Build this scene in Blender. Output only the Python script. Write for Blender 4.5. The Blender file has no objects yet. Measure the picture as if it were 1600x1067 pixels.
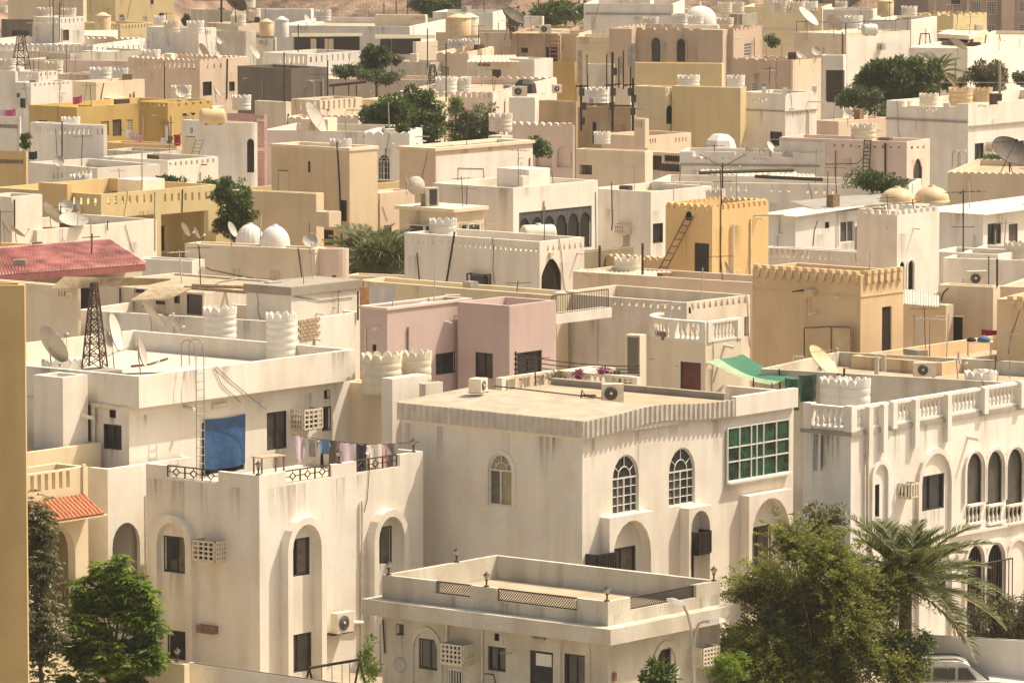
import bpy, bmesh, math, random
import numpy as np
from math import sin, cos, tan, pi, radians, atan2, sqrt
from mathutils import Vector, Matrix
from mathutils.geometry import delaunay_2d_cdt
random.seed(7); RNG = np.random.default_rng(7)
S = bpy.context.scene
COL = S.collection
# ---------------------------------------------------------------- camera
F = 8500.0; HOR = -350.0; CAMZ = 32.0          # focal length in photo pixels, horizon row, eye height (m)
PITCH = math.atan((533.5 - HOR) / F)
cam = bpy.data.cameras.new('camera'); co = bpy.data.objects.new('camera', cam); COL.objects.link(co)
cam.sensor_width = 36.0; cam.lens = 36.0 * F / 1600.0; cam.clip_start = 1.0; cam.clip_end = 9000.0
co.location = (0, 0, CAMZ); co.rotation_euler = (pi / 2 - PITCH, 0, 0); S.camera = co
# ---------------------------------------------------------------- light
SUN_EL, SUN_AZ = radians(57), radians(71)       # azimuth clockwise from the viewing direction (+Y)
W = bpy.data.worlds.new('World'); S.world = W; W.use_nodes = True
wn = W.node_tree; wn.nodes.clear()
sky = wn.nodes.new('ShaderNodeTexSky'); sky.sky_type = 'NISHITA'; sky.sun_disc = False
sky.sun_elevation = SUN_EL; sky.sun_rotation = SUN_AZ; sky.dust_density = 5.0; sky.air_density = 1.0; sky.ozone_density = 1.0
tint = wn.nodes.new('ShaderNodeMix'); tint.data_type = 'RGBA'; tint.blend_type = 'MULTIPLY'; tint.inputs[0].default_value = 1.0
tint.inputs[7].default_value = (1.0, 0.885, 0.72, 1)          # dusty desert air
bgn = wn.nodes.new('ShaderNodeBackground'); bgn.inputs[1].default_value = 0.15
wo = wn.nodes.new('ShaderNodeOutputWorld')
wn.links.new(sky.outputs[0], tint.inputs[6]); wn.links.new(tint.outputs[2], bgn.inputs[0]); wn.links.new(bgn.outputs[0], wo.inputs[0])
sl = bpy.data.lights.new('sun', 'SUN'); sl.energy = 4.2; sl.angle = radians(0.6); sl.color = (1.0, 0.90, 0.73)
so = bpy.data.objects.new('sun', sl); COL.objects.link(so)
sd = Vector((sin(SUN_AZ) * cos(SUN_EL), cos(SUN_AZ) * cos(SUN_EL), sin(SUN_EL)))
so.rotation_euler = sd.to_track_quat('Z', 'Y').to_euler(); so.location = (60, 100, 120)
vs = S.view_settings; vs.view_transform = 'Standard'; vs.look = 'None'; vs.gamma = 1; vs.use_curve_mapping = False
vs.exposure = 0.4
try:
    S.cycles.max_bounces = 6; S.cycles.diffuse_bounces = 4; S.cycles.glossy_bounces = 3; S.cycles.use_denoising = True
    S.cycles.volume_bounces = 0
except Exception: pass
# ---------------------------------------------------------------- picture <-> place
CP, SP = cos(PITCH), sin(PITCH)
def ray(x, y):
    a = (x - 800) / F; b = -(y - 533.5) / F
    return Vector((a, CP + b * SP, -SP + b * CP))
def on(x, y, z):
    d = ray(x, y); t = (z - CAMZ) / d.z
    return Vector((d.x * t, d.y * t, z))
def at_depth(x, y, Y):
    d = ray(x, y); t = Y / d.y
    return Vector((d.x * t, Y, CAMZ + d.z * t))
def pxm(Y): return F / Y                        # photo pixels per metre at distance Y
# ---------------------------------------------------------------- materials
MATS = {}
def newmat(name):
    m = bpy.data.materials.new(name); m.use_nodes = True
    nt = m.node_tree; b = nt.nodes['Principled BSDF']
    MATS[name] = m
    return m, nt, b
def plaster(name, rgb, dirt=0.3, rough=0.9, stain=(0.55, 0.47, 0.38), cream=0.25):
    m, nt, b = newmat(name); N = nt.nodes.new; L = nt.links.new
    g = N('ShaderNodeNewGeometry')
    def noise(scale, det, vec=None, mul=None):
        n = N('ShaderNodeTexNoise'); n.inputs['Scale'].default_value = scale; n.inputs['Detail'].default_value = det
        if mul:
            mp = N('ShaderNodeVectorMath'); mp.operation = 'MULTIPLY'; mp.inputs[1].default_value = mul
            L(g.outputs['Position'], mp.inputs[0]); L(mp.outputs[0], n.inputs['Vector'])
        else: L(g.outputs['Position'], n.inputs['Vector'])
        return n
    def ramp(n, a, c):
        r = N('ShaderNodeMapRange'); r.inputs[1].default_value = a; r.inputs[2].default_value = c
        L(n.outputs[0], r.inputs[0]); return r
    def mix(fac, A, B, bt='MIX'):
        x = N('ShaderNodeMix'); x.data_type = 'RGBA'; x.blend_type = bt
        if hasattr(fac, 'outputs'): L(fac.outputs[0], x.inputs[0])
        else: x.inputs[0].default_value = fac
        for i, q in ((6, A), (7, B)):
            if isinstance(q, tuple): x.inputs[i].default_value = (*q, 1)
            else: L(q.outputs[2], x.inputs[i])
        return x
    def scaled(r, k):
        mm = N('ShaderNodeMath'); mm.operation = 'MULTIPLY'; mm.inputs[1].default_value = k
        L(r.outputs[0], mm.inputs[0]); return mm
    streak = scaled(ramp(noise(1.0, 6, mul=(1.3, 1.3, 0.16)), 0.47, 0.74), dirt * 0.75)
    blot = scaled(ramp(noise(0.55, 9), 0.46, 0.70), dirt * 0.85)
    big = ramp(noise(0.12, 2), 0.35, 0.65)
    fine = scaled(ramp(noise(9, 6), 0.55, 0.8), dirt * 0.5)
    w = tuple(min(0.85, c * k) for c, k in zip(rgb, (0.97, 0.92, 0.84)))
    c0 = mix(scaled(big, cream * 2), rgb, w)
    dk = tuple(c * s for c, s in zip(rgb, stain))
    c1 = mix(streak, c0, dk); c2 = mix(blot, c1, tuple(c * (0.3 + 0.7 * s) for c, s in zip(rgb, stain)))
    vo = N('ShaderNodeTexVoronoi'); vo.feature = 'DISTANCE_TO_EDGE'; vo.inputs['Scale'].default_value = 0.33
    wob = N('ShaderNodeVectorMath'); wob.operation = 'ADD'; wn_ = noise(1.6, 5); sc_ = N('ShaderNodeVectorMath'); sc_.operation = 'SCALE'; sc_.inputs['Scale'].default_value = 0.9
    L(wn_.outputs['Color'], sc_.inputs[0]); L(g.outputs['Position'], wob.inputs[0]); L(sc_.outputs[0], wob.inputs[1]); L(wob.outputs[0], vo.inputs['Vector'])
    ln = N('ShaderNodeMapRange'); ln.inputs[1].default_value = 0.009; ln.inputs[2].default_value = 0.003; L(vo.outputs['Distance'], ln.inputs[0])
    msk = N('ShaderNodeMath'); msk.operation = 'MULTIPLY'; L(ln.outputs[0], msk.inputs[0]); L(ramp(noise(0.3, 3), 0.5, 0.6).outputs[0], msk.inputs[1])
    c3 = mix(scaled(msk, dirt * 0.28), mix(fine, c2, dk), tuple(c * 0.45 for c in rgb))
    L(c3.outputs[2], b.inputs['Base Color']); b.inputs['Roughness'].default_value = rough
    b.inputs['Specular IOR Level'].default_value = 0.15
    bp = N('ShaderNodeBump'); bp.inputs['Strength'].default_value = 0.25; bp.inputs['Distance'].default_value = 0.02
    L(noise(6, 6).outputs[0], bp.inputs['Height']); L(bp.outputs[0], b.inputs['Normal'])
    return m
def simple(name, rgb, rough=0.6, metal=0.0, vary=0.15, scale=3.0, spec=0.3, bump=0.0):
    m, nt, b = newmat(name); N = nt.nodes.new; L = nt.links.new
    g = N('ShaderNodeNewGeometry'); n = N('ShaderNodeTexNoise'); n.inputs['Scale'].default_value = scale; n.inputs['Detail'].default_value = 5
    L(g.outputs['Position'], n.inputs['Vector'])
    x = N('ShaderNodeMix'); x.data_type = 'RGBA'
    r = N('ShaderNodeMapRange'); r.inputs[1].default_value = 0.3; r.inputs[2].default_value = 0.7
    L(n.outputs[0], r.inputs[0]); L(r.outputs[0], x.inputs[0])
    x.inputs[6].default_value = (*[min(1, c * (1 + vary)) for c in rgb], 1); x.inputs[7].default_value = (*[c * (1 - vary) for c in rgb], 1)
    L(x.outputs[2], b.inputs['Base Color']); b.inputs['Roughness'].default_value = rough; b.inputs['Metallic'].default_value = metal
    b.inputs['Specular IOR Level'].default_value = spec
    if bump:
        bp = N('ShaderNodeBump'); bp.inputs['Strength'].default_value = bump; bp.inputs['Distance'].default_value = 0.05
        L(n.outputs[0], bp.inputs['Height']); L(bp.outputs[0], b.inputs['Normal'])
    return m
def leafmat(name, a, c, trans=0.25):
    m, nt, b = newmat(name); N = nt.nodes.new; L = nt.links.new
    at = N('ShaderNodeAttribute'); at.attribute_name = 'rnd'
    x = N('ShaderNodeMix'); x.data_type = 'RGBA'; x.inputs[6].default_value = (*a, 1); x.inputs[7].default_value = (*c, 1)
    L(at.outputs['Fac'], x.inputs[0]); L(x.outputs[2], b.inputs['Base Color'])
    b.inputs['Roughness'].default_value = 0.45; b.inputs['Specular IOR Level'].default_value = 0.35
    t = N('ShaderNodeBsdfTranslucent'); ms = N('ShaderNodeMixShader'); ms.inputs[0].default_value = trans
    br = N('ShaderNodeVectorMath'); br.operation = 'MULTIPLY'; br.inputs[1].default_value = (1.4, 1.5, 0.6)
    L(x.outputs[2], br.inputs[0]); L(br.outputs[0], t.inputs['Color'])
    L(b.outputs[0], ms.inputs[1]); L(t.outputs[0], ms.inputs[2]); L(ms.outputs[0], nt.nodes['Material Output'].inputs['Surface'])
    return m
plaster('white', (0.79, 0.745, 0.67), 0.42)
plaster('cool_white', (0.77, 0.74, 0.685), 0.45)
plaster('grey_white', (0.60, 0.57, 0.49), 0.8)
plaster('old_white', (0.72, 0.66, 0.56), 0.6)
plaster('cream', (0.75, 0.655, 0.51), 0.35)
plaster('pale_yellow', (0.73, 0.625, 0.43), 0.25)
plaster('beige', (0.67, 0.56, 0.42), 0.4)
plaster('tan', (0.68, 0.55, 0.38), 0.35)
plaster('peach', (0.73, 0.59, 0.46), 0.35)
plaster('ochre', (0.7, 0.505, 0.25), 0.25)
plaster('gold', (0.71, 0.545, 0.345), 0.4)
plaster('yellow', (0.67, 0.55, 0.32), 0.3)
plaster('olive_yellow', (0.61, 0.5, 0.275), 0.3)
plaster('mustard', (0.54, 0.395, 0.155), 0.3)
plaster('sand', (0.54, 0.40, 0.225), 0.25)
plaster('pink', (0.58, 0.455, 0.425), 0.3)
plaster('pale_pink', (0.74, 0.615, 0.54), 0.35)
plaster('brown', (0.52, 0.415, 0.325), 0.3)
plaster('dark_brown', (0.38, 0.3, 0.25), 0.3)
plaster('roof_cream', (0.6, 0.53, 0.41), 0.4)
plaster('roof_tan', (0.46, 0.385, 0.275), 0.7)
plaster('roof_white', (0.62, 0.57, 0.48), 0.35)
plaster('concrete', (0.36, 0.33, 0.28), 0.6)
plaster('blockwork', (0.19, 0.165, 0.14), 0.5)
plaster('olive_concrete', (0.30, 0.27, 0.19), 0.5)
plaster('grime', (0.20, 0.17, 0.13), 0.6)
plaster('ground_dust', (0.44, 0.385, 0.30), 0.5)
plaster('edge_ochre', (0.46, 0.35, 0.175), 0.4)
plaster('stone', (0.44, 0.34, 0.23), 0.6)
simple('glass', (0.03, 0.032, 0.033), 0.05, vary=0.4, scale=1.2, spec=0.5)
simple('dark_glass', (0.022, 0.02, 0.02), 0.25, vary=0.4, scale=1.2, spec=0.4)
simple('curtain', (0.13, 0.115, 0.09), 0.4, vary=0.35, scale=4)
simple('pale_pane', (0.34, 0.29, 0.17), 0.35, vary=0.2, scale=2)
simple('mesh_pane', (0.085, 0.075, 0.065), 0.5, vary=0.3, scale=2)
simple('blue_pane', (0.03, 0.035, 0.045), 0.2, vary=0.4, scale=2)
simple('frame_white', (0.70, 0.68, 0.62), 0.5, vary=0.05)
simple('frame_dark', (0.05, 0.042, 0.036), 0.5, vary=0.2)
simple('frame_brown', (0.12, 0.075, 0.05), 0.5, vary=0.2)
simple('door_brown', (0.09, 0.05, 0.045), 0.6, vary=0.4, scale=1.5)
simple('door_red', (0.12, 0.035, 0.03), 0.6, vary=0.5, scale=2)
simple('door_dark', (0.035, 0.028, 0.03), 0.6, vary=0.3)
simple('door_white', (0.66, 0.62, 0.56), 0.6, vary=0.06)
simple('iron', (0.045, 0.035, 0.03), 0.6, metal=0.2, vary=0.3)
simple('rust', (0.085, 0.05, 0.036), 0.8, vary=0.4, scale=8)
simple('steel', (0.34, 0.31, 0.27), 0.5, metal=0.3, vary=0.2)
simple('lamp_metal', (0.42, 0.39, 0.35), 0.45, metal=0.3, vary=0.1)
simple('plastic_white', (0.74, 0.71, 0.64), 0.45, vary=0.06, scale=1.5)
simple('plastic_old', (0.66, 0.60, 0.47), 0.5, vary=0.12, scale=2)
simple('plastic_tan', (0.62, 0.47, 0.28), 0.5, vary=0.15, scale=2)
simple('dish_grey', (0.40, 0.37, 0.32), 0.6, vary=0.12, scale=2)
simple('dish_white', (0.60, 0.56, 0.48), 0.6, vary=0.12, scale=2)
simple('dish_dark', (0.10, 0.08, 0.065), 0.7, vary=0.25, scale=2)
simple('cage_cream', (0.68, 0.61, 0.48), 0.7, vary=0.12, scale=4)
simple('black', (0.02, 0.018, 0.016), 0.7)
simple('fan_dark', (0.06, 0.055, 0.05), 0.6)
simple('black_sheet', (0.035, 0.03, 0.028), 0.35, vary=0.4, scale=6)
simple('tarp_blue', (0.035, 0.095, 0.22), 0.5, vary=0.15, scale=3.2, bump=0.9)
simple('tarp_green', (0.04, 0.17, 0.10), 0.6, vary=0.15, scale=3)
simple('tarp_dark_green', (0.03, 0.085, 0.055), 0.6, vary=0.5, scale=3)
simple('green_glass', (0.014, 0.058, 0.03), 0.06, vary=0.95, scale=2.6, spec=0.5)
simple('arcade_grey', (0.085, 0.083, 0.085), 0.6, vary=0.25)
simple('tarp_pale', (0.30, 0.40, 0.25), 0.7, vary=0.2)
simple('plastic_dusty', (0.64, 0.58, 0.48), 0.6, vary=0.2, scale=1.1)
simple('plastic_grey', (0.60, 0.585, 0.55), 0.5, vary=0.12, scale=1.1)
simple('green_cloth', (0.02, 0.10, 0.04), 0.5, vary=0.2)
simple('red_sheet', (0.62, 0.37, 0.33), 0.75, vary=0.35, scale=1.3)
simple('red_trim', (0.30, 0.11, 0.10), 0.6, vary=0.15)
simple('terracotta', (0.42, 0.16, 0.075), 0.75, vary=0.25, scale=5)
simple('brick_pink', (0.48, 0.285, 0.26), 0.8, vary=0.15, scale=5)
simple('fascia', (0.56, 0.51, 0.44), 0.55, metal=0.1, vary=0.12, scale=2)
simple('sheet_tan', (0.42, 0.35, 0.25), 0.6, metal=0.1, vary=0.25, scale=3)
simple('sheet_white', (0.58, 0.54, 0.46), 0.6, vary=0.1, scale=1.5)
simple('sheet_cream', (0.57, 0.50, 0.38), 0.6, vary=0.15, scale=1.5)
simple('wood', (0.22, 0.15, 0.09), 0.8, vary=0.3, scale=6)
simple('wood_pale', (0.46, 0.35, 0.22), 0.8, vary=0.2, scale=6)
simple('bark', (0.13, 0.095, 0.065), 0.9, vary=0.35, scale=7, bump=0.6)
simple('palm_bark', (0.17, 0.12, 0.08), 0.95, vary=0.4, scale=5, bump=0.8)
simple('cable', (0.05, 0.045, 0.04), 0.7)
simple('cable_pale', (0.5, 0.45, 0.38), 0.7)
simple('car_white', (0.72, 0.70, 0.65), 0.3, vary=0.03, spec=0.5)
simple('car_dark', (0.03, 0.03, 0.03), 0.4)
simple('car_orange', (0.5, 0.18, 0.06), 0.3)
simple('cloth_white', (0.70, 0.66, 0.60), 0.9, vary=0.06)
simple('cloth_lilac', (0.56, 0.46, 0.52), 0.9, vary=0.08)
simple('cloth_pink', (0.66, 0.36, 0.34), 0.9, vary=0.1)
simple('cloth_orange', (0.68, 0.34, 0.17), 0.9, vary=0.15)
simple('cloth_black', (0.03, 0.03, 0.035), 0.9)
simple('cloth_grey', (0.24, 0.22, 0.20), 0.9, vary=0.1)
simple('cloth_brown', (0.13, 0.10, 0.08), 0.9, vary=0.1)
simple('cloth_blue', (0.12, 0.21, 0.34), 0.9, vary=0.1)
simple('cloth_yellow', (0.55, 0.33, 0.05), 0.9, vary=0.1)
simple('cloth_red', (0.34, 0.025, 0.04), 0.9, vary=0.1)
simple('cloth_magenta', (0.5, 0.09, 0.22), 0.9, vary=0.1)
simple('flower_pink', (0.34, 0.11, 0.19), 0.8, vary=0.2)
simple('flower_white', (0.75, 0.70, 0.6), 0.8, vary=0.1)
leafmat('leaf_mango', (0.035, 0.085, 0.012), (0.25, 0.32, 0.045), 0.35)
leafmat('leaf_olive', (0.085, 0.105, 0.024), (0.31, 0.31, 0.085), 0.42)
leafmat('leaf_dark', (0.035, 0.06, 0.018), (0.09, 0.125, 0.04), 0.2)
leafmat('leaf_dusty', (0.065, 0.07, 0.028), (0.20, 0.18, 0.10), 0.2)
leafmat('leaf_palm', (0.065, 0.085, 0.035), (0.20, 0.21, 0.10), 0.25)
leafmat('leaf_mid', (0.03, 0.06, 0.016), (0.12, 0.165, 0.045), 0.25)
simple('leaf_dry', (0.34, 0.24, 0.13), 0.9, vary=0.3)
m_, nt_, b_ = newmat('drip')
tc_ = nt_.nodes.new('ShaderNodeTexCoord'); sx_ = nt_.nodes.new('ShaderNodeSeparateXYZ'); nt_.links.new(tc_.outputs['UV'], sx_.inputs[0])
ge_ = nt_.nodes.new('ShaderNodeNewGeometry'); ml_ = nt_.nodes.new('ShaderNodeVectorMath'); ml_.operation = 'MULTIPLY'; ml_.inputs[1].default_value = (7, 7, .35); nt_.links.new(ge_.outputs['Position'], ml_.inputs[0])
no_ = nt_.nodes.new('ShaderNodeTexNoise'); no_.inputs['Scale'].default_value = 1; no_.inputs['Detail'].default_value = 5; nt_.links.new(ml_.outputs[0], no_.inputs['Vector'])
def mth(op, a, b=None):
    q = nt_.nodes.new('ShaderNodeMath'); q.operation = op
    for i, v in enumerate((a, b)):
        if v is None: continue
        if isinstance(v, (int, float)): q.inputs[i].default_value = v
        else: nt_.links.new(v, q.inputs[i])
    return q.outputs[0]
rg_ = nt_.nodes.new('ShaderNodeMapRange'); rg_.inputs[1].default_value = .38; rg_.inputs[2].default_value = .68; nt_.links.new(no_.outputs[0], rg_.inputs[0])
u_ = sx_.outputs[0]; v_ = sx_.outputs[1]
edge_ = mth('MULTIPLY', mth('MULTIPLY', u_, mth('SUBTRACT', 1.0, u_)), 4.0)
al_ = mth('MULTIPLY', mth('MULTIPLY', mth('POWER', v_, 1.3), edge_), mth('MULTIPLY', rg_.outputs[0], .42))
b_.inputs['Base Color'].default_value = (.19, .14, .09, 1); b_.inputs['Roughness'].default_value = .95; nt_.links.new(al_, b_.inputs['Alpha'])
# ---------------------------------------------------------------- objects
def link(o, parent=None):
    COL.objects.link(o)
    if parent is not None: o.parent = parent
    return o
def root_of(p):
    while p is not None and p.parent is not None: p = p.parent
    return p
def thing(name, label, cat, loc=(0, 0, 0), group=None):
    o = bpy.data.objects.new(name, None); COL.objects.link(o); o.location = loc; o.empty_display_size = 0.2
    o['label'] = label; o['category'] = cat; o['kind'] = 'thing'
    if group: o['group'] = group
    return o
def tag(o, label, cat, group=None, kind=None):
    if label: o['label'] = label
    if cat: o['category'] = cat; o['kind'] = 'thing'
    if group: o['group'] = group
    if kind: o['kind'] = kind
    return o
class MB:
    """collects faces of one mesh, in world coordinates"""
    def __init__(s): s.v = []; s.f = []; s.m = []; s.mats = []; s.cur = 0; s.sm = []
    def mat(s, name):
        if name not in s.mats: s.mats.append(name)
        s.cur = s.mats.index(name); return s
    def add(s, vs, fs, smooth=False):
        n = len(s.v); s.v.extend([tuple(p) for p in vs])
        for f in fs: s.f.append(tuple(i + n for i in f)); s.m.append(s.cur); s.sm.append(smooth)
        return s
    def box(s, o, ax, ay, az):
        """corner o and three edge vectors (right handed or not)"""
        o, ax, ay, az = Vector(o), Vector(ax), Vector(ay), Vector(az)
        if ax.cross(ay).dot(az) < 0: ax, ay = ay, ax
        p = [o, o + ax, o + ax + ay, o + ay]; q = [a + az for a in p]
        return s.add(p + q, [(3, 2, 1, 0), (4, 5, 6, 7), (0, 1, 5, 4), (1, 2, 6, 5), (2, 3, 7, 6), (3, 0, 4, 7)])
    def cbox(s, c, sx, sy, sz, rz=0):
        u = Vector((cos(rz), sin(rz), 0)); v = Vector((-sin(rz), cos(rz), 0)); c = Vector(c)
        return s.box(c - u * sx / 2 - v * sy / 2, u * sx, v * sy, Vector((0, 0, sz)))
    def prism(s, poly, dz, cap=True):
        n = len(poly); top = [Vector(p) + Vector(dz) for p in poly]
        fs = [(i, (i + 1) % n, n + (i + 1) % n, n + i) for i in range(n)]
        if cap: fs += [tuple(range(n - 1, -1, -1)), tuple(range(n, 2 * n))]
        return s.add([Vector(p) for p in poly] + top, fs)
    def tube(s, pts, r, n=6, r2=None, cap=True, smooth=True):
        pts = [Vector(p) for p in pts]; k = len(pts); vs = []; fs = []
        d0 = (pts[1] - pts[0]).normalized(); ref = Vector((0, 0, 1)) if abs(d0.z) < 0.9 else Vector((1, 0, 0))
        for i, p in enumerate(pts):
            d = (pts[min(i + 1, k - 1)] - pts[max(i - 1, 0)]).normalized()
            a = d.cross(ref)
            if a.length < 1e-4: a = d.cross(Vector((0, 1, 0.1)))
            a.normalize(); b = a.cross(d); rr = r if r2 is None else r + (r2 - r) * i / (k - 1)
            vs += [p + a * cos(2 * pi * j / n) * rr + b * sin(2 * pi * j / n) * rr for j in range(n)]
        for i in range(k - 1):
            for j in range(n):
                fs.append((i * n + j, i * n + (j + 1) % n, (i + 1) * n + (j + 1) % n, (i + 1) * n + j))
        s.add(vs, fs, smooth)
        if cap: s.add(vs[:n], [tuple(range(n - 1, -1, -1))]); s.add(vs[-n:], [tuple(range(n))])
        return s
    def bar(s, a, b, w, h=None):
        return s.tube([a, b], w / 2 * 1.3, 4, smooth=False)
    def lathe(s, c, prof, n=16, axis=None, smooth=True):
        """profile (r, h) round axis at c"""
        c = Vector(c); vs = []; fs = []
        if axis is None: ex, ey, ez = Vector((1, 0, 0)), Vector((0, 1, 0)), Vector((0, 0, 1))
        else:
            ez = Vector(axis).normalized(); ex = ez.orthogonal().normalized(); ey = ez.cross(ex)
        for r, h in prof:
            vs += [c + ez * h + (ex * cos(2 * pi * j / n) + ey * sin(2 * pi * j / n)) * r for j in range(n)]
        for i in range(len(prof) - 1):
            for j in range(n):
                fs.append((i * n + j, i * n + (j + 1) % n, (i + 1) * n + (j + 1) % n, (i + 1) * n + j))
        return s.add(vs, fs, smooth)
    def build(s, name, parent=None, mat=None, loc=None):
        me = bpy.data.meshes.new(name)
        off = Vector((0, 0, 0))
        if parent is not None: off = WLOC.get(parent.name, Vector(root_of(parent).location))
        o = bpy.data.objects.new(name, me)
        if parent is None and loc is not None: off = Vector(loc); o.location = off
        me.from_pydata([(p[0] - off.x, p[1] - off.y, p[2] - off.z) for p in s.v], [], s.f)
        for m in (s.mats or [mat or 'white']): me.materials.append(MATS[m])
        if s.mats:
            me.polygons.foreach_set('material_index', s.m)
        me.polygons.foreach_set('use_smooth', s.sm)
        me.update(); link(o, parent)
        if parent is not None: WLOC[o.name] = off
        elif loc is not None: WLOC[o.name] = off
        return o
WLOC = {}
def part_copy(name, mesh, parent, loc, rz=0, scale=None):
    """a part that shares its mesh with its likes; loc is a world point"""
    o = bpy.data.objects.new(name, mesh)
    off = WLOC.get(parent.name, Vector(root_of(parent).location)) if parent is not None else Vector((0, 0, 0))
    o.location = Vector(loc) - off
    if isinstance(rz, (int, float)): o.rotation_euler = (0, 0, rz)
    else: o.rotation_euler = rz
    if scale: o.scale = scale
    link(o, parent); WLOC[o.name] = Vector(loc); return o
# ---------------------------------------------------------------- unrolled walls
def in_poly(x, y, poly):
    c = False; n = len(poly); j = n - 1
    for i in range(n):
        xi, yi = poly[i]; xj, yj = poly[j]
        if (yi > y) != (yj > y) and x < (xj - xi) * (y - yi) / (yj - yi) + xi: c = not c
        j = i
    return c
def cdt(outline, holes, breaks):
    vs = []; es = []
    def loop(p):
        n = len(vs); vs.extend([Vector(q) for q in p]); es.extend([(n + i, n + (i + 1) % len(p)) for i in range(len(p))])
    loop(outline)
    for h in holes: loop(h)
    zs = [p[1] for p in outline]; z0, z1 = min(zs) - 0.01, max(zs) + 0.01
    for b in breaks:
        n = len(vs); vs.extend([Vector((b, z0)), Vector((b, z1))]); es.append((n, n + 1))
    ov, oe, of, *_ = delaunay_2d_cdt(vs, es, [], 0, 1e-4)
    fs = []
    for f in of:
        cx = sum(ov[i].x for i in f) / len(f); cy = sum(ov[i].y for i in f) / len(f)
        if not in_poly(cx, cy, outline): continue
        if any(in_poly(cx, cy, h) for h in holes): continue
        fs.append(f)
    return ov, fs
def top_line(s0, s1, z, style, sp, h):
    """parapet outline from s0 to s1"""
    if not style: return [(s0, z), (s1, z)]
    n = max(1, round((s1 - s0) / sp)); d = (s1 - s0) / n; out = []
    for i in range(n):
        a = s0 + i * d
        if style == 'scallop':
            out += [(a, z - h)] + [(a + d * 0.08 + d * 0.84 * t, z - h + h * sin(pi * t) ** 0.6) for t in (0.0, 0.12, 0.3, 0.5, 0.7, 0.88, 1.0)]
        elif style == 'square': out += [(a, z - h), (a + d * .25, z - h), (a + d * .25, z), (a + d * .75, z), (a + d * .75, z - h)]
        elif style == 'point': out += [(a, z - h), (a + d * .1, z - h * .45), (a + d * .5, z), (a + d * .9, z - h * .45)]
        elif style == 'notch': out += [(a, z), (a + d * .30, z), (a + d * .38, z - h), (a + d * .62, z - h), (a + d * .70, z)]
    out.append((s1, out[0][1])); 
    res = [out[0]]
    for p in out[1:]:
        if abs(p[0] - res[-1][0]) > 1e-4 or abs(p[1] - res[-1][1]) > 1e-4: res.append(p)
    return res
def fillet(P, i, r, n=7):
    a, b, c = P[i - 1], P[i], P[(i + 1) % len(P)]
    d1 = (a - b).normalized(); d2 = (c - b).normalized()
    r1 = min(r, (a - b).length * .95); r2 = min(r, (c - b).length * .95)
    p0, p2 = b + d1 * r1, b + d2 * r2
    out = []
    for k in range(n + 1):
        t = k / n * pi / 2
        out.append(b + d1 * r1 * (1 - sin(t)) + d2 * r2 * (1 - cos(t)))
    return out
HOUSES = []
class House:
    pass
def solve_len(C, d, x, z):
    k = (x - 800) / F; K0 = (CAMZ - z) * SP
    return (k * (C.y * CP + K0) - C.x) / (d.x - k * d.y * CP)
s_rng = random.Random(5)
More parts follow.
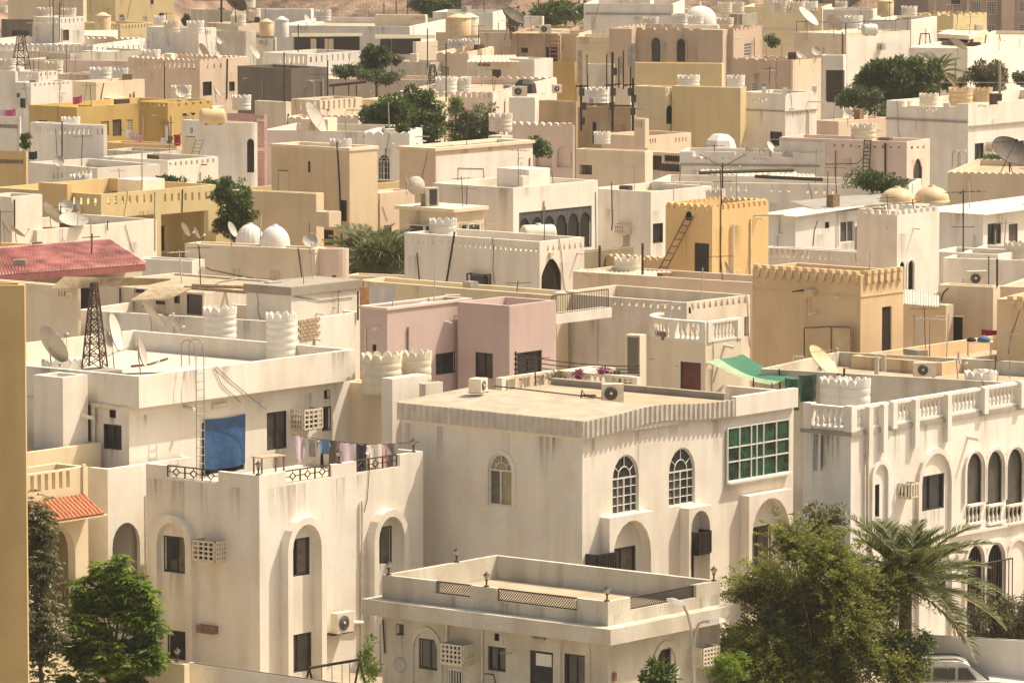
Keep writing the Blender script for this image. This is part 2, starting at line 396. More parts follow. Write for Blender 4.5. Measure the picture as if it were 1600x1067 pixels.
def block(xc, yc, xl, xr, z, mat='white', th=39.0, base=0.0, thick=0.2, par=0.75, cren=None, feats=(), rnd=None, roof='roof_tan',
          parent=None, A=None, B=None, C=None, cuts=(), name='wall', nrail=None):
    """a block of a house whose near top corner shows at pixel (xc, yc) at height z; xl / xr are the pixel columns of its far left and far right corners"""
    h = House(); h.z = z; h.zr = z - par; h.base = base; h.mat = mat; h.parent = parent
    t = radians(th); u = Vector((sin(t), cos(t))); v = Vector((-cos(t), sin(t)))
    C = Vector(C) if C is not None else on(xc, yc, z).xy
    if A is None: A = solve_len(C, u, xr, z)
    if B is None: B = solve_len(C, v, xl, z)
    assert A > 0 and B > 0, (xc, yc, A, B)
    A = min(A, 60); B = min(B, 60)
    h.C, h.u, h.v, h.A, h.B = C, u, v, A, B; h.hascren = bool(cren) or bool(cuts) or any(f[0] == 'slit' for f in feats)
    P = [C + u * A + v * B, C + v * B, C, C + u * A]
    h.quad = P[:]
    fp = []
    rnd = rnd or {}
    for i, k in enumerate(('b', 'l', 'c', 'r')):
        if k in rnd: fp += fillet(P, i, rnd[k])
        else: fp.append(P[i])
    if 'b' in rnd: fp = fp[len(fp) - 0:] or fp
    h.fp = fp; n = len(fp)
    # cumulative s
    ss = [0.0]
    for i in range(n): ss.append(ss[-1] + (fp[(i + 1) % n] - fp[i]).length)
    h.ss = ss
    # inner polyline
    inn = []
    for i in range(n):
        a, b, c = fp[i - 1], fp[i], fp[(i + 1) % n]
        d1 = (b - a).normalized(); d2 = (c - b).normalized()
        n1 = Vector((-d1.y, d1.x)); n2 = Vector((-d2.y, d2.x))
        m = (n1 + n2); m = m / max(0.3, m.dot(n1)) if m.length > 1e-6 else n1
        inn.append(b + m * thick)
    cen = C + u * A / 2 + v * B / 2
    if (inn[0] - cen).length > (fp[0] - cen).length:
        inn = [2 * f - i for f, i in zip(fp, inn)]
    h.inn = inn
    def pos(s, zz, dep=0.0):
        s = min(max(s, 0), ss[-1] - 1e-6); i = 0
        while i < n - 1 and ss[i + 1] < s: i += 1
        f = (s - ss[i]) / (ss[i + 1] - ss[i])
        o = fp[i].lerp(fp[(i + 1) % n], f)
        if dep:
            q = inn[i].lerp(inn[(i + 1) % n], f); o = o + (q - o) * (dep / thick)
        return Vector((o.x, o.y, zz))
    h.pos = pos
    def hit(x, y):
        d = ray(x, y); best = None
        for i in range(n):
            a, b = fp[i], fp[(i + 1) % n]; e = b - a
            den = d.x * e.y - d.y * e.x
            if abs(den) < 1e-9: continue
            tt = (a.x * e.y - a.y * e.x) / den; q = (a.x * d.y - a.y * d.x) / den
            if tt > 0 and -1e-6 <= q <= 1 + 1e-6 and (best is None or tt < best[0]):
                best = (tt, ss[i] + q * (ss[i + 1] - ss[i]), i)
        if best is None:
            # clamp to nearest visible end
            xx = sorted(((800 + F * p.x / (p.y * CP + (CAMZ - z) * SP), i) for i, p in enumerate(h.fp)), key=lambda q: abs(q[0] - x))
            i = xx[0][1]; p = h.fp[i]; return ss[i], CAMZ + d.z * (p.y / d.y), min(i, n - 1)
        return best[1], CAMZ + d.z * best[0], best[2]
    h.hit = hit
    def rect(x0, y0, x1, y1):
        xm, ym = (x0 + x1) / 2, (y0 + y1) / 2
        s0, s1 = hit(x0, ym)[0], hit(x1, ym)[0]; zt, zb = hit(xm, y0)[1], hit(xm, y1)[1]
        return s0, s1, zb, zt
    h.rect = rect
    def frame(s):
        i = 0
        while i < n - 1 and ss[i + 1] < s: i += 1
        e = (fp[(i + 1) % n] - fp[i]).normalized(); nn = Vector((e.y, -e.x))
        mid = (fp[i] + fp[(i + 1) % n]) / 2
        if nn.dot(mid - cen) < 0: nn = -nn
        return Vector((e.x, e.y, 0)), Vector((nn.x, nn.y, 0))
    h.frame = frame
    # outline
    segs = []
    if cren:
        st, sp, ch = cren
        # merge arc pieces into runs between original corners
        run = [0.0] + [ss[fp.index(q)] if q in fp else None for q in P[1:]] + [ss[-1]]
        run = [r for r in run if r is not None]
        if rnd: run = [0.0, ss[-1]] if len(rnd) > 1 else run
        top = []
        for a, b in zip(run[:-1], run[1:]):
            tl = top_line(a, b, z, st, sp, ch)
            top += tl if not top else tl[1:] if tl[0] == top[-1] else tl
    else: top = [(0.0, z), (ss[-1], z)]
    for (ca, cb, cz) in cuts:                  # notches in the parapet: (x0, x1, depth m)
        if ca == 'side': s0, s1 = ss[cb] + 0.002, ss[cb + 1] - 0.25
        else: s0 = hit(ca, yc)[0]; s1 = hit(cb, yc)[0]
        ins = [(s0, z), (s0, z - cz), (s1, z - cz), (s1, z)]
        k = max(i for i, p in enumerate(top) if p[0] <= s0)
        top = top[:k + 1] + ins + top[k + 1:]
    outline = [(0.0, base)] + [(ss[-1], base)] + top[::-1]
    outline = [p for i, p in enumerate(outline) if i == 0 or (abs(p[0] - outline[i - 1][0]) + abs(p[1] - outline[i - 1][1])) > 1e-4]
    holes = []; later = []
    hasroot = parent is not None
    for ft in feats:
        k = ft[0]
        if k == 'slit':
            _, xa, ya, xb, yb, cnt, wp, hp, *sh = ft; sh = sh[0] if sh else 'slot'
            for i in range(cnt):
                f = i / max(1, cnt - 1); x, y = xa + (xb - xa) * f, ya + (yb - ya) * f
                s0, s1, zb, zt = rect(x - wp / 2, y - hp / 2, x + wp / 2, y + hp / 2)
                if s1 - s0 < 0.02: continue
                w = s1 - s0
                if zt > z - 0.06: zb -= zt - (z - 0.06); zt = z - 0.06
                if sh == 'slot': holes.append([(s0, zb), (s1, zb), (s1, zt), (s0, zt)])
                elif sh == 'drop': holes.append([(s0, zb), (s1, zb), (s1, zb + (zt - zb) * .3), (s0 + w * .62, zt), (s0 + w * .38, zt), (s0, zb + (zt - zb) * .3)])
                elif sh == 'tri': holes.append([(s0, zb), (s1, zb), ((s0 + s1) / 2, zt)] if i % 2 == 0 else [(s0, zt), ((s0 + s1) / 2, zb), (s1, zt)])
        elif k in ('w', 'd', 'aw', 'open', 'aopen', 'pw'):
            s0, s1, zb, zt = rect(*ft[1:5])
            if s1 - s0 < 0.05: continue
            zb = max(zb, base + 0.02)
            arch = k in ('aw', 'aopen', 'pw')
            poly = arch_poly(s0, s1, zb, zt, k == 'pw') if arch else [(s0, zb), (s1, zb), (s1, zt), (s0, zt)]
            holes.append(poly); later.append((k, s0, s1, zb, zt, ft[5:], arch))
        else: later.append((k,) + tuple(ft[1:]))
    ov, fs = cdt(outline, holes, ss[1:-1])
    mb = MB(); mb.mat(mat)
    O = [pos(p.x, p.y) for p in ov]; I = [pos(p.x, p.y, thick) for p in ov]
    nv = len(ov); faces = []; cnt = {}
    flip = False
    if fs:
        f = fs[0]; a = (ov[f[1]] - ov[f[0]]).cross(ov[f[2]] - ov[f[0]])
        i0 = fs[0]
        nrm = (O[i0[1]] - O[i0[0]]).cross(O[i0[2]] - O[i0[0]]); mid = (O[i0[0]] + O[i0[1]] + O[i0[2]]) / 3
        flip = nrm.dot(mid - Vector((cen.x, cen.y, mid.z))) < 0
    for f in fs:
        f = tuple(f)[::-1] if flip else tuple(f)
        faces.append(f); faces.append(tuple(i + nv for i in f[::-1]))
        for a, b in zip(f, f[1:] + f[:1]): cnt[(a, b)] = 1
    for (a, b) in list(cnt):
        if (b, a) not in cnt:
            if (ov[a].x < 1e-5 and ov[b].x < 1e-5) or (ov[a].x > ss[-1] - 1e-5 and ov[b].x > ss[-1] - 1e-5): continue
            faces.append((b, a, a + nv, b + nv))
    mb.add(O + I, faces)
    h.root = parent
    w = mb.build(name, parent); h.wall = w
    # roof slab
    if roof:
        rb = MB().mat(roof)
        rb.prism([(p.x, p.y, h.zr - 0.25) for p in (inn if not flip_poly(inn) else inn[::-1])], (0, 0, 0.25))
        h.roof = rb.build('roof', parent if parent is not None else w)
    for L in later: feature(h, L)
    return h
def flip_poly(P):
    a = 0
    for i in range(len(P)): a += P[i - 1].x * P[i].y - P[i].x * P[i - 1].y
    return a < 0
def arch_poly(s0, s1, zb, zt, pointed=False, n=9):
    r = (s1 - s0) / 2; hh = min(r * 1.15, (zt - zb) * 0.6); out = [(s0, zb), (s1, zb)]
    zc = zt - hh
    for i in range(n + 1):
        t = pi * i / n; x = cos(t); y = sin(t)
        if pointed: y = (1 - abs(x) ** 1.5) ** 0.8
        out.append(((s0 + s1) / 2 + r * x, zc + hh * y))
    return out
def panel_obj(h, poly, d0, d1, mat, name, parent, holes=(), build=True):
    """a flat plate on the wall of h: outline in (s, z), between depths d0 (front, negative = proud) and d1"""
    s_mid = sum(p[0] for p in poly) / len(poly); t, nn = h.frame(s_mid)
    o = h.pos(s_mid, 0)
    def W3(s, z, d): return Vector((o.x, o.y, 0)) + t * (s - s_mid) + Vector((0, 0, z)) - nn * d
    mb = MB().mat(mat) if isinstance(mat, str) else mat
    ov, fs = cdt(list(poly), [list(q) for q in holes], [])
    nv = len(ov); O = [W3(p.x, p.y, d0) for p in ov]; I = [W3(p.x, p.y, d1) for p in ov]
    faces = []; cnt = {}
    if fs:
        i0 = fs[0]; nrm = (O[i0[1]] - O[i0[0]]).cross(O[i0[2]] - O[i0[0]]); flip = nrm.dot(nn) < 0
    for f in fs:
        f = tuple(f)[::-1] if flip else tuple(f)
        faces += [f, tuple(i + nv for i in f[::-1])]
        for a, b in zip(f, f[1:] + f[:1]): cnt[(a, b)] = 1
    for (a, b) in cnt:
        if (b, a) not in cnt: faces.append((b, a, a + nv, b + nv))
    mb.add(O + I, faces)
    return mb.build(name, parent) if build else mb
def par_of(h): return h.root if h.root is not None else h.wall
def feature(h, L):
    k = L[0]; P = par_of(h)
    lvl2 = P.parent is None          # P is the thing itself -> its children may have children
    if k in ('w', 'aw', 'pw', 'd', 'open', 'aopen'):
        _, s0, s1, zb, zt, opt, arch = L
        opt = list(opt); st = opt[0] if opt else 'slide'
        if k in ('open', 'aopen'):
            return
        sc = s1 - s0
        t, nn = h.frame((s0 + s1) / 2); o = h.pos((s0 + s1) / 2, 0); o.z = 0
        sm = (s0 + s1) / 2
        def W3(s, z, d): return o + t * (s - sm) + Vector((0, 0, z)) - nn * d
        dep = 0.07
        if k == 'd':
            mm = st if st in MATS else 'door_brown'
            mb = MB().mat('frame_dark' if mm != 'door_white' else 'frame_white')
            fw = 0.06
            poly = [(s0, zb), (s1, zb), (s1, zt), (s0, zt)]
            fr = MB().mat(mm)
            fr.box(W3(s0 + fw, zb, dep), t * (sc - 2 * fw), Vector((0, 0, zt - zb - fw)), -nn * 0.05)
            d = fr.build('door', P)
            mb.box(W3(s0, zb, 0.06), t * fw, Vector((0, 0, zt - zb)), -nn * 0.13)
            mb.box(W3(s1 - fw, zb, 0.06), t * fw, Vector((0, 0, zt - zb)), -nn * 0.13)
            mb.box(W3(s0 + fw, zt - fw, 0.06), t * (sc - 2 * fw), Vector((0, 0, fw)), -nn * 0.13)
            mb.build('door_frame' if not lvl2 else 'frame', P if not lvl2 else d)
            return
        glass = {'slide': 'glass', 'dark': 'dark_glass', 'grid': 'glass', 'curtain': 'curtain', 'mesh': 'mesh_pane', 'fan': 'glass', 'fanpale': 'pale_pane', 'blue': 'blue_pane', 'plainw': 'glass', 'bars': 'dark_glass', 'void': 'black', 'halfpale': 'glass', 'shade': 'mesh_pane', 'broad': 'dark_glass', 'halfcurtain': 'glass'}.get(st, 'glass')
        frm = opt[1] if len(opt) > 1 else ('frame_white' if st in ('grid', 'fan', 'fanpale', 'plainw', 'halfpale') else 'frame_dark')
        poly = arch_poly(s0, s1, zb, zt, k == 'pw') if arch else [(s0, zb), (s1, zb), (s1, zt), (s0, zt)]
        fw = min(0.06, sc * 0.1)
        cx, cz = sm, (zb + zt) / 2
        inner = [(cx + (p[0] - cx) * (1 - 2 * fw / sc), cz + (p[1] - cz) * (1 - 2 * fw / (zt - zb))) for p in poly]
        mb = MB().mat(frm)
        panel_obj(h, poly, dep - 0.03, dep + 0.04, mb, '', None, holes=[inner], build=False)
        bw = 0.035
        def vb(s, a=zb, b=zt): mb.box(W3(s - bw / 2, a, dep + 0.03), t * bw, Vector((0, 0, b - a)), nn * 0.05)
        def hb(z, a=s0, b=s1): mb.box(W3(a, z - bw / 2, dep + 0.028), t * (b - a), Vector((0, 0, bw)), nn * 0.044)
        zmid_top = zt - sc * 0.55 if arch else zt
        if st in ('slide', 'curtain', 'halfpale', 'blue', 'mesh', 'halfcurtain') and sc > 0.35: vb(sm, zb, zmid_top)
        if arch and st in ('slide', 'mesh'): hb(zmid_top)
        if st == 'bars':
            for i in range(1, 6): vb(s0 + sc * i / 6)
        if st == 'grid':
            for i in range(1, 4): vb(s0 + sc * i / 4)
            for i in range(1, 5): hb(zb + (zt - zb) * i / 5)
        if st in ('fan', 'fanpale'):
            bw = 0.05; hb(zmid_top); vb(sm - sc * 0.02, zb, zmid_top)
            if st == 'fan':
                bw = 0.022
                for i in (1, 2, 3): hb(zb + (zmid_top - zb) * i / 4)
                for i in (1, 3): vb(s0 + sc * i / 4, zb, zmid_top)
            bw = 0.035; R = sc * 0.24; zc = zmid_top + 0.02
            pts = [W3(sm + R * cos(a), zc + R * sin(a) * 1.05, dep + 0.01) for a in np.linspace(0, pi, 9)]
            mb.tube(pts, 0.022, 4)
            for a in (35, 90, 145):
                a = radians(a); mb.bar(W3(sm + R * cos(a), zc + R * sin(a), dep + 0.01), W3(sm + sc * .48 * cos(a), zc + min(zt - zc - .02, sc * .52 * sin(a)), dep + 0.01), 0.03)
        fo = mb.build('window', P)
        pn = MB().mat(glass)
        pj = panel_obj(h, poly, dep + 0.045, dep + 0.06, pn, '', None, build=False)
        if st in ('halfpale', 'curtain', 'fanpale', 'halfcurtain') or (st == 'fan' and sc > .5):
            pn.mat({'halfpale': 'pale_pane', 'curtain': 'mesh_pane', 'fanpale': 'curtain', 'halfcurtain': 'curtain', 'fan': 'mesh_pane'}[st])
            a0, a1 = (sm + 0.02, s1 - fw) if st in ('halfpale', 'halfcurtain') else (s0 + fw, sm - 0.02)
            pn.box(W3(a0, zb + fw, dep + 0.03), t * (a1 - a0), Vector((0, 0, zmid_top - zb - 2 * fw)), -nn * 0.013)
        pn.build('pane', fo if lvl2 else P)
        if h.root is not None and sc > .3 and not arch and s_rng.random() < .75: drip(h, sm, zb, sc * 1.15, s_rng.uniform(.5, 1.4))
        if len(opt) > 2 and opt[2] == 'sill':
            sb = MB().mat(h.mat); sb.box(W3(s0 - 0.08, zb - 0.1, 0.02), t * (sc + .16), Vector((0, 0, 0.1)), nn * 0.14); sb.build('sill', fo if lvl2 else P)
    elif k == 'niche':      # raised arched surround
        _, x0, y0, x1, y1, *o = L; proud = o[0] if o else 0.22; rim = o[1] if len(o) > 1 else 0.3; mat = o[2] if len(o) > 2 else h.mat
        s0, s1, zb, zt = h.rect(x0, y0, x1, y1); zb = max(zb, h.base + 0.02)
        po = arch_poly(s0, s1, zb, zt); pi_ = arch_poly(s0 + rim, s1 - rim, zb + 0.03, zt - rim * 0.9)
        # outline minus inner, open at the bottom
        inner = [(s0 + rim, zb)] + [(s1 - rim, zb)] + arch_poly(s0 + rim, s1 - rim, zb, zt - rim)[2:]
        outer = [(s0, zb), (s0 + rim, zb)] + arch_poly(s0 + rim, s1 - rim, zb, zt - rim)[2:][::-1] + [(s1 - rim, zb), (s1, zb)] + arch_poly(s0, s1, zb, zt)[2:]
        outer2 = [outer[0]]
        for p in outer[1:]:
            if abs(p[0] - outer2[-1][0]) + abs(p[1] - outer2[-1][1]) > 1e-4: outer2.append(p)
        panel_obj(h, outer2, -proud, 0.0, mat, 'arch_surround', P)
    elif k == 'hood':       # raised square plate with an arched opening
        _, x0, y0, x1, y1, *o = L; proud = o[0] if o else 0.35; rim = o[1] if len(o) > 1 else 0.3
        s0, s1, zb, zt = h.rect(x0, y0, x1, y1); zb = max(zb, h.base + 0.02)
        arc = arch_poly(s0 + rim, s1 - 0.12, zb, zt - rim)[2:]
        outer = [(s0, zb), (s0 + rim, zb)] + arc[::-1] + [(s1 - 0.12, zb), (s1, zb), (s1, zt), (s0, zt)]
        outer2 = [outer[0]]
        for p in outer[1:]:
            if abs(p[0] - outer2[-1][0]) + abs(p[1] - outer2[-1][1]) > 1e-4: outer2.append(p)
        panel_obj(h, outer2, -proud, 0.0, h.mat, 'window_hood', P)
    elif k == 'plate':      # raised or sunk plain plate
        _, x0, y0, x1, y1, mat, proud, *nm = L
        s0, s1, zb, zt = h.rect(x0, y0, x1, y1)
        if s1 < s0: s0, s1 = s1, s0
        panel_obj(h, [(s0, zb), (s1, zb), (s1, zt), (s0, zt)], -proud, 0.02 if proud < .3 else 0.0, mat, nm[0] if nm else 'panel', P)
    elif k == 'pipe':
        _, x0, y0, x1, y1, r, mat = L
        a = wallpt(h, x0, y0, r + 0.03); b = wallpt(h, x1, y1, r + 0.03)
        MB().mat(mat).tube([a, b], r, 6).build('pipe', P)
    elif k == 'cable':
        _, pts, *o = L; r = o[0] if o else 0.012; mat = o[1] if len(o) > 1 else 'cable'
        MB().mat(mat).tube([wallpt(h, x, y, 0.03) for x, y in pts], r, 4).build('cable', P)
    elif k == 'spout':
        _, x, y = L[:3]; s, z, i = h.hit(x, y); t, nn = h.frame(s); p = h.pos(s, z)
        MB().mat('frame_white').tube([p, p + nn * 0.5 - Vector((0, 0, .05))], 0.07, 8).build('spout', P)
    elif k == 'cage':       # pierced box round an air conditioner
        _, x0, y0, x1, y1, *o = L; proud = o[0] if o else 0.6; nx = o[1] if len(o) > 1 else 4; nz = o[2] if len(o) > 2 else 4; mt = o[3] if len(o) > 3 else 'cage_cream'
        # pixel box covers the front plus the side; shrink to the wall rectangle
        t0, nn0 = h.frame(h.hit((x0 + x1) / 2, (y0 + y1) / 2)[0])
        sc_ = pxm(h.pos(h.hit(x0, y0)[0], 0).y); dx = nn0.x * proud * sc_
        xx0, xx1 = (x0, x1 - dx) if dx > 0 else (x0 - dx, x1)
        s0, s1, zb, zt = h.rect(xx0, y0, xx1, y1); sm = (s0 + s1) / 2
        t, nn = h.frame(sm); o_ = h.pos(sm, 0); o_.z = 0
        def W3(s, z, d): return o_ + t * (s - sm) + Vector((0, 0, z)) + nn * d
        mb = MB().mat(mt); bw = 0.055
        mb.box(W3(s0, zb - 0.05, 0), t * (s1 - s0), nn * proud, Vector((0, 0, 0.05)))
        def side(a, b):
            d = (b - a); L_ = d.length; d.normalize()
            for i in range(nx + 1):
                mb.box(a + d * (L_ - bw) * i / nx, d * bw, Vector((0, 0, zt - zb)), d.cross(Vector((0, 0, 1))) * bw)
            for j in range(nz + 1):
                mb.box(a + Vector((0, 0, (zt - zb - bw) * j / nz)), d * L_, Vector((0, 0, bw)), d.cross(Vector((0, 0, 1))) * bw * 0.85)
        side(W3(s0, zb, proud), W3(s1, zb, proud)); side(W3(s1, zb, proud), W3(s1, zb, 0)); side(W3(s0, zb, 0), W3(s0, zb, proud))
        cg = mb.build('air_conditioner_cage', P)
        ib = MB().mat('fan_dark'); ib.box(W3(s0 + .1, zb + .02, .02), t * (s1 - s0 - .2), nn * (proud - .15), Vector((0, 0, (zt - zb) * .75)))
        ib.build('air_conditioner', cg if lvl2 else P)
    elif k == 'lintel':
        pass
def wallpt(h, x, y, off=0.0):
    s, z, i = h.hit(x, y); t, nn = h.frame(s); return h.pos(s, z) + nn * off
def drip(h, s, z, w, hh, proud=.006):
    t, nn = h.frame(s)
    if z - hh < h.base + .05: hh = z - h.base - .05
    if hh < .2: return
    p = h.pos(s, z - hh) + nn * proud; a = p - t * w / 2; b = p + t * w / 2; up = Vector((0, 0, hh))
    off = Vector(WLOC.get(h.root.name, Vector(root_of(h.root).location)))
    me = bpy.data.meshes.new('stain'); me.from_pydata([a - off, b - off, b + up - off, a + up - off], [], [(0, 1, 2, 3)])
    uv = me.uv_layers.new(name='uv')
    for i, q in enumerate(((0, 0), (1, 0), (1, 1), (0, 1))): uv.data[i].uv = q
    me.materials.append(MATS['drip']); o = bpy.data.objects.new('stain', me); link(o, h.root); WLOC[o.name] = off
def slab_ring(h, z0, z1, out, mat, name='ledge', sides='LR', inset=0.0):
    """solid slab round the footprint of h, standing out by `out`"""
    C, u, v, A, B = h.C, h.u, h.v, h.A, h.B
    q = [C - u * out - v * out, C + u * (A + out) - v * out, C + u * (A + out) + v * (B + out), C - u * out + v * (B + out)]
    if isinstance(out, tuple): pass
    q2 = [Vector((p.x, p.y, z0)) for p in q]
    if inset:
        i = inset
        r = [C + u * i + v * i, C + u * (A - i) + v * i, C + u * (A - i) + v * (B - i), C + u * i + v * (B - i)]
        mb = MB().mat(mat); r3 = [Vector((p.x, p.y, z0)) for p in r]; dz = Vector((0, 0, z1 - z0))
        for k in range(4):
            a, b, c, d = q2[k], q2[(k + 1) % 4], r3[(k + 1) % 4], r3[k]
            mb.prism([a, b, c, d], dz)
        return mb.build(name, par_of(h))
    return MB().mat(mat).prism(q2, (0, 0, z1 - z0)).build(name, par_of(h))
def house(name, label, xc, yc, xl, xr, z, mat='white', cat='house', group=None, **kw):
    c = on(xc, yc, z); word = name.split('_')[-1]
    if word in ('wall', 'fence', 'parapet', 'strip'): cat = 'wall'; group = group or 'walls between the houses'; name = 'garden_wall' if 'garden' in name else 'boundary_wall'
    else: group = group or 'houses of the town'; name = {'villa': 'villa', 'tower': 'tower_house', 'block': name if 'apartment' in name else 'house', 'shed': 'shed'}.get(word, 'house'); cat = 'shed' if word == 'shed' else cat
    r = thing(name, label, cat, (c.x, c.y, kw.get('base', 0.0)), group)
    h = block(xc, yc, xl, xr, z, mat, parent=r, **kw); h.root = r; HOUSES.append((h, cat))
    return h
# ---------------------------------------------------------------- things on roofs
def tank(zr, x, yt, w, label, hm=1.5, style='crown', mat='plastic_white', group='water tanks on the roofs', lobes=12, squash=1.0, name='water_tank'):
    if mat == 'plastic_white' and w < 44: mat = ('plastic_white', 'plastic_grey', 'plastic_dusty', 'plastic_white', 'plastic_old')[int(x * 7 + yt) % 5]; hm *= (1.0, .93, 1.06)[int(x * 3 + yt) % 3]
    for _ in (0, 1):
        zt = zr + hm; p = on(x, yt, zt); R = w / 2 / pxm(p.y)
        if style == 'crown' and w <= 41 and R > 0: hm = min(hm, 1.55 * R)
    b = Vector((p.x, p.y, zr))
    b.y += R * 0.4
    t = thing(name, label, 'water tank', b, group)
    big = w > 30; n = 28 if big else 16
    if style in ('crown', 'plain'):
        ch = 0.28 * min(1.0, R / 0.6) if style == 'crown' else 0.0
        prof = [(R * .97, 0)]; hb = hm - ch
        nr = max(3, int(hb / 0.28))
        for i in range(nr):
            a = hb * i / nr; d = hb / nr
            prof += [(R * .955, a + .01), (R * 1.0, a + d * .25), (R * 1.0, a + d * .75), (R * .955, a + d * .99)]
        prof += [(R * .8, hb), (R * .3, hb + .06), (0.001, hb + .07)]
        MB().mat(mat).lathe(b, prof, n).build('tank_body', t)
        if style == 'crown':
            m = lobes * 8; mb = MB().mat(mat); vs = []; fs = []
            for j in range(m):
                a = 2 * pi * j / m; ph = (j % 8) / 8
                zz = hm - ch * (1 - max(0.0, sin(pi * ph)) ** 0.5) * 0.85
                for rr, q in ((R * 1.0, hb - .04), (R * 1.03, zz), (R * .93, zz), (R * .90, hb - .04)):
                    vs.append(b + Vector((cos(a) * rr, sin(a) * rr, q)))
            for j in range(m):
                k = (j + 1) % m
                for i in range(3): fs.append((j * 4 + i, k * 4 + i, k * 4 + i + 1, j * 4 + i + 1))
            mb.add(vs, fs); mb.build('crown', t)
            MB().mat(mat).lathe(b + Vector((0, 0, hb)), [(R * .45, 0), (R * .42, .12), (0.001, .14)], 12).build('lid', t)
    elif style == 'drum':
        MB().mat(mat).lathe(b, [(R, 0), (R, hm * .8), (R * .92, hm * .84), (R * .2, hm), (0.001, hm)], n).build('tank_body', t)
        MB().mat(mat).lathe(b, [(R * 1.02, hm * .76), (R * 1.05, hm * .8), (R * 1.02, hm * .84)], n).build('rim', t)
    elif style == 'dome':
        nn = 24
        if squash < 1:   # ribbed dome
            vs = []; fs = []; rows = 9; m = 48
            for i in range(rows):
                f = i / (rows - 1); rr = R * cos(f * pi / 2 * .97); zz = hm * .12 + hm * .88 * sin(f * pi / 2)
                for j in range(m): 
                    k = 1 + .035 * cos(j * pi * 2 / 3) ; vs.append(b + Vector((cos(2 * pi * j / m) * rr * k, sin(2 * pi * j / m) * rr * k, zz)))
            for i in range(rows - 1):
                for j in range(m): fs.append((i * m + j, i * m + (j + 1) % m, (i + 1) * m + (j + 1) % m, (i + 1) * m + j))
            MB().mat(mat).add(vs, fs, True).build('tank_body', t)
        else:
            MB().mat(mat).lathe(b, [(R, hm * .1)] + [(R * cos(f), hm * .2 + hm * .8 * sin(f)) for f in np.linspace(0, pi / 2 * .98, 9)], nn).build('tank_body', t)
        MB().mat(mat).lathe(b, [(R * 1.04, 0), (R * 1.04, hm * .12), (R * .95, hm * .16)], nn).build('base_ring', t)
        MB().mat(mat).lathe(b + Vector((0, 0, hm * .97)), [(R * .2, 0), (R * .2, .08), (.001, .1)], 10).build('lid', t)
    elif style == 'horizontal':
        r = hm / 2; a = radians(squash if squash != 1.0 else 0); d = Vector((cos(a), sin(a), 0)); c = b + Vector((0, 0, r))
        hl = R
        prof = [(0.001, -hl), (r * .6, -hl + .04), (r * .92, -hl + r * .2), (r, -hl + r * .45), (r, 0), (r, hl - r * .45), (r * .92, hl - r * .2), (r * .6, hl - .04), (0.001, hl)]
        MB().mat(mat).lathe(c, prof, 20, axis=d).build('tank_body', t)
        MB().mat(mat).lathe(b + Vector((0, 0, hm * .96)), [(r * .3, 0), (r * .3, .1), (.001, .12)], 10).build('lid', t)
        mb = MB().mat('concrete'); 
        for s in (-.5, .5): mb.cbox(b + d * hl * s, .15, r * 1.4, .12, a)
        mb.build('saddle', t)
    return t
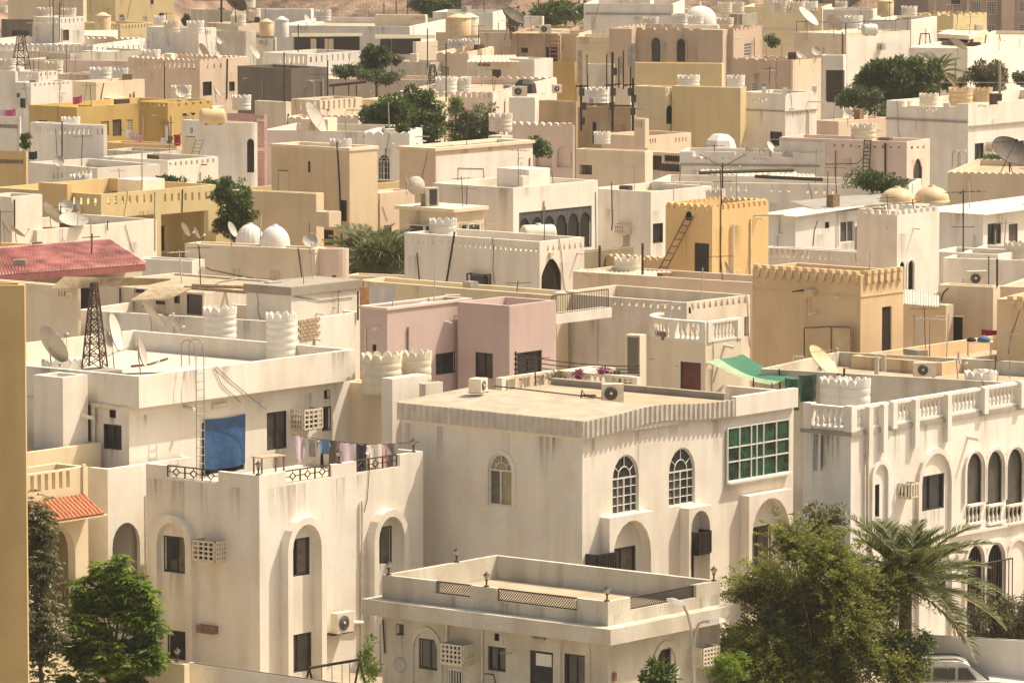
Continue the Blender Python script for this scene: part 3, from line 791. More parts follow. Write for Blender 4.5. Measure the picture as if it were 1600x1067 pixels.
def dish(x, y, w, zr, label, az=-40, el=35, mat='dish_white', zc=None, kind='offset', depth=0.13, group='satellite dishes on the roofs', hgt=None, aspect=1.0):
    """dish whose bowl centre shows at (x, y); w is its true width in photo pixels; zr the height of what it stands on"""
    hh = hgt if hgt is not None else 0.6
    p = on(x, y, zr + hh); R = w / 2 / pxm(p.y)
    if hgt is None: hh = R * 0.9 + 0.15; p = on(x, y, zr + hh); R = w / 2 / pxm(p.y)
    base = Vector((p.x, p.y, zr)); t = thing('satellite_dish', label, 'satellite dish', base, group)
    a, e = radians(az), radians(el); d = Vector((sin(a) * cos(e), cos(a) * cos(e), sin(e)))
    ex = Vector((cos(a), -sin(a), 0)); ey = ex.cross(d) * -1
    if ey.z < 0: ey = -ey
    n = 32 if w > 25 else 18; rows = 6 if w > 25 else 4
    vs = []; fs = []
    dp = R * depth * 2
    def P(rr, th, o=0.0): return p + ex * cos(th) * rr * R + ey * sin(th) * rr * R * aspect + d * (dp * (rr * rr) - dp * .5 + o)
    for side in (0, 1):
        o = -0.02 if side else 0.0; st = len(vs)
        vs.append(P(0, 0, o))
        for i in range(1, rows + 1):
            for j in range(n): vs.append(P(i / rows, 2 * pi * j / n, o))
        for j in range(n):
            k = (j + 1) % n
            f = (st, st + 1 + j, st + 1 + k); fs.append(f if not side else f[::-1])
            for i in range(rows - 1):
                q = (st + 1 + i * n + j, st + 1 + (i + 1) * n + j, st + 1 + (i + 1) * n + k, st + 1 + i * n + k); fs.append(q if not side else q[::-1])
    MB().mat(mat).add(vs, fs, True).build('reflector', t)
    mb = MB().mat('steel' if kind != 'mesh' else 'iron')
    mb.tube([P(1, 2 * pi * j / n) for j in range(n + 1)], max(.012, R * .015), 4)
    if kind == 'mesh' or R > .9:
        for j in range(12 if kind == 'mesh' else 6):
            mb.tube([P(i / 5, 2 * pi * j / (12 if kind == 'mesh' else 6), -0.03) for i in range(6)], max(.015, R * .018), 4)
    mb.build('rim', t)
    foc = p + d * R * (0.95 if kind != 'mesh' else 0.85)
    fb = MB().mat('steel' if kind != 'mesh' else 'iron')
    if kind == 'offset':
        s = P(.98, -pi / 2) if ey.z > 0 else P(.98, pi / 2)
        fb.tube([s, s + d * R * 1.0 + ey * R * .12], max(.012, R * .025), 5); q = s + d * R * 1.0 + ey * R * .12
        fb.mat('plastic_old').lathe(q - d * .05, [(.001, -.09), (.05, -.06), (.05, .06), (.001, .08)], 8, axis=d)
    else:
        for k in (0, 1, 2, 3): fb.tube([P(.92, pi / 4 + k * pi / 2), foc], max(.01, R * .012), 4)
        fb.lathe(foc, [(.001, -.1), (.09, -.08), (.09, .08), (.001, .12)], 8, axis=d)
    fb.build('feed_arm', t)
    mm = MB().mat('steel' if kind != 'mesh' else 'iron'); bk = P(0, 0, -.04)
    mm.tube([base, Vector((p.x, p.y, bk.z - .1)) - Vector((d.x, d.y, 0)) * .1, bk], max(.025, R * .035), 6)
    if R > .8:
        for k in (-1, 1): mm.tube([base + ex * k * R * .45 - Vector((d.x, d.y, 0)) * R * .5, bk], max(.02, R * .022), 5)
    mm.build('mount', t)
    return t
def mast(x, yb, yt, zr, label, r=0.03, x2=None, yagi=(), mat='iron', name='antenna_pole', cat='antenna', group='antenna poles on the roofs', lean=0, Y=None):
    b = on(x, yb, zr) if Y is None else at_depth(x, yb, Y); top = at_depth(x if x2 is None else x2, yt, b.y + lean)
    t = thing(name, label, cat, b, group)
    MB().mat(mat).tube([b, top], r, 6).build('pole', t)
    for (f, kind, ln) in yagi:
        c = b.lerp(top, f); mb = MB().mat(mat)
        if kind == 'y':      # boom with elements
            a = radians(25); d = Vector((cos(a), sin(a), 0)); e = Vector((-sin(a), cos(a), 0))
            mb.tube([c - d * ln / 2, c + d * ln / 2], .015, 4)
            for i in range(7): q = c + d * ln * (i / 6 - .5); L_ = .28 + .03 * i; mb.tube([q - e * L_ - Vector((0, 0, 0)), q + e * L_], .009, 4)
            mb.build('yagi_antenna', t)
        elif kind == 'h': mb.tube([c - Vector((ln / 2, 0, 0)), c + Vector((ln / 2, 0, 0))], .018, 4); mb.build('cross_bar', t)
        elif kind == 'v':    # two arms spread upwards
            mb.tube([c + Vector((-ln * .5, 0, ln * .28)), c, c + Vector((ln * .5, 0, ln * .28))], .02, 4)
            for s in (-1, 1):
                for i in range(4): q = c + Vector((s * ln * .5 * (i + 1) / 4, 0, ln * .28 * (i + 1) / 4)); mb.tube([q - Vector((0, .3, 0)) - Vector((.06, 0, .05)), q + Vector((0.06, .3, .05))], .01, 4)
            mb.build('spread_antenna', t)
        elif kind == 'b': mb.cbox(c, .2, .2, .3); mb.build('box', t)
    return t
def aerial_hoops(x, yb, zr, label):
    pass
def condenser(p, rz, label, w=0.85, d=0.33, hh=0.65, mat='cage_cream', face=-1, group='air conditioner outdoor units', name='air_conditioner_unit'):
    """outdoor unit; p base centre, rz turns the fan face (face normal = -y at rz 0)"""
    t = thing(name, label, 'air conditioner', p, group)
    u = Vector((cos(rz), sin(rz), 0)); v = Vector((sin(rz), -cos(rz), 0)); p = Vector(p)
    mb = MB().mat(mat); mb.box(p - u * w / 2 - v * d / 2 + Vector((0, 0, .05)), u * w, v * d, Vector((0, 0, hh))); mb.build('casing', t)
    c = p - u * w * .12 + v * (d / 2 + .004) + Vector((0, 0, .05 + hh / 2))
    MB().mat('fan_dark').lathe(c, [(.001, .0), (hh * .37, .0), (hh * .37, .014), (.001, .015)], 20, axis=v).build('fan', t)
    g = MB().mat('steel')
    for rr in (.12, .22, .3, .37): g.tube([c + v * .03 + (u * cos(a) + Vector((0, 0, 1)) * sin(a)) * hh * rr for a in np.linspace(0, 2 * pi, 17)], .006, 4)
    g.mat('plastic_white').lathe(c + v * .03, [(.001, 0), (.05, 0), (.05, .02), (.001, .02)], 8, axis=v); g.build('grille', t)
    f = MB().mat('steel')
    for s in (-.35, .35): f.box(p + u * w * s - v * d * .6, u * .05, v * d * 1.2, Vector((0, 0, .05)))
    f.build('foot', t)
    return t
def ladder(a, b, w, label, mat='iron', hoop=False, n=10, side=None, r=.022):
    a, b = Vector(a), Vector(b); t = thing('ladder', label, 'ladder', a)
    d = (b - a).normalized(); s = side if side is not None else Vector((1, 0, 0)); s = s.normalized() * w / 2
    for k in (-1, 1):
        pts = [a + s * k, b + s * k]
        if hoop:
            o = hoop; pts += [b + s * k + Vector((0, 0, .6)), b + s * k + Vector((0, 0, .85)) + o * .1] + [b + s * k + o * (.4 - .4 * cos(a)) + Vector((0, 0, .85 + .25 * sin(a))) for a in np.linspace(.4, pi - .4, 5)] + [b + s * k + o * .8 + Vector((0, 0, .8)), b + s * k + o * .8 + Vector((0, 0, .1))]
        MB().mat(mat).tube(pts, r, 6).build('rail', t)
    for i in range(n):
        c = a.lerp(b, (i + .7) / n); MB().mat(mat).tube([c - s, c + s], r * .8, 5).build('rung', t)
    return t
def cloth(p, q, drop, mat, label, seed=0, cat='laundry', group=None, name='hanging_cloth', ragged=.0, wav=.05, flare=0.0):
    """cloth hung from p to q, falling `drop` metres"""
    rr = random.Random(seed); p, q = Vector(p), Vector(q); t = (q - p); L_ = t.length; t.normalize(); nn = t.cross(Vector((0, 0, 1)))
    nx, nz = 12, 8; vs = []; fs = []; ph = rr.random() * 6
    for j in range(nz + 1):
        for i in range(nx + 1):
            f = i / nx; g = j / nz
            o = sin(f * 9 + ph) * wav * (.2 + g) + sin(f * 23 + ph * 2) * wav * .35 * g
            dr = drop * (1 - ragged * abs(sin(f * 3.1 + ph)) * 1.0)
            vs.append(p + t * (L_ * (f + (f - .5) * flare * g)) + nn * o - Vector((0, 0, dr * g + .05 * sin(pi * f))))
    for j in range(nz):
        for i in range(nx): a = j * (nx + 1) + i; fs.append((a, a + 1, a + nx + 2, a + nx + 1))
    o = MB().mat(mat).add(vs, fs, True).build(name, None, loc=p)
    return tag(o, label, cat, group)
def shirt(p, q, drop, mat, label, seed=0, group=None, legs=False):
    p, q = Vector(p), Vector(q); t = (q - p); W_ = t.length; t.normalize(); nn = t.cross(Vector((0, 0, 1)))
    if legs: out = [(0, 0), (1, 0), (.95, -1), (.6, -1), (.5, -.35), (.4, -1), (.05, -1)]
    else: out = [(.1, 0), (.9, 0), (1.12, -.4), (.98, -.48), (.88, -.3), (.9, -1), (.1, -1), (.12, -.3), (.02, -.48), (-.12, -.4)]
    ov, fs0 = cdt([(a * W_, b * drop) for a, b in out][::-1], [], [W_ * k / 6 for k in range(1, 6)])
    vs = [p + t * a.x + Vector((0, 0, a.y)) + nn * sin(a.x * 11 + seed) * .035 * (1 - a.y) for a in ov]
    o = MB().mat(mat).add(vs, [tuple(f) for f in fs0]).build('shirt' if not legs else 'trousers', None, loc=p)
    return tag(o, label, 'clothing', group)
def wire(pts, label, r=.012, mat='cable', sag=0.0, group='cables between the roofs', name='cable'):
    pts = [Vector(p) for p in pts]
    if len(pts) == 2 and sag:
        a, b = pts; pts = [a.lerp(b, f) - Vector((0, 0, sag * 4 * f * (1 - f))) for f in np.linspace(0, 1, 13)]
    o = MB().mat(mat).tube(pts, r, 4).build(name, None, loc=pts[0]); return tag(o, label, 'cable', group)
def lamp_finial(p, label, hh=.5, group='lamps on the parapets'):
    t = thing('parapet_lamp', label, 'lamp', p, group); p = Vector(p)
    MB().mat('iron').lathe(p, [(.1, 0), (.1, .03), (.03, .06), (.03, hh * .4), (.07, hh * .45), (.03, hh * .5)], 8).build('post', t)
    MB().mat('lamp_metal').lathe(p, [(.05, hh * .5), (.11, hh * .75), (.12, hh * .78)], 6).build('lantern', t)
    MB().mat('iron').lathe(p, [(.13, hh * .78), (.03, hh * .95), (.001, hh * 1.08)], 6).build('cap', t)
    return t
# ---------------------------------------------------------------- rails and balusters
def baluster_mesh(hh=0.62, r=.075, mat='white'):
    mb = MB().mat(mat)
    k = hh
    mb.lathe((0, 0, 0), [(r, 0), (r, .06 * k), (r * .5, .1 * k), (r * .95, .28 * k), (r * .9, .36 * k), (r * .42, .55 * k), (r * .38, .68 * k), (r * .75, .86 * k), (r * .9, .93 * k), (r * .9, k)], 9)
    o = mb.build('baluster_mesh_source'); me = o.data; bpy.data.objects.remove(o); return me
BAL = {}
def balustrade(h, s0, s1, zb, zt, parent, mat='white', sp=.24, rail=.1, dep=0.1, r=.075, piers=(), pw=.25):
    """balusters, foot and hand rail along the footprint of h from s0 to s1"""
    key = (mat, round(zt - zb, 2), r)
    if key not in BAL: BAL[key] = baluster_mesh(zt - zb - 2 * rail, r, mat)
    me = BAL[key]
    n = max(1, int(abs(s1 - s0) / sp)); pts = np.linspace(s0, s1, max(3, n) * 1 + 1)
    def railm(z0, z1, wd, nm):
        mb = MB().mat(mat)
        for a, b in zip(pts[:-1], pts[1:]):
            A, B = h.pos(a, z0), h.pos(b, z0); A2, B2 = h.pos(a, z0, .2), h.pos(b, z0, .2)
            e = (B - A).normalized() * .001; nn = h.frame((a + b) / 2)[1] * (wd / 2)
            mid = lambda P, Q: (P + Q) / 2
            mb.prism([mid(A, A2) + nn - e, mid(A, A2) - nn - e, mid(B, B2) - nn + e, mid(B, B2) + nn + e], (0, 0, z1 - z0))
        mb.build(nm, parent)
    if len(pts) > 4 and not h_curved(h):
        pts_ = pts; pts = np.array([s0, s1]); railm(zb, zb + rail, .24, 'base_rail'); railm(zt - rail, zt, .28, 'hand_rail'); pts = pts_
    else: railm(zb, zb + rail, .24, 'base_rail'); railm(zt - rail, zt, .28, 'hand_rail')
    for i in range(n):
        s = s0 + (s1 - s0) * (i + .5) / n
        if any(abs(s - q) < pw / 2 for q in piers): continue
        part_copy('baluster', me, parent, h.pos(s, zb + rail, .1))
    for q in piers:
        c = h.pos(q, zb, .1); t, nn = h.frame(q)
        MB().mat(mat).box(c - t * pw / 2 - nn * .15, t * pw, nn * .3, Vector((0, 0, zt - zb - .002))).build('pier', parent)
def h_curved(h): return len(h.fp) > 4
def iron_rail(h, s0, s1, zb, zt, parent, sp=.12, mat='iron', style='bars', dep=0.1, name='railing'):
    def P(s, z): return h.pos(s, z, dep)
    mb = MB().mat(mat)
    mb.tube([P(s0, zt), P(s1, zt)], .025, 4); mb.tube([P(s0, zb), P(s1, zb)], .02, 4)
    mb.tube([P(s0, zb), P(s0, zt)], .025, 4); mb.tube([P(s1, zb), P(s1, zt)], .025, 4)
    if style == 'bars':
        n = int(abs(s1 - s0) / sp)
        fr = mb.build(name, parent)
        lv = parent.parent is None
        for i in range(1, n): s = s0 + (s1 - s0) * i / n; MB().mat(mat).tube([P(s, zb), P(s, zt)], .014, 4).build('bar', fr if lv else parent)
        return
    elif style == 'diamond':
        n = max(1, round(abs(s1 - s0) / .75)); zc = (zb + zt) / 2; hz = (zt - zb) * .3
        for i in range(n):
            a = s0 + (s1 - s0) * i / n; b = s0 + (s1 - s0) * (i + 1) / n; c = (a + b) / 2; hw = (b - a) * .2
            mb.tube([P(a, zb), P(a, zt)], .03, 4)
            mb.tube([P(c - hw, zc), P(c, zc + hz), P(c + hw, zc), P(c, zc - hz), P(c - hw, zc)], .03, 4)
            mb.tube([P(a, zc), P(c - hw, zc)], .018, 4); mb.tube([P(c + hw, zc), P(b, zc)], .018, 4)
            mb.tube([P(c, zc + hz), P(c, zt)], .015, 4); mb.tube([P(c, zb), P(c, zc - hz)], .015, 4)
    elif style == 'lattice':
        d = .11; L_ = s1 - s0; H_ = zt - zb; n = int((L_ + H_) / d)
        for i in range(1, n):
            k = i * d
            a = (s0 + max(0, k - H_), zb + min(k, H_)); b = (s0 + min(k, L_), zb + max(0, k - L_))
            mb.tube([P(a[0], a[1]), P(b[0], b[1])], .016, 4, cap=False)
            mb.tube([P(s1 + s0 - a[0], a[1]), P(s1 + s0 - b[0], b[1])], .016, 4, cap=False)
    mb.build(name, parent)
# ---------------------------------------------------------------- steel
def lattice_tower(b, hh, w0, w1, label, mat='rust', n=9, sides=4):
    t = thing('lattice_mast', label, 'mast', b); b = Vector(b)
    def c(k, z): w = (w0 + (w1 - w0) * z / hh) / 2; a = 2 * pi * k / sides + .5; return b + Vector((cos(a) * w * 1.3, sin(a) * w * 1.3, z))
    for k in range(sides): MB().mat(mat).tube([c(k, 0), c(k, hh)], .035, 5).build('leg', t)
    for i in range(n):
        z0 = hh * i / n; z1 = hh * (i + 1) / n; mb = MB().mat(mat)
        for k in range(sides):
            mb.tube([c(k, z0), c(k + 1, z1)], .018, 4); mb.tube([c(k + 1, z0), c(k, z1)], .018, 4); mb.tube([c(k, z1), c(k + 1, z1)], .02, 4)
        mb.build('bracing', t)
    return t
# ---------------------------------------------------------------- plants
def leaf_mesh(pos, nrm_spread, size, mat, name, parent, aspect=2.2, droop=0.0, rnd=None, dirs=None, fold=True):
    """many leaves at pos (N,3): each a bent diamond"""
    N = len(pos); size = np.asarray(size) * np.ones(N)
    if dirs is None:
        dirs = RNG.normal(size=(N, 3)); dirs[:, 2] = dirs[:, 2] * .6 - droop
    dirs = dirs / np.linalg.norm(dirs, axis=1, keepdims=True)
    up = RNG.normal(size=(N, 3)) * .55 + np.array([0.1, -.1, 1.0]); side = np.cross(dirs, up); side /= np.linalg.norm(side, axis=1, keepdims=True) + 1e-9
    L_ = size[:, None]; Wd = L_ / aspect / 2
    nn = np.cross(side, dirs)
    a = pos; b = pos + dirs * L_ * .45 + side * Wd + nn * L_ * .06; c = pos + dirs * L_ - nn * L_ * .05 * 1; d = pos + dirs * L_ * .45 - side * Wd + nn * L_ * .06
    V = np.stack([a, b, c, d], 1).reshape(-1, 3)
    off = Vector(WLOC.get(parent.name, Vector(root_of(parent).location))) if parent is not None else Vector((0, 0, 0))
    V = V - np.array(off)
    me = bpy.data.meshes.new(name); me.vertices.add(4 * N); me.vertices.foreach_set('co', V.astype(np.float32).ravel())
    me.loops.add(4 * N); me.polygons.add(N)
    me.loops.foreach_set('vertex_index', np.arange(4 * N, dtype=np.int32)); me.polygons.foreach_set('loop_start', np.arange(0, 4 * N, 4, dtype=np.int32))
    me.polygons.foreach_set('loop_total', np.full(N, 4, dtype=np.int32))
    me.update(); me.validate()
    at = me.attributes.new('rnd', 'FLOAT', 'FACE'); r = (rnd if rnd is not None else RNG.random(N)).astype(np.float32)
    at.data.foreach_set('value', r[:len(at.data)])
    me.materials.append(MATS[mat]); o = bpy.data.objects.new(name, me); link(o, parent); WLOC[o.name] = off
    return o
def clumps(c, R, n, spread=0.75, lo=-1.0):
    """n clump centres filling an ellipsoid with a rough surface"""
    out = []
    while len(out) < n:
        q = RNG.normal(size=3); q /= np.linalg.norm(q); r = RNG.random() ** .4
        if q[2] * r < lo: continue
        out.append(np.array(c) + q * np.array(R) * r * (.8 + .35 * RNG.random()))
    return np.array(out)
def tree(x, y, w, hpx, Y, label, leaf='leaf_mid', n=9000, size=.16, style='round', zb=0.0, cl=70, clr=.28, name='tree', cat='tree', group=None, trunk=True, aspect=2.2, droop=.0, yr=None, lumps=None, ros=0):
    """crown centre shows at (x, y), w by hpx photo pixels"""
    c = at_depth(x, y, Y); k = pxm(Y); Rx = w / 2 / k; Rz = hpx / 2 / k; Ry = yr or Rx * .8
    b = Vector((c.x, c.y, zb)); t = thing(name, label, cat, b, group)
    if lumps is None and cl >= 40 and w * hpx > 2500:      # an uneven outline: several overlapping lobes
        lumps = [(RNG.uniform(-.45, .45), RNG.uniform(-.45, .42), RNG.uniform(.5, .72), RNG.uniform(.45, .68)) for _ in range(7)]
    if lumps:
        per_ = max(6, cl // len(lumps)); parts = []
        for (dx, dz, rx, rz) in lumps:
            cc = Vector(c) + Vector((dx * Rx, RNG.uniform(-.3, .3) * Ry, dz * Rz)); parts.append(clumps(cc, (rx * Rx, rx * Ry, rz * Rz), per_))
        cs = np.concatenate(parts); cl = len(cs)
    else: cs = clumps(c, (Rx * .85, Ry * .85, Rz * .85), cl)
    rad = clr * (Rx + Rz) / 2 * (0.5 + .8 * RNG.random(cl)) * (.75 if lumps else 1)
    tone = RNG.random(cl)
    m = n // ros if ros else n
    per = RNG.choice(cl, m, p=rad ** 2 / (rad ** 2).sum())
    q = RNG.normal(size=(m, 3)); q /= np.linalg.norm(q, axis=1, keepdims=True); q *= (RNG.random(m) ** .35)[:, None]
    pos = cs[per] + q * rad[per][:, None] * np.array([1, 1, .75])
    rnd = np.clip(tone[per] * .5 + .5 * RNG.random(m), 0, 1)
    if ros:
        pos = np.repeat(pos, ros, axis=0); rnd = np.repeat(rnd, ros) * .8 + .2 * RNG.random(m * ros)
        a = RNG.random(m * ros) * 2 * pi; dirs = np.stack([np.cos(a), np.sin(a), -droop - .5 * RNG.random(m * ros) + .25], 1) + np.repeat(q, ros, axis=0) * .35
        N = m * ros
    else:
        dirs = q + RNG.normal(size=(m, 3)) * .6; dirs[:, 2] -= droop; N = m
    leaf_mesh(pos, 0, size * (.6 + .8 * RNG.random(N)), leaf, 'crown', t, aspect=aspect, rnd=rnd, dirs=dirs)
    if trunk and cat == 'tree':
        mb = MB().mat('bark'); fork = Vector((c.x, c.y, max(zb + .3, c.z - Rz * .7)))
        mb.tube([b, b.lerp(fork, .5) + Vector((.1, 0, 0)), fork], .05 * Rx + .08, 8, r2=.035 * Rx + .05); mb.build('trunk', t)
        lb = MB().mat('bark')
        for i in RNG.choice(cl, min(cl, 18), replace=False):
            e = Vector(cs[i]); mm = fork.lerp(e, .5) + Vector(RNG.normal(size=3) * .12 * Rx)
            lb.tube([fork, mm, e], .05 + .012 * Rx, 5, r2=.012)
        lb.build('limbs', t)
    return t
def twig_tree(x, y, w, hpx, Y, label, leaf, n_twigs=420, leaflets=46, size=.09, zb=0.0, name='tree', droop=1.0, ratio=.9, tl=None):
    """loose feathery crown made of arching twigs with rows of leaflets"""
    c = at_depth(x, y, Y); k = pxm(Y); Rx = w / 2 / k; Rz = hpx / 2 / k
    b = Vector((c.x, c.y, zb)); t = thing(name, label, 'tree', b)
    P = []; D = []; Rn = []; mb = MB().mat('bark')
    cs = clumps(c, (Rx * .8, Rx * .75, Rz * .8), 34); tl = tl or .34 * Rx
    for i in range(n_twigs):
        j = RNG.integers(len(cs)); q = RNG.normal(size=3); q /= np.linalg.norm(q)
        s = cs[j] + q * .22 * Rx * RNG.random(); d = (s - np.array(c)) / np.array([Rx, Rx, Rz]); d = d + RNG.normal(size=3) * .5; d[2] += .25; d /= np.linalg.norm(d)
        L_ = tl * (.6 + .8 * RNG.random()); pts = []
        for m in range(leaflets):
            f = m / leaflets; p = s + d * L_ * f + np.array([0, 0, -droop * .45 * L_ * f * f]); pts.append(p)
        pts = np.array(pts); P.append(pts + RNG.normal(size=pts.shape) * .03)
        sd = np.cross(d, [0, 0, 1.0]); sd /= np.linalg.norm(sd) + 1e-6
        D.append(np.where((np.arange(leaflets) % 2)[:, None] == 0, sd, -sd) + d * .7 + RNG.normal(size=pts.shape) * .5)
        Rn.append(np.full(leaflets, RNG.random() * .6) + .4 * RNG.random(leaflets))
        if i % 3 == 0: mb.tube([Vector(pts[0]), Vector(pts[leaflets // 2]), Vector(pts[-1])], .014, 3, r2=.005, cap=False)
    P = np.concatenate(P); D = np.concatenate(D)
    leaf_mesh(P, 0, size * (.6 + .8 * RNG.random(len(P))), leaf, 'crown', t, aspect=2.6, dirs=D, rnd=np.concatenate(Rn))
    fork = Vector((c.x, c.y, max(zb + .4, c.z - Rz * .75)))
    for q in cs[::2]: e = Vector(q); mb.tube([fork, fork.lerp(e, .55) + Vector(RNG.normal(size=3) * .1 * Rx), e], .06, 5, r2=.015)
    mb.build('limbs', t)
    MB().mat('bark').tube([b, b.lerp(fork, .5) + Vector((.15, 0, 0)), fork], .22, 8, r2=.15).build('trunk', t)
    return t
def palm(x, y, Y, R, label, n=34, zb=0.0, leaf='leaf_palm', drymix=4, seed=3):
    """date palm: heart of the crown at (x, y), fronds R metres long"""
    rr = random.Random(seed); c = at_depth(x, y, Y); b = Vector((c.x, c.y, zb)); t = thing('date_palm', label, 'palm tree', b)
    MB().mat('palm_bark').tube([b, b.lerp(c, .5), c], .26, 10, r2=.22).build('trunk', t)
    for i in range(n):
        az = i * 2.39996 + rr.uniform(-.2, .2); f = i / n; el = radians(86 - 100 * f + rr.uniform(-8, 8)); L_ = R * (0.82 + .3 * rr.random()) * (1 if f > .12 else .8)
        dry = f > 1 - drymix / n
        h_ = Vector((cos(az), sin(az), 0)); pts = []; p = Vector(c); e = el; m = 14
        for k in range(m + 1):
            pts.append(p.copy()); p = p + (h_ * cos(e) + Vector((0, 0, 1)) * sin(e)) * (L_ / m); e -= radians(4.2 if not dry else 6.5)
        mb = MB().mat('wood_pale' if not dry else 'leaf_dry').tube(pts, .035, 4, r2=.008, cap=False)
        fr = mb.build('frond', t)
        nl = 64; P = []; D = []; S_ = []
        for k in range(nl):
            g = .1 + .9 * k / nl; q = g * m; i0 = min(m - 1, int(q)); p = pts[i0].lerp(pts[i0 + 1], q - i0); d = (pts[i0 + 1] - pts[i0]).normalized()
            sd = d.cross(Vector((0, 0, 1))).normalized(); up = sd.cross(d)
            for s in (-1, 1):
                P.append(p); D.append(sd * s * .75 + d * .75 + up * .28 + Vector((rr.uniform(-.1, .1), rr.uniform(-.1, .1), rr.uniform(-.12, .05)))); S_.append(R * .2 * (sin(pi * min(1, g * .9 + .12)) ** .6 + .15))
        leaf_mesh(np.array(P), 0, np.array(S_), leaf if not dry else 'leaf_dry', 'leaflets', fr, aspect=11, dirs=np.array(D), rnd=RNG.random(len(P)) * .6 + .4 * rr.random())
    return t
# ---------------------------------------------------------------- sheet roofs
def sheet_roof(pts, mat, label=None, parent=None, ribs=0, amp=.04, thick=.03, name='sheet_roof', cat='canopy', along=0, loc=None):
    """corrugated sheet over the quad pts (a, b, c, d); corrugation runs from ab to dc"""
    a, b, c, d = [Vector(p) for p in pts]
    n = max(8, ribs * 4) if ribs else 1
    up = (b - a).cross(d - a).normalized()
    if up.z < 0: up = -up
    vs = []; fs = []
    for i in range(n + 1):
        f = i / n; o = up * (amp * sin(2 * pi * ribs * f) if ribs else 0)
        p, q = a.lerp(b, f) + o, d.lerp(c, f) + o
        vs += [p, q, p - up * thick, q - up * thick]
    for i in range(n):
        k = i * 4; l = k + 4
        fs += [(k, l, l + 1, k + 1), (k + 2, k + 3, l + 3, l + 2), (k, k + 2, l + 2, l), (k + 1, l + 1, l + 3, k + 3)]
    fs += [(0, 1, 3, 2), (n * 4, n * 4 + 2, n * 4 + 3, n * 4 + 1)]
    o = MB().mat(mat).add(vs, fs).build(name, parent, loc=(None if parent else a))
    if parent is None: tag(o, label, cat)
    return o

def clutter(h, rr):
    """small fixed rods, pipes, vents and hanging cables of one house"""
    P = h.root; Y = h.C.y; far = Y > 230
    zr = h.zr if h.z - h.zr < 1.6 else h.z; L_ = h.ss[-1]
    vis = [(h.ss[1], h.ss[2]), (h.ss[-3] if len(h.ss) > 5 else h.ss[2], h.ss[-2] if len(h.ss) > 5 else h.ss[3])] if len(h.ss) == 5 else [(h.ss[1], h.ss[-2])]
    for k in range(rr.choice((1, 1, 2, 3))):
        a, c = rr.uniform(.08, .92), rr.uniform(.08, .92); q = h.C + h.u * h.A * a + h.v * h.B * c; b = Vector((q.x, q.y, zr)); hh = rr.uniform(.9, 2.6); r = rr.uniform(.018, .035)
        top = b + Vector((rr.uniform(-.15, .15), rr.uniform(-.1, .1), hh)); m = rr.choice(('iron', 'steel', 'rust', 'cable_pale')); mb = MB().mat(m).tube([b, top], r, 5)
        if rr.random() < .45:
            az = rr.uniform(-.6, .6); d = Vector((cos(az), sin(az), 0)); c2 = top - UPV * .1; mb.tube([c2 - d * .6, c2 + d * .6], r * .5, 4)
            for i in range(5): q2 = c2 + d * (.6 - .28 * i); e = Vector((-d.y, d.x, 0)) * .3; mb.tube([q2 - e, q2 + e], r * .4, 4)
        elif rr.random() < .4: mb.tube([top - Vector((.5, 0, .2)), top + Vector((.4, 0, -.15))], r * .6, 4)
        mb.build('antenna', P)
    if rr.random() < .7:      # vent box, pipe run or stored planks on the roof
        a, c = rr.uniform(.15, .85), rr.uniform(.15, .85); q = h.C + h.u * h.A * a + h.v * h.B * c
        MB().mat(rr.choice(('concrete', 'old_white', 'rust', 'wood', 'steel'))).cbox((q.x, q.y, zr), rr.uniform(.4, 1.2), rr.uniform(.3, .7), rr.uniform(.3, .95), rr.uniform(0, 3)).build('roof_box', P)
    if rr.random() < .6:
        q = h.C + h.u * h.A * rr.uniform(.2, .8) + h.v * h.B * rr.uniform(.1, .9); a = rr.uniform(0, 3); d = Vector((cos(a), sin(a), 0)) * rr.uniform(1, 2.2); b = Vector((q.x, q.y, zr + .06))
        MB().mat(rr.choice(('steel', 'cable_pale', 'rust'))).tube([b - d, b, b + d + Vector((d.y, -d.x, 0)) * .4], .04, 5).build('roof_pipe', P)
    if h.A > 7 and h.B > 5 and Y > 300 and rr.random() < .4:
        a, c = rr.uniform(.45, .7), rr.uniform(.3, .6); q = h.C + h.u * h.A * a + h.v * h.B * c; w1, w2, hh = rr.uniform(1.8, 3), rr.uniform(1.8, 2.6), rr.uniform(.9, 1.35)
        MB().mat(rr.choice((h.mat, 'white', 'cream', 'old_white'))).box(Vector((q.x, q.y, zr)), Vector((h.u.x, h.u.y, 0)) * w1, Vector((h.v.x, h.v.y, 0)) * w2, UPV * hh).build('stair_room', P)
    for a, b in vis:
        if b - a < 1.2: continue
        for k in range(int((b - a) / 3) + 1):
            if rr.random() < .6: drip(h, rr.uniform(a + .4, b - .4), h.z - rr.choice((.02 if h.hascren is False else 1.15, 1.15)), rr.uniform(.3, 1.3), rr.uniform(.8, 2.6))
        if rr.random() < .75:   # cable or drain down the wall
            s = rr.uniform(a + .3, b - .3); t, n = h.frame(s); z = h.z; pts = []
            if rr.random() < .5:
                n_ = 6; ln = rr.uniform(1.2, 3.5); sl = rr.uniform(-.25, .25)
                pts = [h.pos(s + sl * ln * f + .05 * sin(f * 7), z + .02 - ln * f) + n * .025 for f in np.linspace(0, 1, n_)]
                MB().mat('cable').tube([h.pos(s, z + .02, .2)] + pts, .014, 4).build('cable', P)
            else: MB().mat(rr.choice(('cage_cream', 'steel', 'old_white'))).tube([h.pos(s, z - .9) + n * .05, h.pos(s, max(h.base, z - 5)) + n * .05], .045, 5).build('drain_pipe', P)
        if rr.random() < .5:
            s = rr.uniform(a + .3, b - .3); t, n = h.frame(s); p = h.pos(s, h.z - rr.uniform(.75, 1.0)); MB().mat('frame_white').tube([p, p + n * .4 - UPV * .04], .05, 6).build('spout', P)
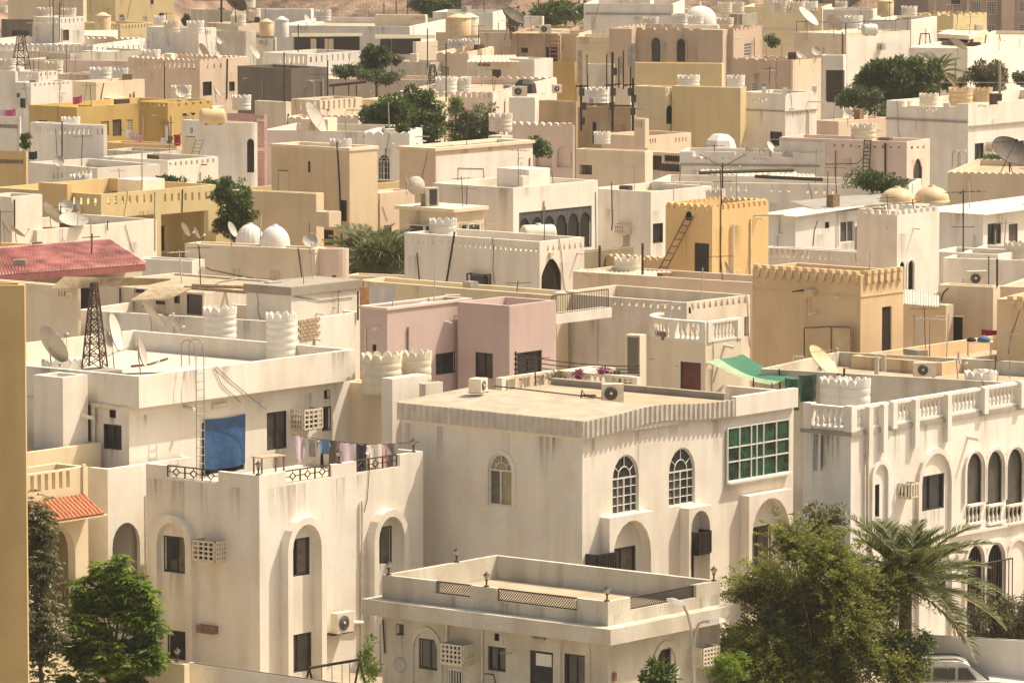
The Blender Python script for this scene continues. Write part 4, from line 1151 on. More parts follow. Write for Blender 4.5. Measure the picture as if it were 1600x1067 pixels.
UPV = Vector((0, 0, 1))

def near_drips(h, n, rr, z0=.02):
    vis = [(h.ss[1], h.ss[2]), (h.ss[2], h.ss[3])]
    for k in range(n):
        a, b = vis[k % 2]; drip(h, rr.uniform(a + .3, b - .3), h.z - z0, rr.uniform(.25, 1.1), rr.uniform(.5, 2.4))
# ================================================================ the ground
g = MB().mat('ground_dust'); g.add([(-4000, 60, 0), (4000, 60, 0), (4000, 8000, 0), (-4000, 8000, 0)], [(0, 1, 2, 3)])
g.add([(-4000, -4000, -.004), (4000, -4000, -.004), (4000, 60, -.004), (-4000, 60, -.004)], [(0, 1, 2, 3)])
tag(g.build('ground'), None, None, kind='structure')
UP = Vector((0, 0, 1))
# ================================================================ front left white house with roof terrace
f1 = house('white_house', 'white two storey house with arched niches and a blue sheet on its terrace', 405, 743, 228, 661, 7.6, 'white', par=.9, roof='roof_cream',
    cuts=[('side', 0, .86), (257, 341, .42), (447, 518, .42), (557, 625, .42)],
    feats=[('niche', 243, 803, 307, 1100, .26, .3), ('w', 254, 838, 297, 895, 'halfcurtain'), ('w', 260, 985, 297, 1030, 'dark'),
           ('cage', 303, 842, 352, 873, .55, 4, 4), ('plate', 314, 976, 341, 988, 'wood', .25, 'bird_box'),
           ('niche', 438, 806, 498, 1100, .38, .26), ('w', 447, 841, 484, 900, 'halfcurtain'), ('w', 447, 990, 487, 1050, 'mesh'),
           ('niche', 573, 794, 627, 1100, .38, .26), ('w', 579, 823, 614, 881, 'curtain'), ('w', 580, 975, 595, 1045, 'mesh'),
           ('pipe', 563, 782, 563, 1060, .05, 'cage_cream'), ('pipe', 541, 972, 562, 972, .09, 'cage_cream'), ('pipe', 218, 775, 218, 900, .04, 'cage_cream'),
           ('cable', [(577, 720), (573, 780), (568, 800)])])
for a, b in ((257, 341), (447, 518), (557, 625)):
    s0, s1 = f1.hit(a, 743)[0], f1.hit(b, 743)[0]
    iron_rail(f1, s0, s1, 7.18, 7.6, f1.root, style='diamond')
block(168, 733, 100, 300, 7.4, 'white', parent=f1.root, par=.3, feats=[('aopen', 176, 816, 219, 960)])
o_ = on(200, 860, 4.5)
rec = block(176, 850, 120, 300, 4.6, 'white', parent=f1.root, par=0, C=(f1.C + f1.v * 7.0 + f1.u * 1.5), feats=[('w', 181, 829, 192, 857, 'dark')]) if False else None
z_ph = 10.6
c0 = on(217, 588, z_ph).xy
body = block(217, 588, -133, 555, 9.5, 'white', parent=f1.root, base=0.0, par=0.1, roof=None, C=c0 + f1.v * .5,
    feats=[('d', 316, 655, 382, 738, 'black'), ('w', 417, 643, 449, 702, 'mesh'), ('cage', 455, 637, 504, 668, .6, 4, 4),
           ('w', 503, 635, 519, 673, 'slide'), ('w', 506, 609, 517, 623, 'dark'), ('w', 162, 663, 190, 702, 'slide'), ('w', 171, 640, 181, 653, 'dark'),
           ('pipe', 147, 632, 206, 638, .09, 'cage_cream'), ('pipe', 149, 632, 149, 720, .09, 'cage_cream'), ('pipe', 141, 632, 141, 720, .04, 'iron'),
           ('plate', 330, 630, 352, 637, 'plastic_old', .12, 'wall_lamp'), ('plate', 450, 700, 640, 712, 'cream', .02) if False else ('spout', 288, 636)])
band = block(217, 588, -133, 555, z_ph, 'white', parent=f1.root, base=9.45, par=.72, roof='roof_white', name='parapet',
    feats=[('cable', [(333, 572), (345, 600), (375, 628)]), ('cable', [(336, 572), (360, 595), (415, 640)])])
block(98, 590, 52, 137, 10.55, 'white', parent=f1.root, base=2.0, par=.4, feats=[('spout', 128, 649)])
block(580, 600, 515, 604, 9.3, 'cream', parent=f1.root, base=2, par=.25, rnd={'c': .9}, roof='roof_cream')
block(613, 592, 596, 668, 9.75, 'white', parent=f1.root, base=2, par=.5, roof='roof_cream')
block(665, 600, 655, 692, 9.5, 'old_white', parent=f1.root, base=2, par=.4)
# things on its terrace
def terrace(x, y, z=6.72): return on(x, y, z)
tc = body
p0, p1 = wallpt(body, 316, 655, .06), wallpt(body, 382, 652, .06); p0.z = p1.z = max(p0.z, p1.z)
cloth(p0, p1, p0.z - 6.8, 'tarp_blue', 'bright blue plastic sheet hung over the terrace doorway behind the ladder', 3, 'tarpaulin', name='tarpaulin', wav=.05)
lb = on(300, 741, 6.72); lt = Vector((lb.x, lb.y, 10.55)); 
base_l = wallpt(body, 283, 700, .95); base_l.z = 6.7
ladder(base_l, Vector((base_l.x, base_l.y, 10.6)), .42, 'slim steel ladder with two hooped handrails over the white roof edge', n=13, hoop=Vector((-.7, .7, 0)).normalized(), side=body.frame(body.hit(300, 700)[0])[0], r=.021, mat='steel')
t = thing('table', 'small worn wooden table standing on the terrace beside the laundry', 'table', terrace(420, 745))
tb = Vector(t.location)
MB().mat('wood_pale').cbox(tb + Vector((0, 0, .74)), 1.15, .6, .04, .7).build('table_top', t)
for sx in (-1, 1):
    for sy in (-1, 1):
        q = tb + Vector((cos(.7) * sx * .5 - sin(.7) * sy * .24, sin(.7) * sx * .5 + cos(.7) * sy * .24, 0)); MB().mat('wood').cbox(q, .05, .05, .74, .7).build('leg', t)
# laundry line across the terrace
YL = 196.5
def lp(x, y, Y=YL): return at_depth(x, y, Y)
line = [lp(455, 679, 193.4), lp(500, 686, 194.2), lp(560, 693, 195.3), lp(600, 694, 196.1), lp(655, 690, 197.2)]
wire(line, 'clothes line stretched over the white terrace wall', .012, 'cable', name='clothes_line')
for k, (x0, x1, d, m, kind, lab) in enumerate([
    (459, 474, .75, 'cloth_lilac', 's', 'pale lilac shirt at the left end of the terrace line'), (475, 497, .55, 'cloth_grey', 'c', 'grey cloth folded over the terrace line'),
    (497, 512, .45, 'cloth_blue', 's', 'light blue shirt hanging on the terrace line'), (500, 505, .85, 'cloth_black', 'c', 'narrow black cloth below the blue shirt'),
    (513, 530, .8, 'cloth_brown', 's', 'dark brown shirt beside the lilac sheet'), (516, 530, 1.0, 'cloth_yellow', 'c', 'yellow cloth showing under the brown shirt'),
    (531, 555, 1.35, 'cloth_lilac', 'c', 'wide lilac sheet near the middle of the line'), (556, 573, 1.9, 'cloth_black', 'c', 'long black cloth reaching down over the terrace rail'),
    (574, 604, .75, 'cloth_white', 's', 'white shirt right of the long black cloth'), (577, 588, 1.3, 'cloth_orange', 'c', 'orange towel partly behind the white shirt'),
    (604, 620, 1.0, 'cloth_grey', 's', 'grey brown shirt at the right end of the line'), (592, 603, 1.2, 'cloth_pink', 'c', 'pale pink cloth between the white and grey shirts')]):
    def ly(x):
        for a, b in zip([(455, 679, 193.4), (500, 686, 194.2), (560, 693, 195.3), (600, 694, 196.1)], [(500, 686, 194.2), (560, 693, 195.3), (600, 694, 196.1), (655, 690, 197.2)]):
            if x <= b[0]: f = (x - a[0]) / (b[0] - a[0]); return lp(x, a[1] + (b[1] - a[1]) * f, a[2] + (b[2] - a[2]) * f)
    off = Vector((0, .08 if lab.find('under') > 0 or 'behind' in lab or 'below' in lab else 0, 0))
    (cloth if kind == 'c' else shirt)(ly(x0) + off, ly(x1 + (3 if kind == 's' else 0)) + off, d * 1.15, m, lab, k, group='laundry on the terrace line')
for x, y, lab in ((404, 742, 'black lamp on the front corner of the blue sheet terrace'), (533, 722, 'black lamp on the terrace parapet below the laundry'), (652, 711, 'black lamp at the right end of the laundry terrace')):
    s, z, i = f1.hit(min(x, 660), 745); lamp_finial(f1.pos(s, 7.6, .1), lab)
# big dish, lattice mast and smaller dishes on that roof
RZ = z_ph - .72
dish(81, 540, 66, RZ, 'large grey satellite dish left of the rusty lattice mast on the white roof', az=52, el=28, mat='dish_grey', kind='prime', hgt=1.15)
b_ = on(148, 574, RZ + .3); lattice_tower(b_, 3.15, .8, .2, 'rusty brown lattice mast rising from the white roof between two dishes', n=7)
b_.z = RZ; MB().mat('concrete')
dish(178, 520, 62, RZ, 'tall white satellite dish seen nearly edge on right of the lattice mast', az=100, el=15, hgt=1.35, mat='dish_white')
dish(161, 535, 46, RZ, 'dark backed satellite dish just behind the lattice mast', az=115, el=18, hgt=1.1, mat='dish_grey')
dish(220, 550, 46, RZ, 'small satellite dish on the white roof seen edge on near the parapet', az=98, el=12, hgt=.9, mat='dish_grey')
dish(238, 492, 50, 7.6, 'leaning pale satellite dish behind the far parapet of the white roof', az=70, el=40, hgt=1.0, mat='dish_white')
dish(274, 510, 22, 7.9, 'small pale satellite dish on the wall left of the ribbed water tank', az=60, el=35, hgt=.4, mat='dish_white')
tank(RZ - .9, 95, 563, 62, 'low white tank whose scalloped crown shows beside the big grey dish', hm=1.5)
tank(RZ, 439, 489, 48, 'tallest ribbed white tank, on the right of the blue sheet house roof', hm=1.95)
tank(7.3, 343, 480, 52, 'ribbed white tank just behind the far parapet of the white roof', hm=1.7)
tank(9.0, 596, 553, 63, 'wide cream water tank with a tall scalloped crown left of its twin', hm=1.5, mat='plastic_old')
tank(9.0, 650, 549, 48, 'cream water tank with a scalloped crown right behind the wide one', hm=1.5, mat='plastic_old')
p = wallpt(f1, 521, 983, .42); p.z -= .1
condenser(p, math.atan2(f1.u.y, f1.u.x), 'outdoor air conditioner bracketed to the front white wall between the two arched niches', w=.9, hh=.72)
wl = MB().mat('iron'); wl.box(p - Vector((f1.u.x, f1.u.y, 0)) * .5 - UP * .03, Vector((f1.u.x, f1.u.y, 0)) * 1.0, Vector((f1.v.x, f1.v.y, 0)) * .45, UP * .03)
tag(wl.build('bracket', None, loc=p), 'iron shelf bracket under the outdoor air conditioner on the front white wall', 'bracket')
rn = random.Random(3)
near_drips(f1, 10, rn, .5); h_ = band; near_drips(band, 10, rn); near_drips(body, 6, rn, .4)
# loose things on the near roofs
for k, (a, b_, z_, r_, m_, lab) in enumerate((((120, 580), (270, 582), RZ + .05, .03, 'cable', 'black cable trailing from the lattice mast across the white roof'), ((205, 572), (262, 560), RZ + .05, .04, 'rust', 'rusty rod lying on the white roof near the edge on dish'), ((330, 545), (400, 552), RZ + .05, .03, 'steel', 'thin pipe lying on the sunny white roof'))):
    wire([on(*a, z_), on((a[0] + b_[0]) / 2, (a[1] + b_[1]) / 2 + 3, z_), on(*b_, z_)], lab, r_, m_, name='cable', group='loose lines on the near roofs')
for k in range(9):
    q_ = on(212 + 22 * k, 530 + 2.2 * k, RZ + .0); 
o_ = MB().mat('concrete').cbox(on(150, 583, RZ), 1.5, 1.3, .14, .6).build('concrete_plinth', None, loc=on(150, 583, RZ)); tag(o_, 'low concrete plinth under the rusty lattice mast', 'plinth')
# ================================================================ centre house with the corrugated eave
f2 = house('corrugated_eave_house', 'large central white house with a corrugated eave and a green glazed bay', 910, 683, 628, 1240, 8.50, 'white', par=0.0, roof='roof_tan', B=3.0,
    feats=[('aw', 957, 710, 998, 802, 'fan'), ('aw', 1045, 699, 1086, 789, 'fan'),
           ('hood', 938, 802, 1006, 1050, .42, .22), ('w', 950, 855, 993, 1000, 'curtain'),
           ('hood', 1062, 790, 1098, 1050, .42, .14), ('w', 1062, 868, 1085, 950, 'slide'),
           ('hood', 1156, 768, 1222, 1050, .42, .2), ('w', 1165, 822, 1206, 900, 'mesh'),
           ('cage', 916, 862, 962, 890, .5, 10, 1, 'black_sheet'), ('cage', 1072, 828, 1110, 862, .55, 8, 1, 'black_sheet')])
Bfull = solve_len(f2.C, f2.v, 628, 8.5)
rear = block(0, 0, 0, 0, 8.5, 'white', parent=f2.root, par=0.0, roof='roof_tan', C=f2.C + f2.v * 3.0, B=Bfull - 3.0, A=solve_len(f2.C, f2.u, 1150, 8.5), feats=[('aw', 763, 709, 800, 790, 'fanpale'), ('niche', 757, 702, 806, 793, .04, .12)])
# glazed bay
s0, s1, zb, zt = f2.rect(1134, 662, 1230, 744)
t_, n_ = f2.frame((s0 + s1) / 2); o0 = f2.pos(s0, zb) + n_ * .04
L_ = s1 - s0; Hh = zt - zb
gf = MB().mat('frame_white'); xs = [0, .19, .38, .47, .58, .79, 1]; zs_ = [0, .3, .64, 1] if False else [0, .36, .63, 1]
for q in xs: gf.box(o0 + t_ * (L_ * q - .025), t_ * .045, UP * Hh, n_ * .07)
for q in zs_: gf.box(o0 + UP * (Hh * q - .02), t_ * L_, UP * .045, n_ * .065)
gfo = gf.build('glazed_bay', f2.root)
for i in range(6):
    for j in range(3):
        MB().mat('green_glass').box(o0 + t_ * (L_ * xs[i] + .03) + UP * (Hh * zs_[j] + .02), t_ * (L_ * (xs[i + 1] - xs[i]) - .05), UP * (Hh * (zs_[j + 1] - zs_[j]) - .045), n_ * .02).build('pane', gfo)
MB().mat('frame_white').box(o0 - UP * .1 - t_ * .05, t_ * (L_ + .1), UP * .08, n_ * .2).build('sill', f2.root)
# a loose green cloth behind the glazing
cb = MB().mat('green_cloth')
for k in range(2):
    a = o0 + n_ * .028 + t_ * L_ * (.03 + .30 * k) + UP * Hh * (.97 - .28 * k); pts = [a + t_ * .55 * f * 2 - UP * (.9 * f ** .6 + .12 * sin(f * 9)) for f in np.linspace(0, 1, 9)]
    for p_, q_ in zip(pts[:-1], pts[1:]): cb.add([p_, q_, q_ - UP * .16, p_ - UP * .16], [(0, 1, 2, 3)])
cb.build('green_cloth', f2.root)
# eave: a strip of ribbed panels round the roof edge
def fascia_z(x): return 8.50 + (0.0 if x < 910 else .14 * (1 - abs(x - 1022) / 112) if x < 1134 else -.0)
Cf = f2.C - (f2.u + f2.v) * .2
ribL = MB()
def rib_mesh(wd, hh, mat='fascia'):
    mb = MB().mat(mat); mb.add([(0, 0, 0), (wd * .35, 0, 0), (wd * .5, -.06, 0), (wd * .85, -.06, 0), (wd, 0, 0)] + [(0, 0, hh), (wd * .35, 0, hh), (wd * .5, -.06, hh), (wd * .85, -.06, hh), (wd, 0, hh)] +
        [(0, .03, 0), (wd, .03, 0), (0, .03, hh), (wd, .03, hh)],
        [(0, 1, 6, 5), (1, 2, 7, 6), (2, 3, 8, 7), (3, 4, 9, 8), (5, 6, 7, 8, 9, 13, 12), (0, 10, 11, 4, 3, 2, 1), (10, 12, 13, 11), (0, 5, 12, 10), (4, 11, 13, 9)])
    o = mb.build('strip_source'); me = o.data; bpy.data.objects.remove(o); return me
me_r = rib_mesh(.29, .6)
Lf = solve_len(Cf, f2.v, 617, 8.80); Rf = solve_len(Cf, f2.u, 1149, 8.80)
for i in range(int(Lf / .29)):
    q = Cf + f2.v * (.29 * (i + 1)); part_copy('eave_strip', me_r, f2.root, (q.x, q.y, 8.50 + .05 * i / 30), atan2(-f2.v.y, -f2.v.x))
for i in range(int(Rf / .29)):
    q = Cf + f2.u * (.29 * i); f = i * .29 / Rf
    part_copy('eave_strip', me_r, f2.root, (q.x, q.y, 8.50 + .22 * math.exp(-((f - .45) / .25) ** 2) - .02), atan2(f2.u.y, f2.u.x))
# roof sheet over the near part and the flat roof behind with its kerbs
def q3(a, b, z): q = Cf + f2.u * a + f2.v * b; return Vector((q.x, q.y, z))
sheet_roof([q3(0.0, 0, 9.11), q3(4.3, 0, 9.28), q3(4.3, Lf, 9.33), q3(0.0, Lf, 9.16)], 'sheet_cream', parent=f2.root, ribs=40, amp=.012)
MB().mat('white').box(q3(.05, .05, 8.50), Vector((f2.u.x, f2.u.y, 0)) * (Rf - .05), Vector((f2.v.x, f2.v.y, 0)) * (Lf - .1), UP * .5).build('roof_slab', f2.root)
kb = MB().mat('roof_tan'); kb.box(q3(4.3, .04, 9.00), Vector((f2.u.x, f2.u.y, 0)) * (Rf - 4.4), Vector((f2.v.x, f2.v.y, 0)) * (Lf - .2), UP * .06); kb.build('flat_roof', f2.root)
for b0, hh in ((.0, .1),):
    MB().mat('white').box(q3(Rf + .02, -.02, 8.45), Vector((f2.u.x, f2.u.y, 0)) * 3.9, Vector((f2.v.x, f2.v.y, 0)) * .25, UP * .72).build('parapet', f2.root)
MB().mat('concrete').box(q3(Rf - .3, .3, 9.00), Vector((f2.u.x, f2.u.y, 0)) * .3, Vector((f2.v.x, f2.v.y, 0)) * (Lf - .6), UP * .3).build('kerb', f2.root)
MB().mat('old_white').box(q3(Rf + 3.6, .26, 8.45), Vector((f2.u.x, f2.u.y, 0)) * .25, Vector((f2.v.x, f2.v.y, 0)) * 2.9, UP * .6).build('kerb', f2.root)
c_ = on(957, 630, 9.06); condenser(c_, .18, 'square outdoor air conditioner with a round fan on the centre house roof', w=.78, hh=.68)
c_ = on(747, 614, 9.36); condenser(c_, 1.2, 'white slatted air conditioner box left of the centre roof', w=.65, hh=.5, d=.5)
t = thing('bracket_stand', 'small rusted bracket stand lying on the centre roof left of the round fan unit', 'stand', on(918, 622, 9.06)); b_ = Vector(t.location)
MB().mat('rust').tube([b_ + Vector((-.25, 0, 0)), b_ + Vector((-.2, 0, .32)), b_ + Vector((-.1, 0, .12)), b_ + Vector((.3, .1, .1)), b_ + Vector((.32, .1, 0))], .03, 5).build('frame', t)
MB().mat('rust').cbox(b_ + Vector((.05, 0, .08)), .5, .2, .05).build('shelf', t)
wire([on(772, 603, 9.10), on(800, 606, 9.20), on(940, 622, 9.12)], 'dark cable lying across the centre flat roof', .025)
# ================================================================ low house in front
f3 = house('low_house', 'single storey white house in front with dark lattice panels in its roof parapet', 950, 940, 597, 1125, 4.8, 'grey_white', par=.8, roof='roof_tan',
    cuts=[(678, 735, .42), (776, 902, .42), (985, 1088, .42)],
    feats=[('w', 617, 974, 631, 992, 'dark'), ('niche', 640, 978, 692, 1200, .06, .2), ('w', 653, 998, 688, 1046, 'halfcurtain'), ('cage', 690, 1003, 739, 1034, .55, 5, 4),
           ('w', 698, 1045, 724, 1080, 'bars', 'frame_white'), ('w', 772, 989, 780, 1001, 'dark'), ('w', 762, 1010, 790, 1048, 'slide'), ('d', 828, 1017, 864, 1150, 'door_dark'),
           ('niche', 870, 978, 923, 1200, .06, .2), ('w', 882, 1022, 918, 1120, 'halfcurtain'), ('plate', 838, 1021, 862, 1040, 'frame_white', .02, 'door_light'),
           ('niche', 1018, 1000, 1060, 1160, .06, .2), ('w', 1024, 1014, 1049, 1046, 'dark'), ('cage', 1077, 1008, 1123, 1036, .55, 5, 4), ('plate', 957, 1050, 961, 1063, 'red_trim', .08, 'alarm_box'),
           ('pipe', 600, 968, 603, 1020, .03, 'iron'), ('pipe', 755, 985, 755, 1067, .03, 'cage_cream'), ('pipe', 700, 975, 700, 1003, .05, 'cage_cream'),
           ('cable', [(758, 1052), (772, 1053), (775, 1067)], .02)])
slab_ring(f3, 3.45, 3.98, .5, 'grey_white', 'ledge')
for a, b in ((678, 735), (776, 902), (985, 1088)):
    iron_rail(f3, f3.hit(a, 940)[0], f3.hit(b, 940)[0], 4.4, 4.78, f3.root, style='lattice', mat='iron')
s_ = f3.ss
for k, (f, lab) in enumerate(((s_[1] + .12, 'brown lamp on the left corner of the low house parapet'), (f3.hit(757, 930)[0], 'brown lamp between the two lattice panels'), (s_[2] - .02, 'brown lamp on the near corner of the low house parapet'), (s_[3] - .12, 'brown lamp on the right corner of the low house parapet'), (s_[1] - .2 - (s_[1] - s_[0]) * .6, 'brown lamp on the rear parapet of the low house'))):
    lamp_finial(f3.pos(f, 4.8, .1), lab, .5)
q_ = wallpt(f3, 625, 1038, .02); MB()
o_ = MB().mat('lamp_metal').lathe(q_, [(.001, 0.05), (.2, .04), (.28, 0)], 20, axis=f3.frame(f3.hit(625, 1038)[0])[1]).build('round_plaque', None, loc=q_)
tag(o_, 'round moulded plaque on the low house wall left of the first window', 'plaque')
bsk = wallpt(f3, 799, 1018, .3); t = thing('basketball_hoop', 'thin metal hoop sticking out of the low house wall', 'hoop', bsk)
MB().mat('steel').tube([bsk + Vector((.22 * cos(a), .22 * sin(a), 0)) for a in np.linspace(0, 2 * pi, 17)], .012, 4).build('ring', t)
wl_ = wallpt(f3, 845, 997, .0); t = thing('wall_spotlight', 'pair of small spotlights on a bar above the low house door', 'lamp', wl_)
nn_ = f3.frame(f3.hit(845, 997)[0])[1]; tt_ = f3.frame(f3.hit(845, 997)[0])[0]
MB().mat('lamp_metal').tube([wl_ + nn_ * .12 - tt_ * .2, wl_ + nn_ * .12 + tt_ * .2], .03, 6).build('bar', t)
for s in (-.2, .2): MB().mat('lamp_metal').lathe(wl_ + nn_ * .12 + tt_ * s, [(.05, -.08), (.07, .05), (.001, .06)], 8, axis=nn_).build('spotlight', t)
near_drips(f3, 9, rn, .45); near_drips(f2, 8, rn, .1); near_drips(rear, 6, rn, .1)
# ================================================================ right villa with balustrades
c3 = on(1330, 637, 9.8).xy
f3b = house('balustrade_villa', 'white villa on the right with a balustrade roof, fluted arches and triple arched windows', 1330, 637, 1255, 1800, 8.95, 'cool_white', C=c3, par=.06, roof='roof_cream',
    feats=[('niche', 1358, 718, 1387, 1080, .12, .16), ('w', 1362, 757, 1374, 808, 'dark'), ('cage', 1404, 753, 1434, 775, .5, 3, 1),
           ('niche', 1431, 699, 1487, 830, .14, .2), ('w', 1434, 742, 1475, 797, 'blue'), ('niche', 1431, 845, 1487, 1090, .14, .2), ('w', 1437, 880, 1478, 930, 'dark'),
           ('aw', 1510, 708, 1534, 816, 'shade'), ('aw', 1541, 705, 1566, 812, 'shade'), ('aw', 1572, 701, 1598, 808, 'shade'),
           ('niche', 1505, 700, 1539, 784, .1, .12), ('niche', 1537, 697, 1570, 781, .1, .12), ('niche', 1568, 693, 1602, 777, .1, .12),
           ('aw', 1509, 852, 1534, 1000, 'bars'), ('aw', 1541, 849, 1566, 1000, 'bars'), ('niche', 1505, 846, 1538, 1000, .1, .12), ('niche', 1537, 842, 1570, 1000, .1, .12), ('niche', 1570, 838, 1606, 1000, .1, .12),
           ('pipe', 1352, 705, 1352, 820, .07, 'cage_cream'), ('spout', 1512, 683), ('plate', 1494, 864, 1500, 870, 'cage_cream', .12, 'wall_lamp'),
           ('plate', 1486, 819, 1640, 824, 'cool_white', .12, 'ledge')])
sC = f3b.ss[2]; z0, z1 = 8.95, 9.8
balustrade(f3b, f3b.ss[1] + .05, sC - .12, z0, z1, f3b.root, 'cool_white', sp=.25, r=.085)
f3b.root
for q in (f3b.ss[1] + .12, sC, ):
    c = f3b.pos(q, z0 - .1, .1); MB().mat('cool_white').cbox(c, .34, .34, 1.0, atan2(f3b.u.y, f3b.u.x)).build('pier', f3b.root)
xs_ = [1330, 1352, 1375, 1390, 1425, 1476, 1534, 1592, 1650, 1720]
for i, x in enumerate(xs_):
    if i: 
        sp_ = f3b.hit(x, 640)[0]; c = f3b.pos(sp_, z0 - (.9 if x in (1352, 1375, 1425, 1476) else .1), .1); MB().mat('cool_white').cbox(c + f3b.frame(sp_)[1] * .1, .26, .42, 1.72 if x in (1352, 1375, 1425, 1476) else .95, atan2(f3b.u.y, f3b.u.x)).build('pier', f3b.root)
balustrade(f3b, sC + .12, f3b.hit(1800, 640)[0], z0, z1, f3b.root, 'cool_white', sp=.25, r=.085, piers=[f3b.hit(x, 640)[0] for x in xs_[1:]])
slab_ring(f3b, 8.78, 8.93, .08, 'concrete', 'cornice', inset=.05)
# small balusters below the triple arches
bm_ = baluster_mesh(.62, .07, 'cool_white')
for a, b in ((1510, 1534), (1541, 1566), (1572, 1598)):
    ra = f3b.rect(a, 784, b, 816)
    for i in range(4):
        s = ra[0] + (ra[1] - ra[0]) * (i + .5) / 4; part_copy('baluster', bm_, f3b.root, f3b.pos(s, ra[2], -.02))
    for zz in (ra[2] - .06, ra[2] + .62): 
        t_, n_ = f3b.frame(ra[0] + .1); MB().mat('cool_white').box(f3b.pos(ra[0], zz) - n_ * .05, t_ * (ra[1] - ra[0]), n_ * .2, UP * .08).build('balcony_rail', f3b.root)
s0, s1, zb, zt = f3b.rect(1506, 877, 1571, 965)
for i in range(13):
    s = s0 + (s1 - s0) * i / 12; MB().mat('iron').tube([f3b.pos(s, zb, -.3), f3b.pos(s, zt, -.3)], .02, 4).build('window_grille_bar', f3b.root)
MB().mat('iron').tube([f3b.pos(s0, zt, -.3), f3b.pos(s1, zt, -.3)], .03, 4).build('window_grille_rail', f3b.root)
tank(8.9, 1306, 590, 48, 'white tank with a scalloped crown at the left of the pair behind the balustrade', hm=1.6)
tank(8.9, 1336, 592, 50, 'white tank with a scalloped crown at the right of the pair behind the balustrade', hm=1.6)
near_drips(f3b, 14, rn, .2)
# ================================================================ yellow villa at the left edge
f0 = house('yellow_villa', 'yellow villa with a slotted balcony parapet and an arched porch under orange roof tiles', -30, 752, -80, 137, 7.9, 'pale_yellow', par=1.2, roof='roof_cream', th=39,
    feats=[('slit', 50, 752, 106, 742, 6, 5.5, 26), ('aopen', 62, 822, 118, 965), ('w', 82, 812, 110, 880, 'dark') if False else ('plate', 128, 725, 133, 780, 'pale_yellow', .06)])
fi = block(0, 0, -100, 133, 6.4, 'pale_yellow', parent=f0.root, C=f0.C + f0.v * 1.6, B=8, par=.0, feats=[('w', 88, 822, 112, 882, 'dark'), ('d', 117, 832, 129, 900, 'door_dark')])
block(52, 575, -60, 53, 10.3, 'pale_yellow', parent=f0.root, base=0, th=39)
block(20, 720, -60, 148, 8.1, 'pale_yellow', parent=f0.root, C=f0.C + f0.v * 3.2 + f0.u * 1.0, A=8.4, B=6, par=.2)
# tiled porch roof
ra = f0.rect(30, 783, 137, 783); t_, n_ = f0.frame(ra[0] + .5)
ztile = f0.hit(100, 780)[1]; sa = f0.hit(20, 800)[0]; sb = f0.hit(138, 790)[0]
tl = MB().mat('terracotta'); 
for j in range(8): 
    a0, a1 = pi * j / 8, pi * (j + 1) / 8
    tl.add([(.085 * cos(a0), 0, .06 * sin(a0)), (.085 * cos(a1), 0, .06 * sin(a1)), (.075 * cos(a1), .36, .055 * sin(a1) + .03), (.075 * cos(a0), .36, .055 * sin(a0) + .03)], [(0, 1, 2, 3)])
tl.add([(-.1, 0, -.01), (.1, 0, -.01), (.1, .36, .02), (-.1, .36, .02), (-.1, 0, .01), (.1, 0, .01), (.1, .36, .035), (-.1, .36, .035)], [(0, 3, 2, 1), (4, 5, 6, 7), (0, 1, 5, 4)])
o = tl.build('tile_source'); me_t = o.data; bpy.data.objects.remove(o)
pr = MB().mat('pale_yellow'); pr.prism([f0.pos(sa, ztile - .62) + n_ * .95, f0.pos(sb, ztile - .62) + n_ * .95, f0.pos(sb, ztile - .6), f0.pos(sa, ztile - .6)], (0, 0, .06)); pr.build('porch_roof', f0.root)
nt_ = int((sb - sa) / .2)
for i in range(nt_):
    for j in range(3):
        s = sa + .2 * (i + .5); q = f0.pos(s, ztile - .56 + .2 * j + .02) + n_ * (.95 - .31 * j)
        part_copy('roof_tile', me_t, f0.root, q, (radians(33), 0, atan2(-n_.y, -n_.x) - pi / 2))
# balcony rail below the porch
ra = f0.rect(80, 900, 134, 935)
for i in range(9):
    s = ra[0] + (ra[1] - ra[0]) * (i + .5) / 9; part_copy('baluster', baluster_mesh(.6, .06, 'frame_brown') if i == 0 else bpy.data.meshes[-1] if False else BAL.setdefault('b', baluster_mesh(.6, .06, 'frame_brown')), f0.root, f0.pos(s, ra[2], -.1))
MB().mat('frame_brown').box(f0.pos(ra[0], ra[2] + .6) + n_ * .02, t_ * (ra[1] - ra[0]), n_ * .2, UP * .07).build('hand_rail', f0.root)
# tall wall at the far left edge
house('ochre_tower_block', 'tall plain ochre wall filling the left edge of the view', 38, 446, -120, 40, 17.2, 'edge_ochre', th=-3.0, par=.15, roof='roof_cream')
# ================================================================ garden walls, lamp, car
w1 = house('garden_wall', 'low white garden wall with a sunlit top in front of the white two storey house', 560, 1072, 292, 600, 1.95, 'white', A=.22, par=.05, roof='white')
w2 = house('yellow_garden_wall', 'pale yellow garden wall with a post behind the green mango tree', 290, 1034, 130, 295, 2.1, 'pale_yellow', par=.02, roof='pale_yellow', A=.25) if False else house('yellow_garden_wall', 'pale yellow garden wall with a post behind the green mango tree', 288, 1038, 130, 296, 2.1, 'pale_yellow', par=.05, roof='pale_yellow')
lamp_finial(on(277, 1032, 2.15), 'lamp on the pale yellow garden wall post', .45)
w3 = house('street_wall', 'plain white street wall behind the parked car', 1760, 1010, 1440, 1790, 2.3, 'white', A=.25, par=.05, roof='white', th=20)
w4 = house('garden_fence', 'low white fence wall with square posts right of the low house', 1215, 1058, 1110, 1230, 1.35, 'old_white', A=.25, par=.02, roof='old_white', th=20)
for x in (1130, 1192):
    c = w4.pos(w4.hit(x, 1060)[0], 1.0, .1); MB().mat('old_white').cbox(c, .42, .42, .95, .3).build('post', w4.root)
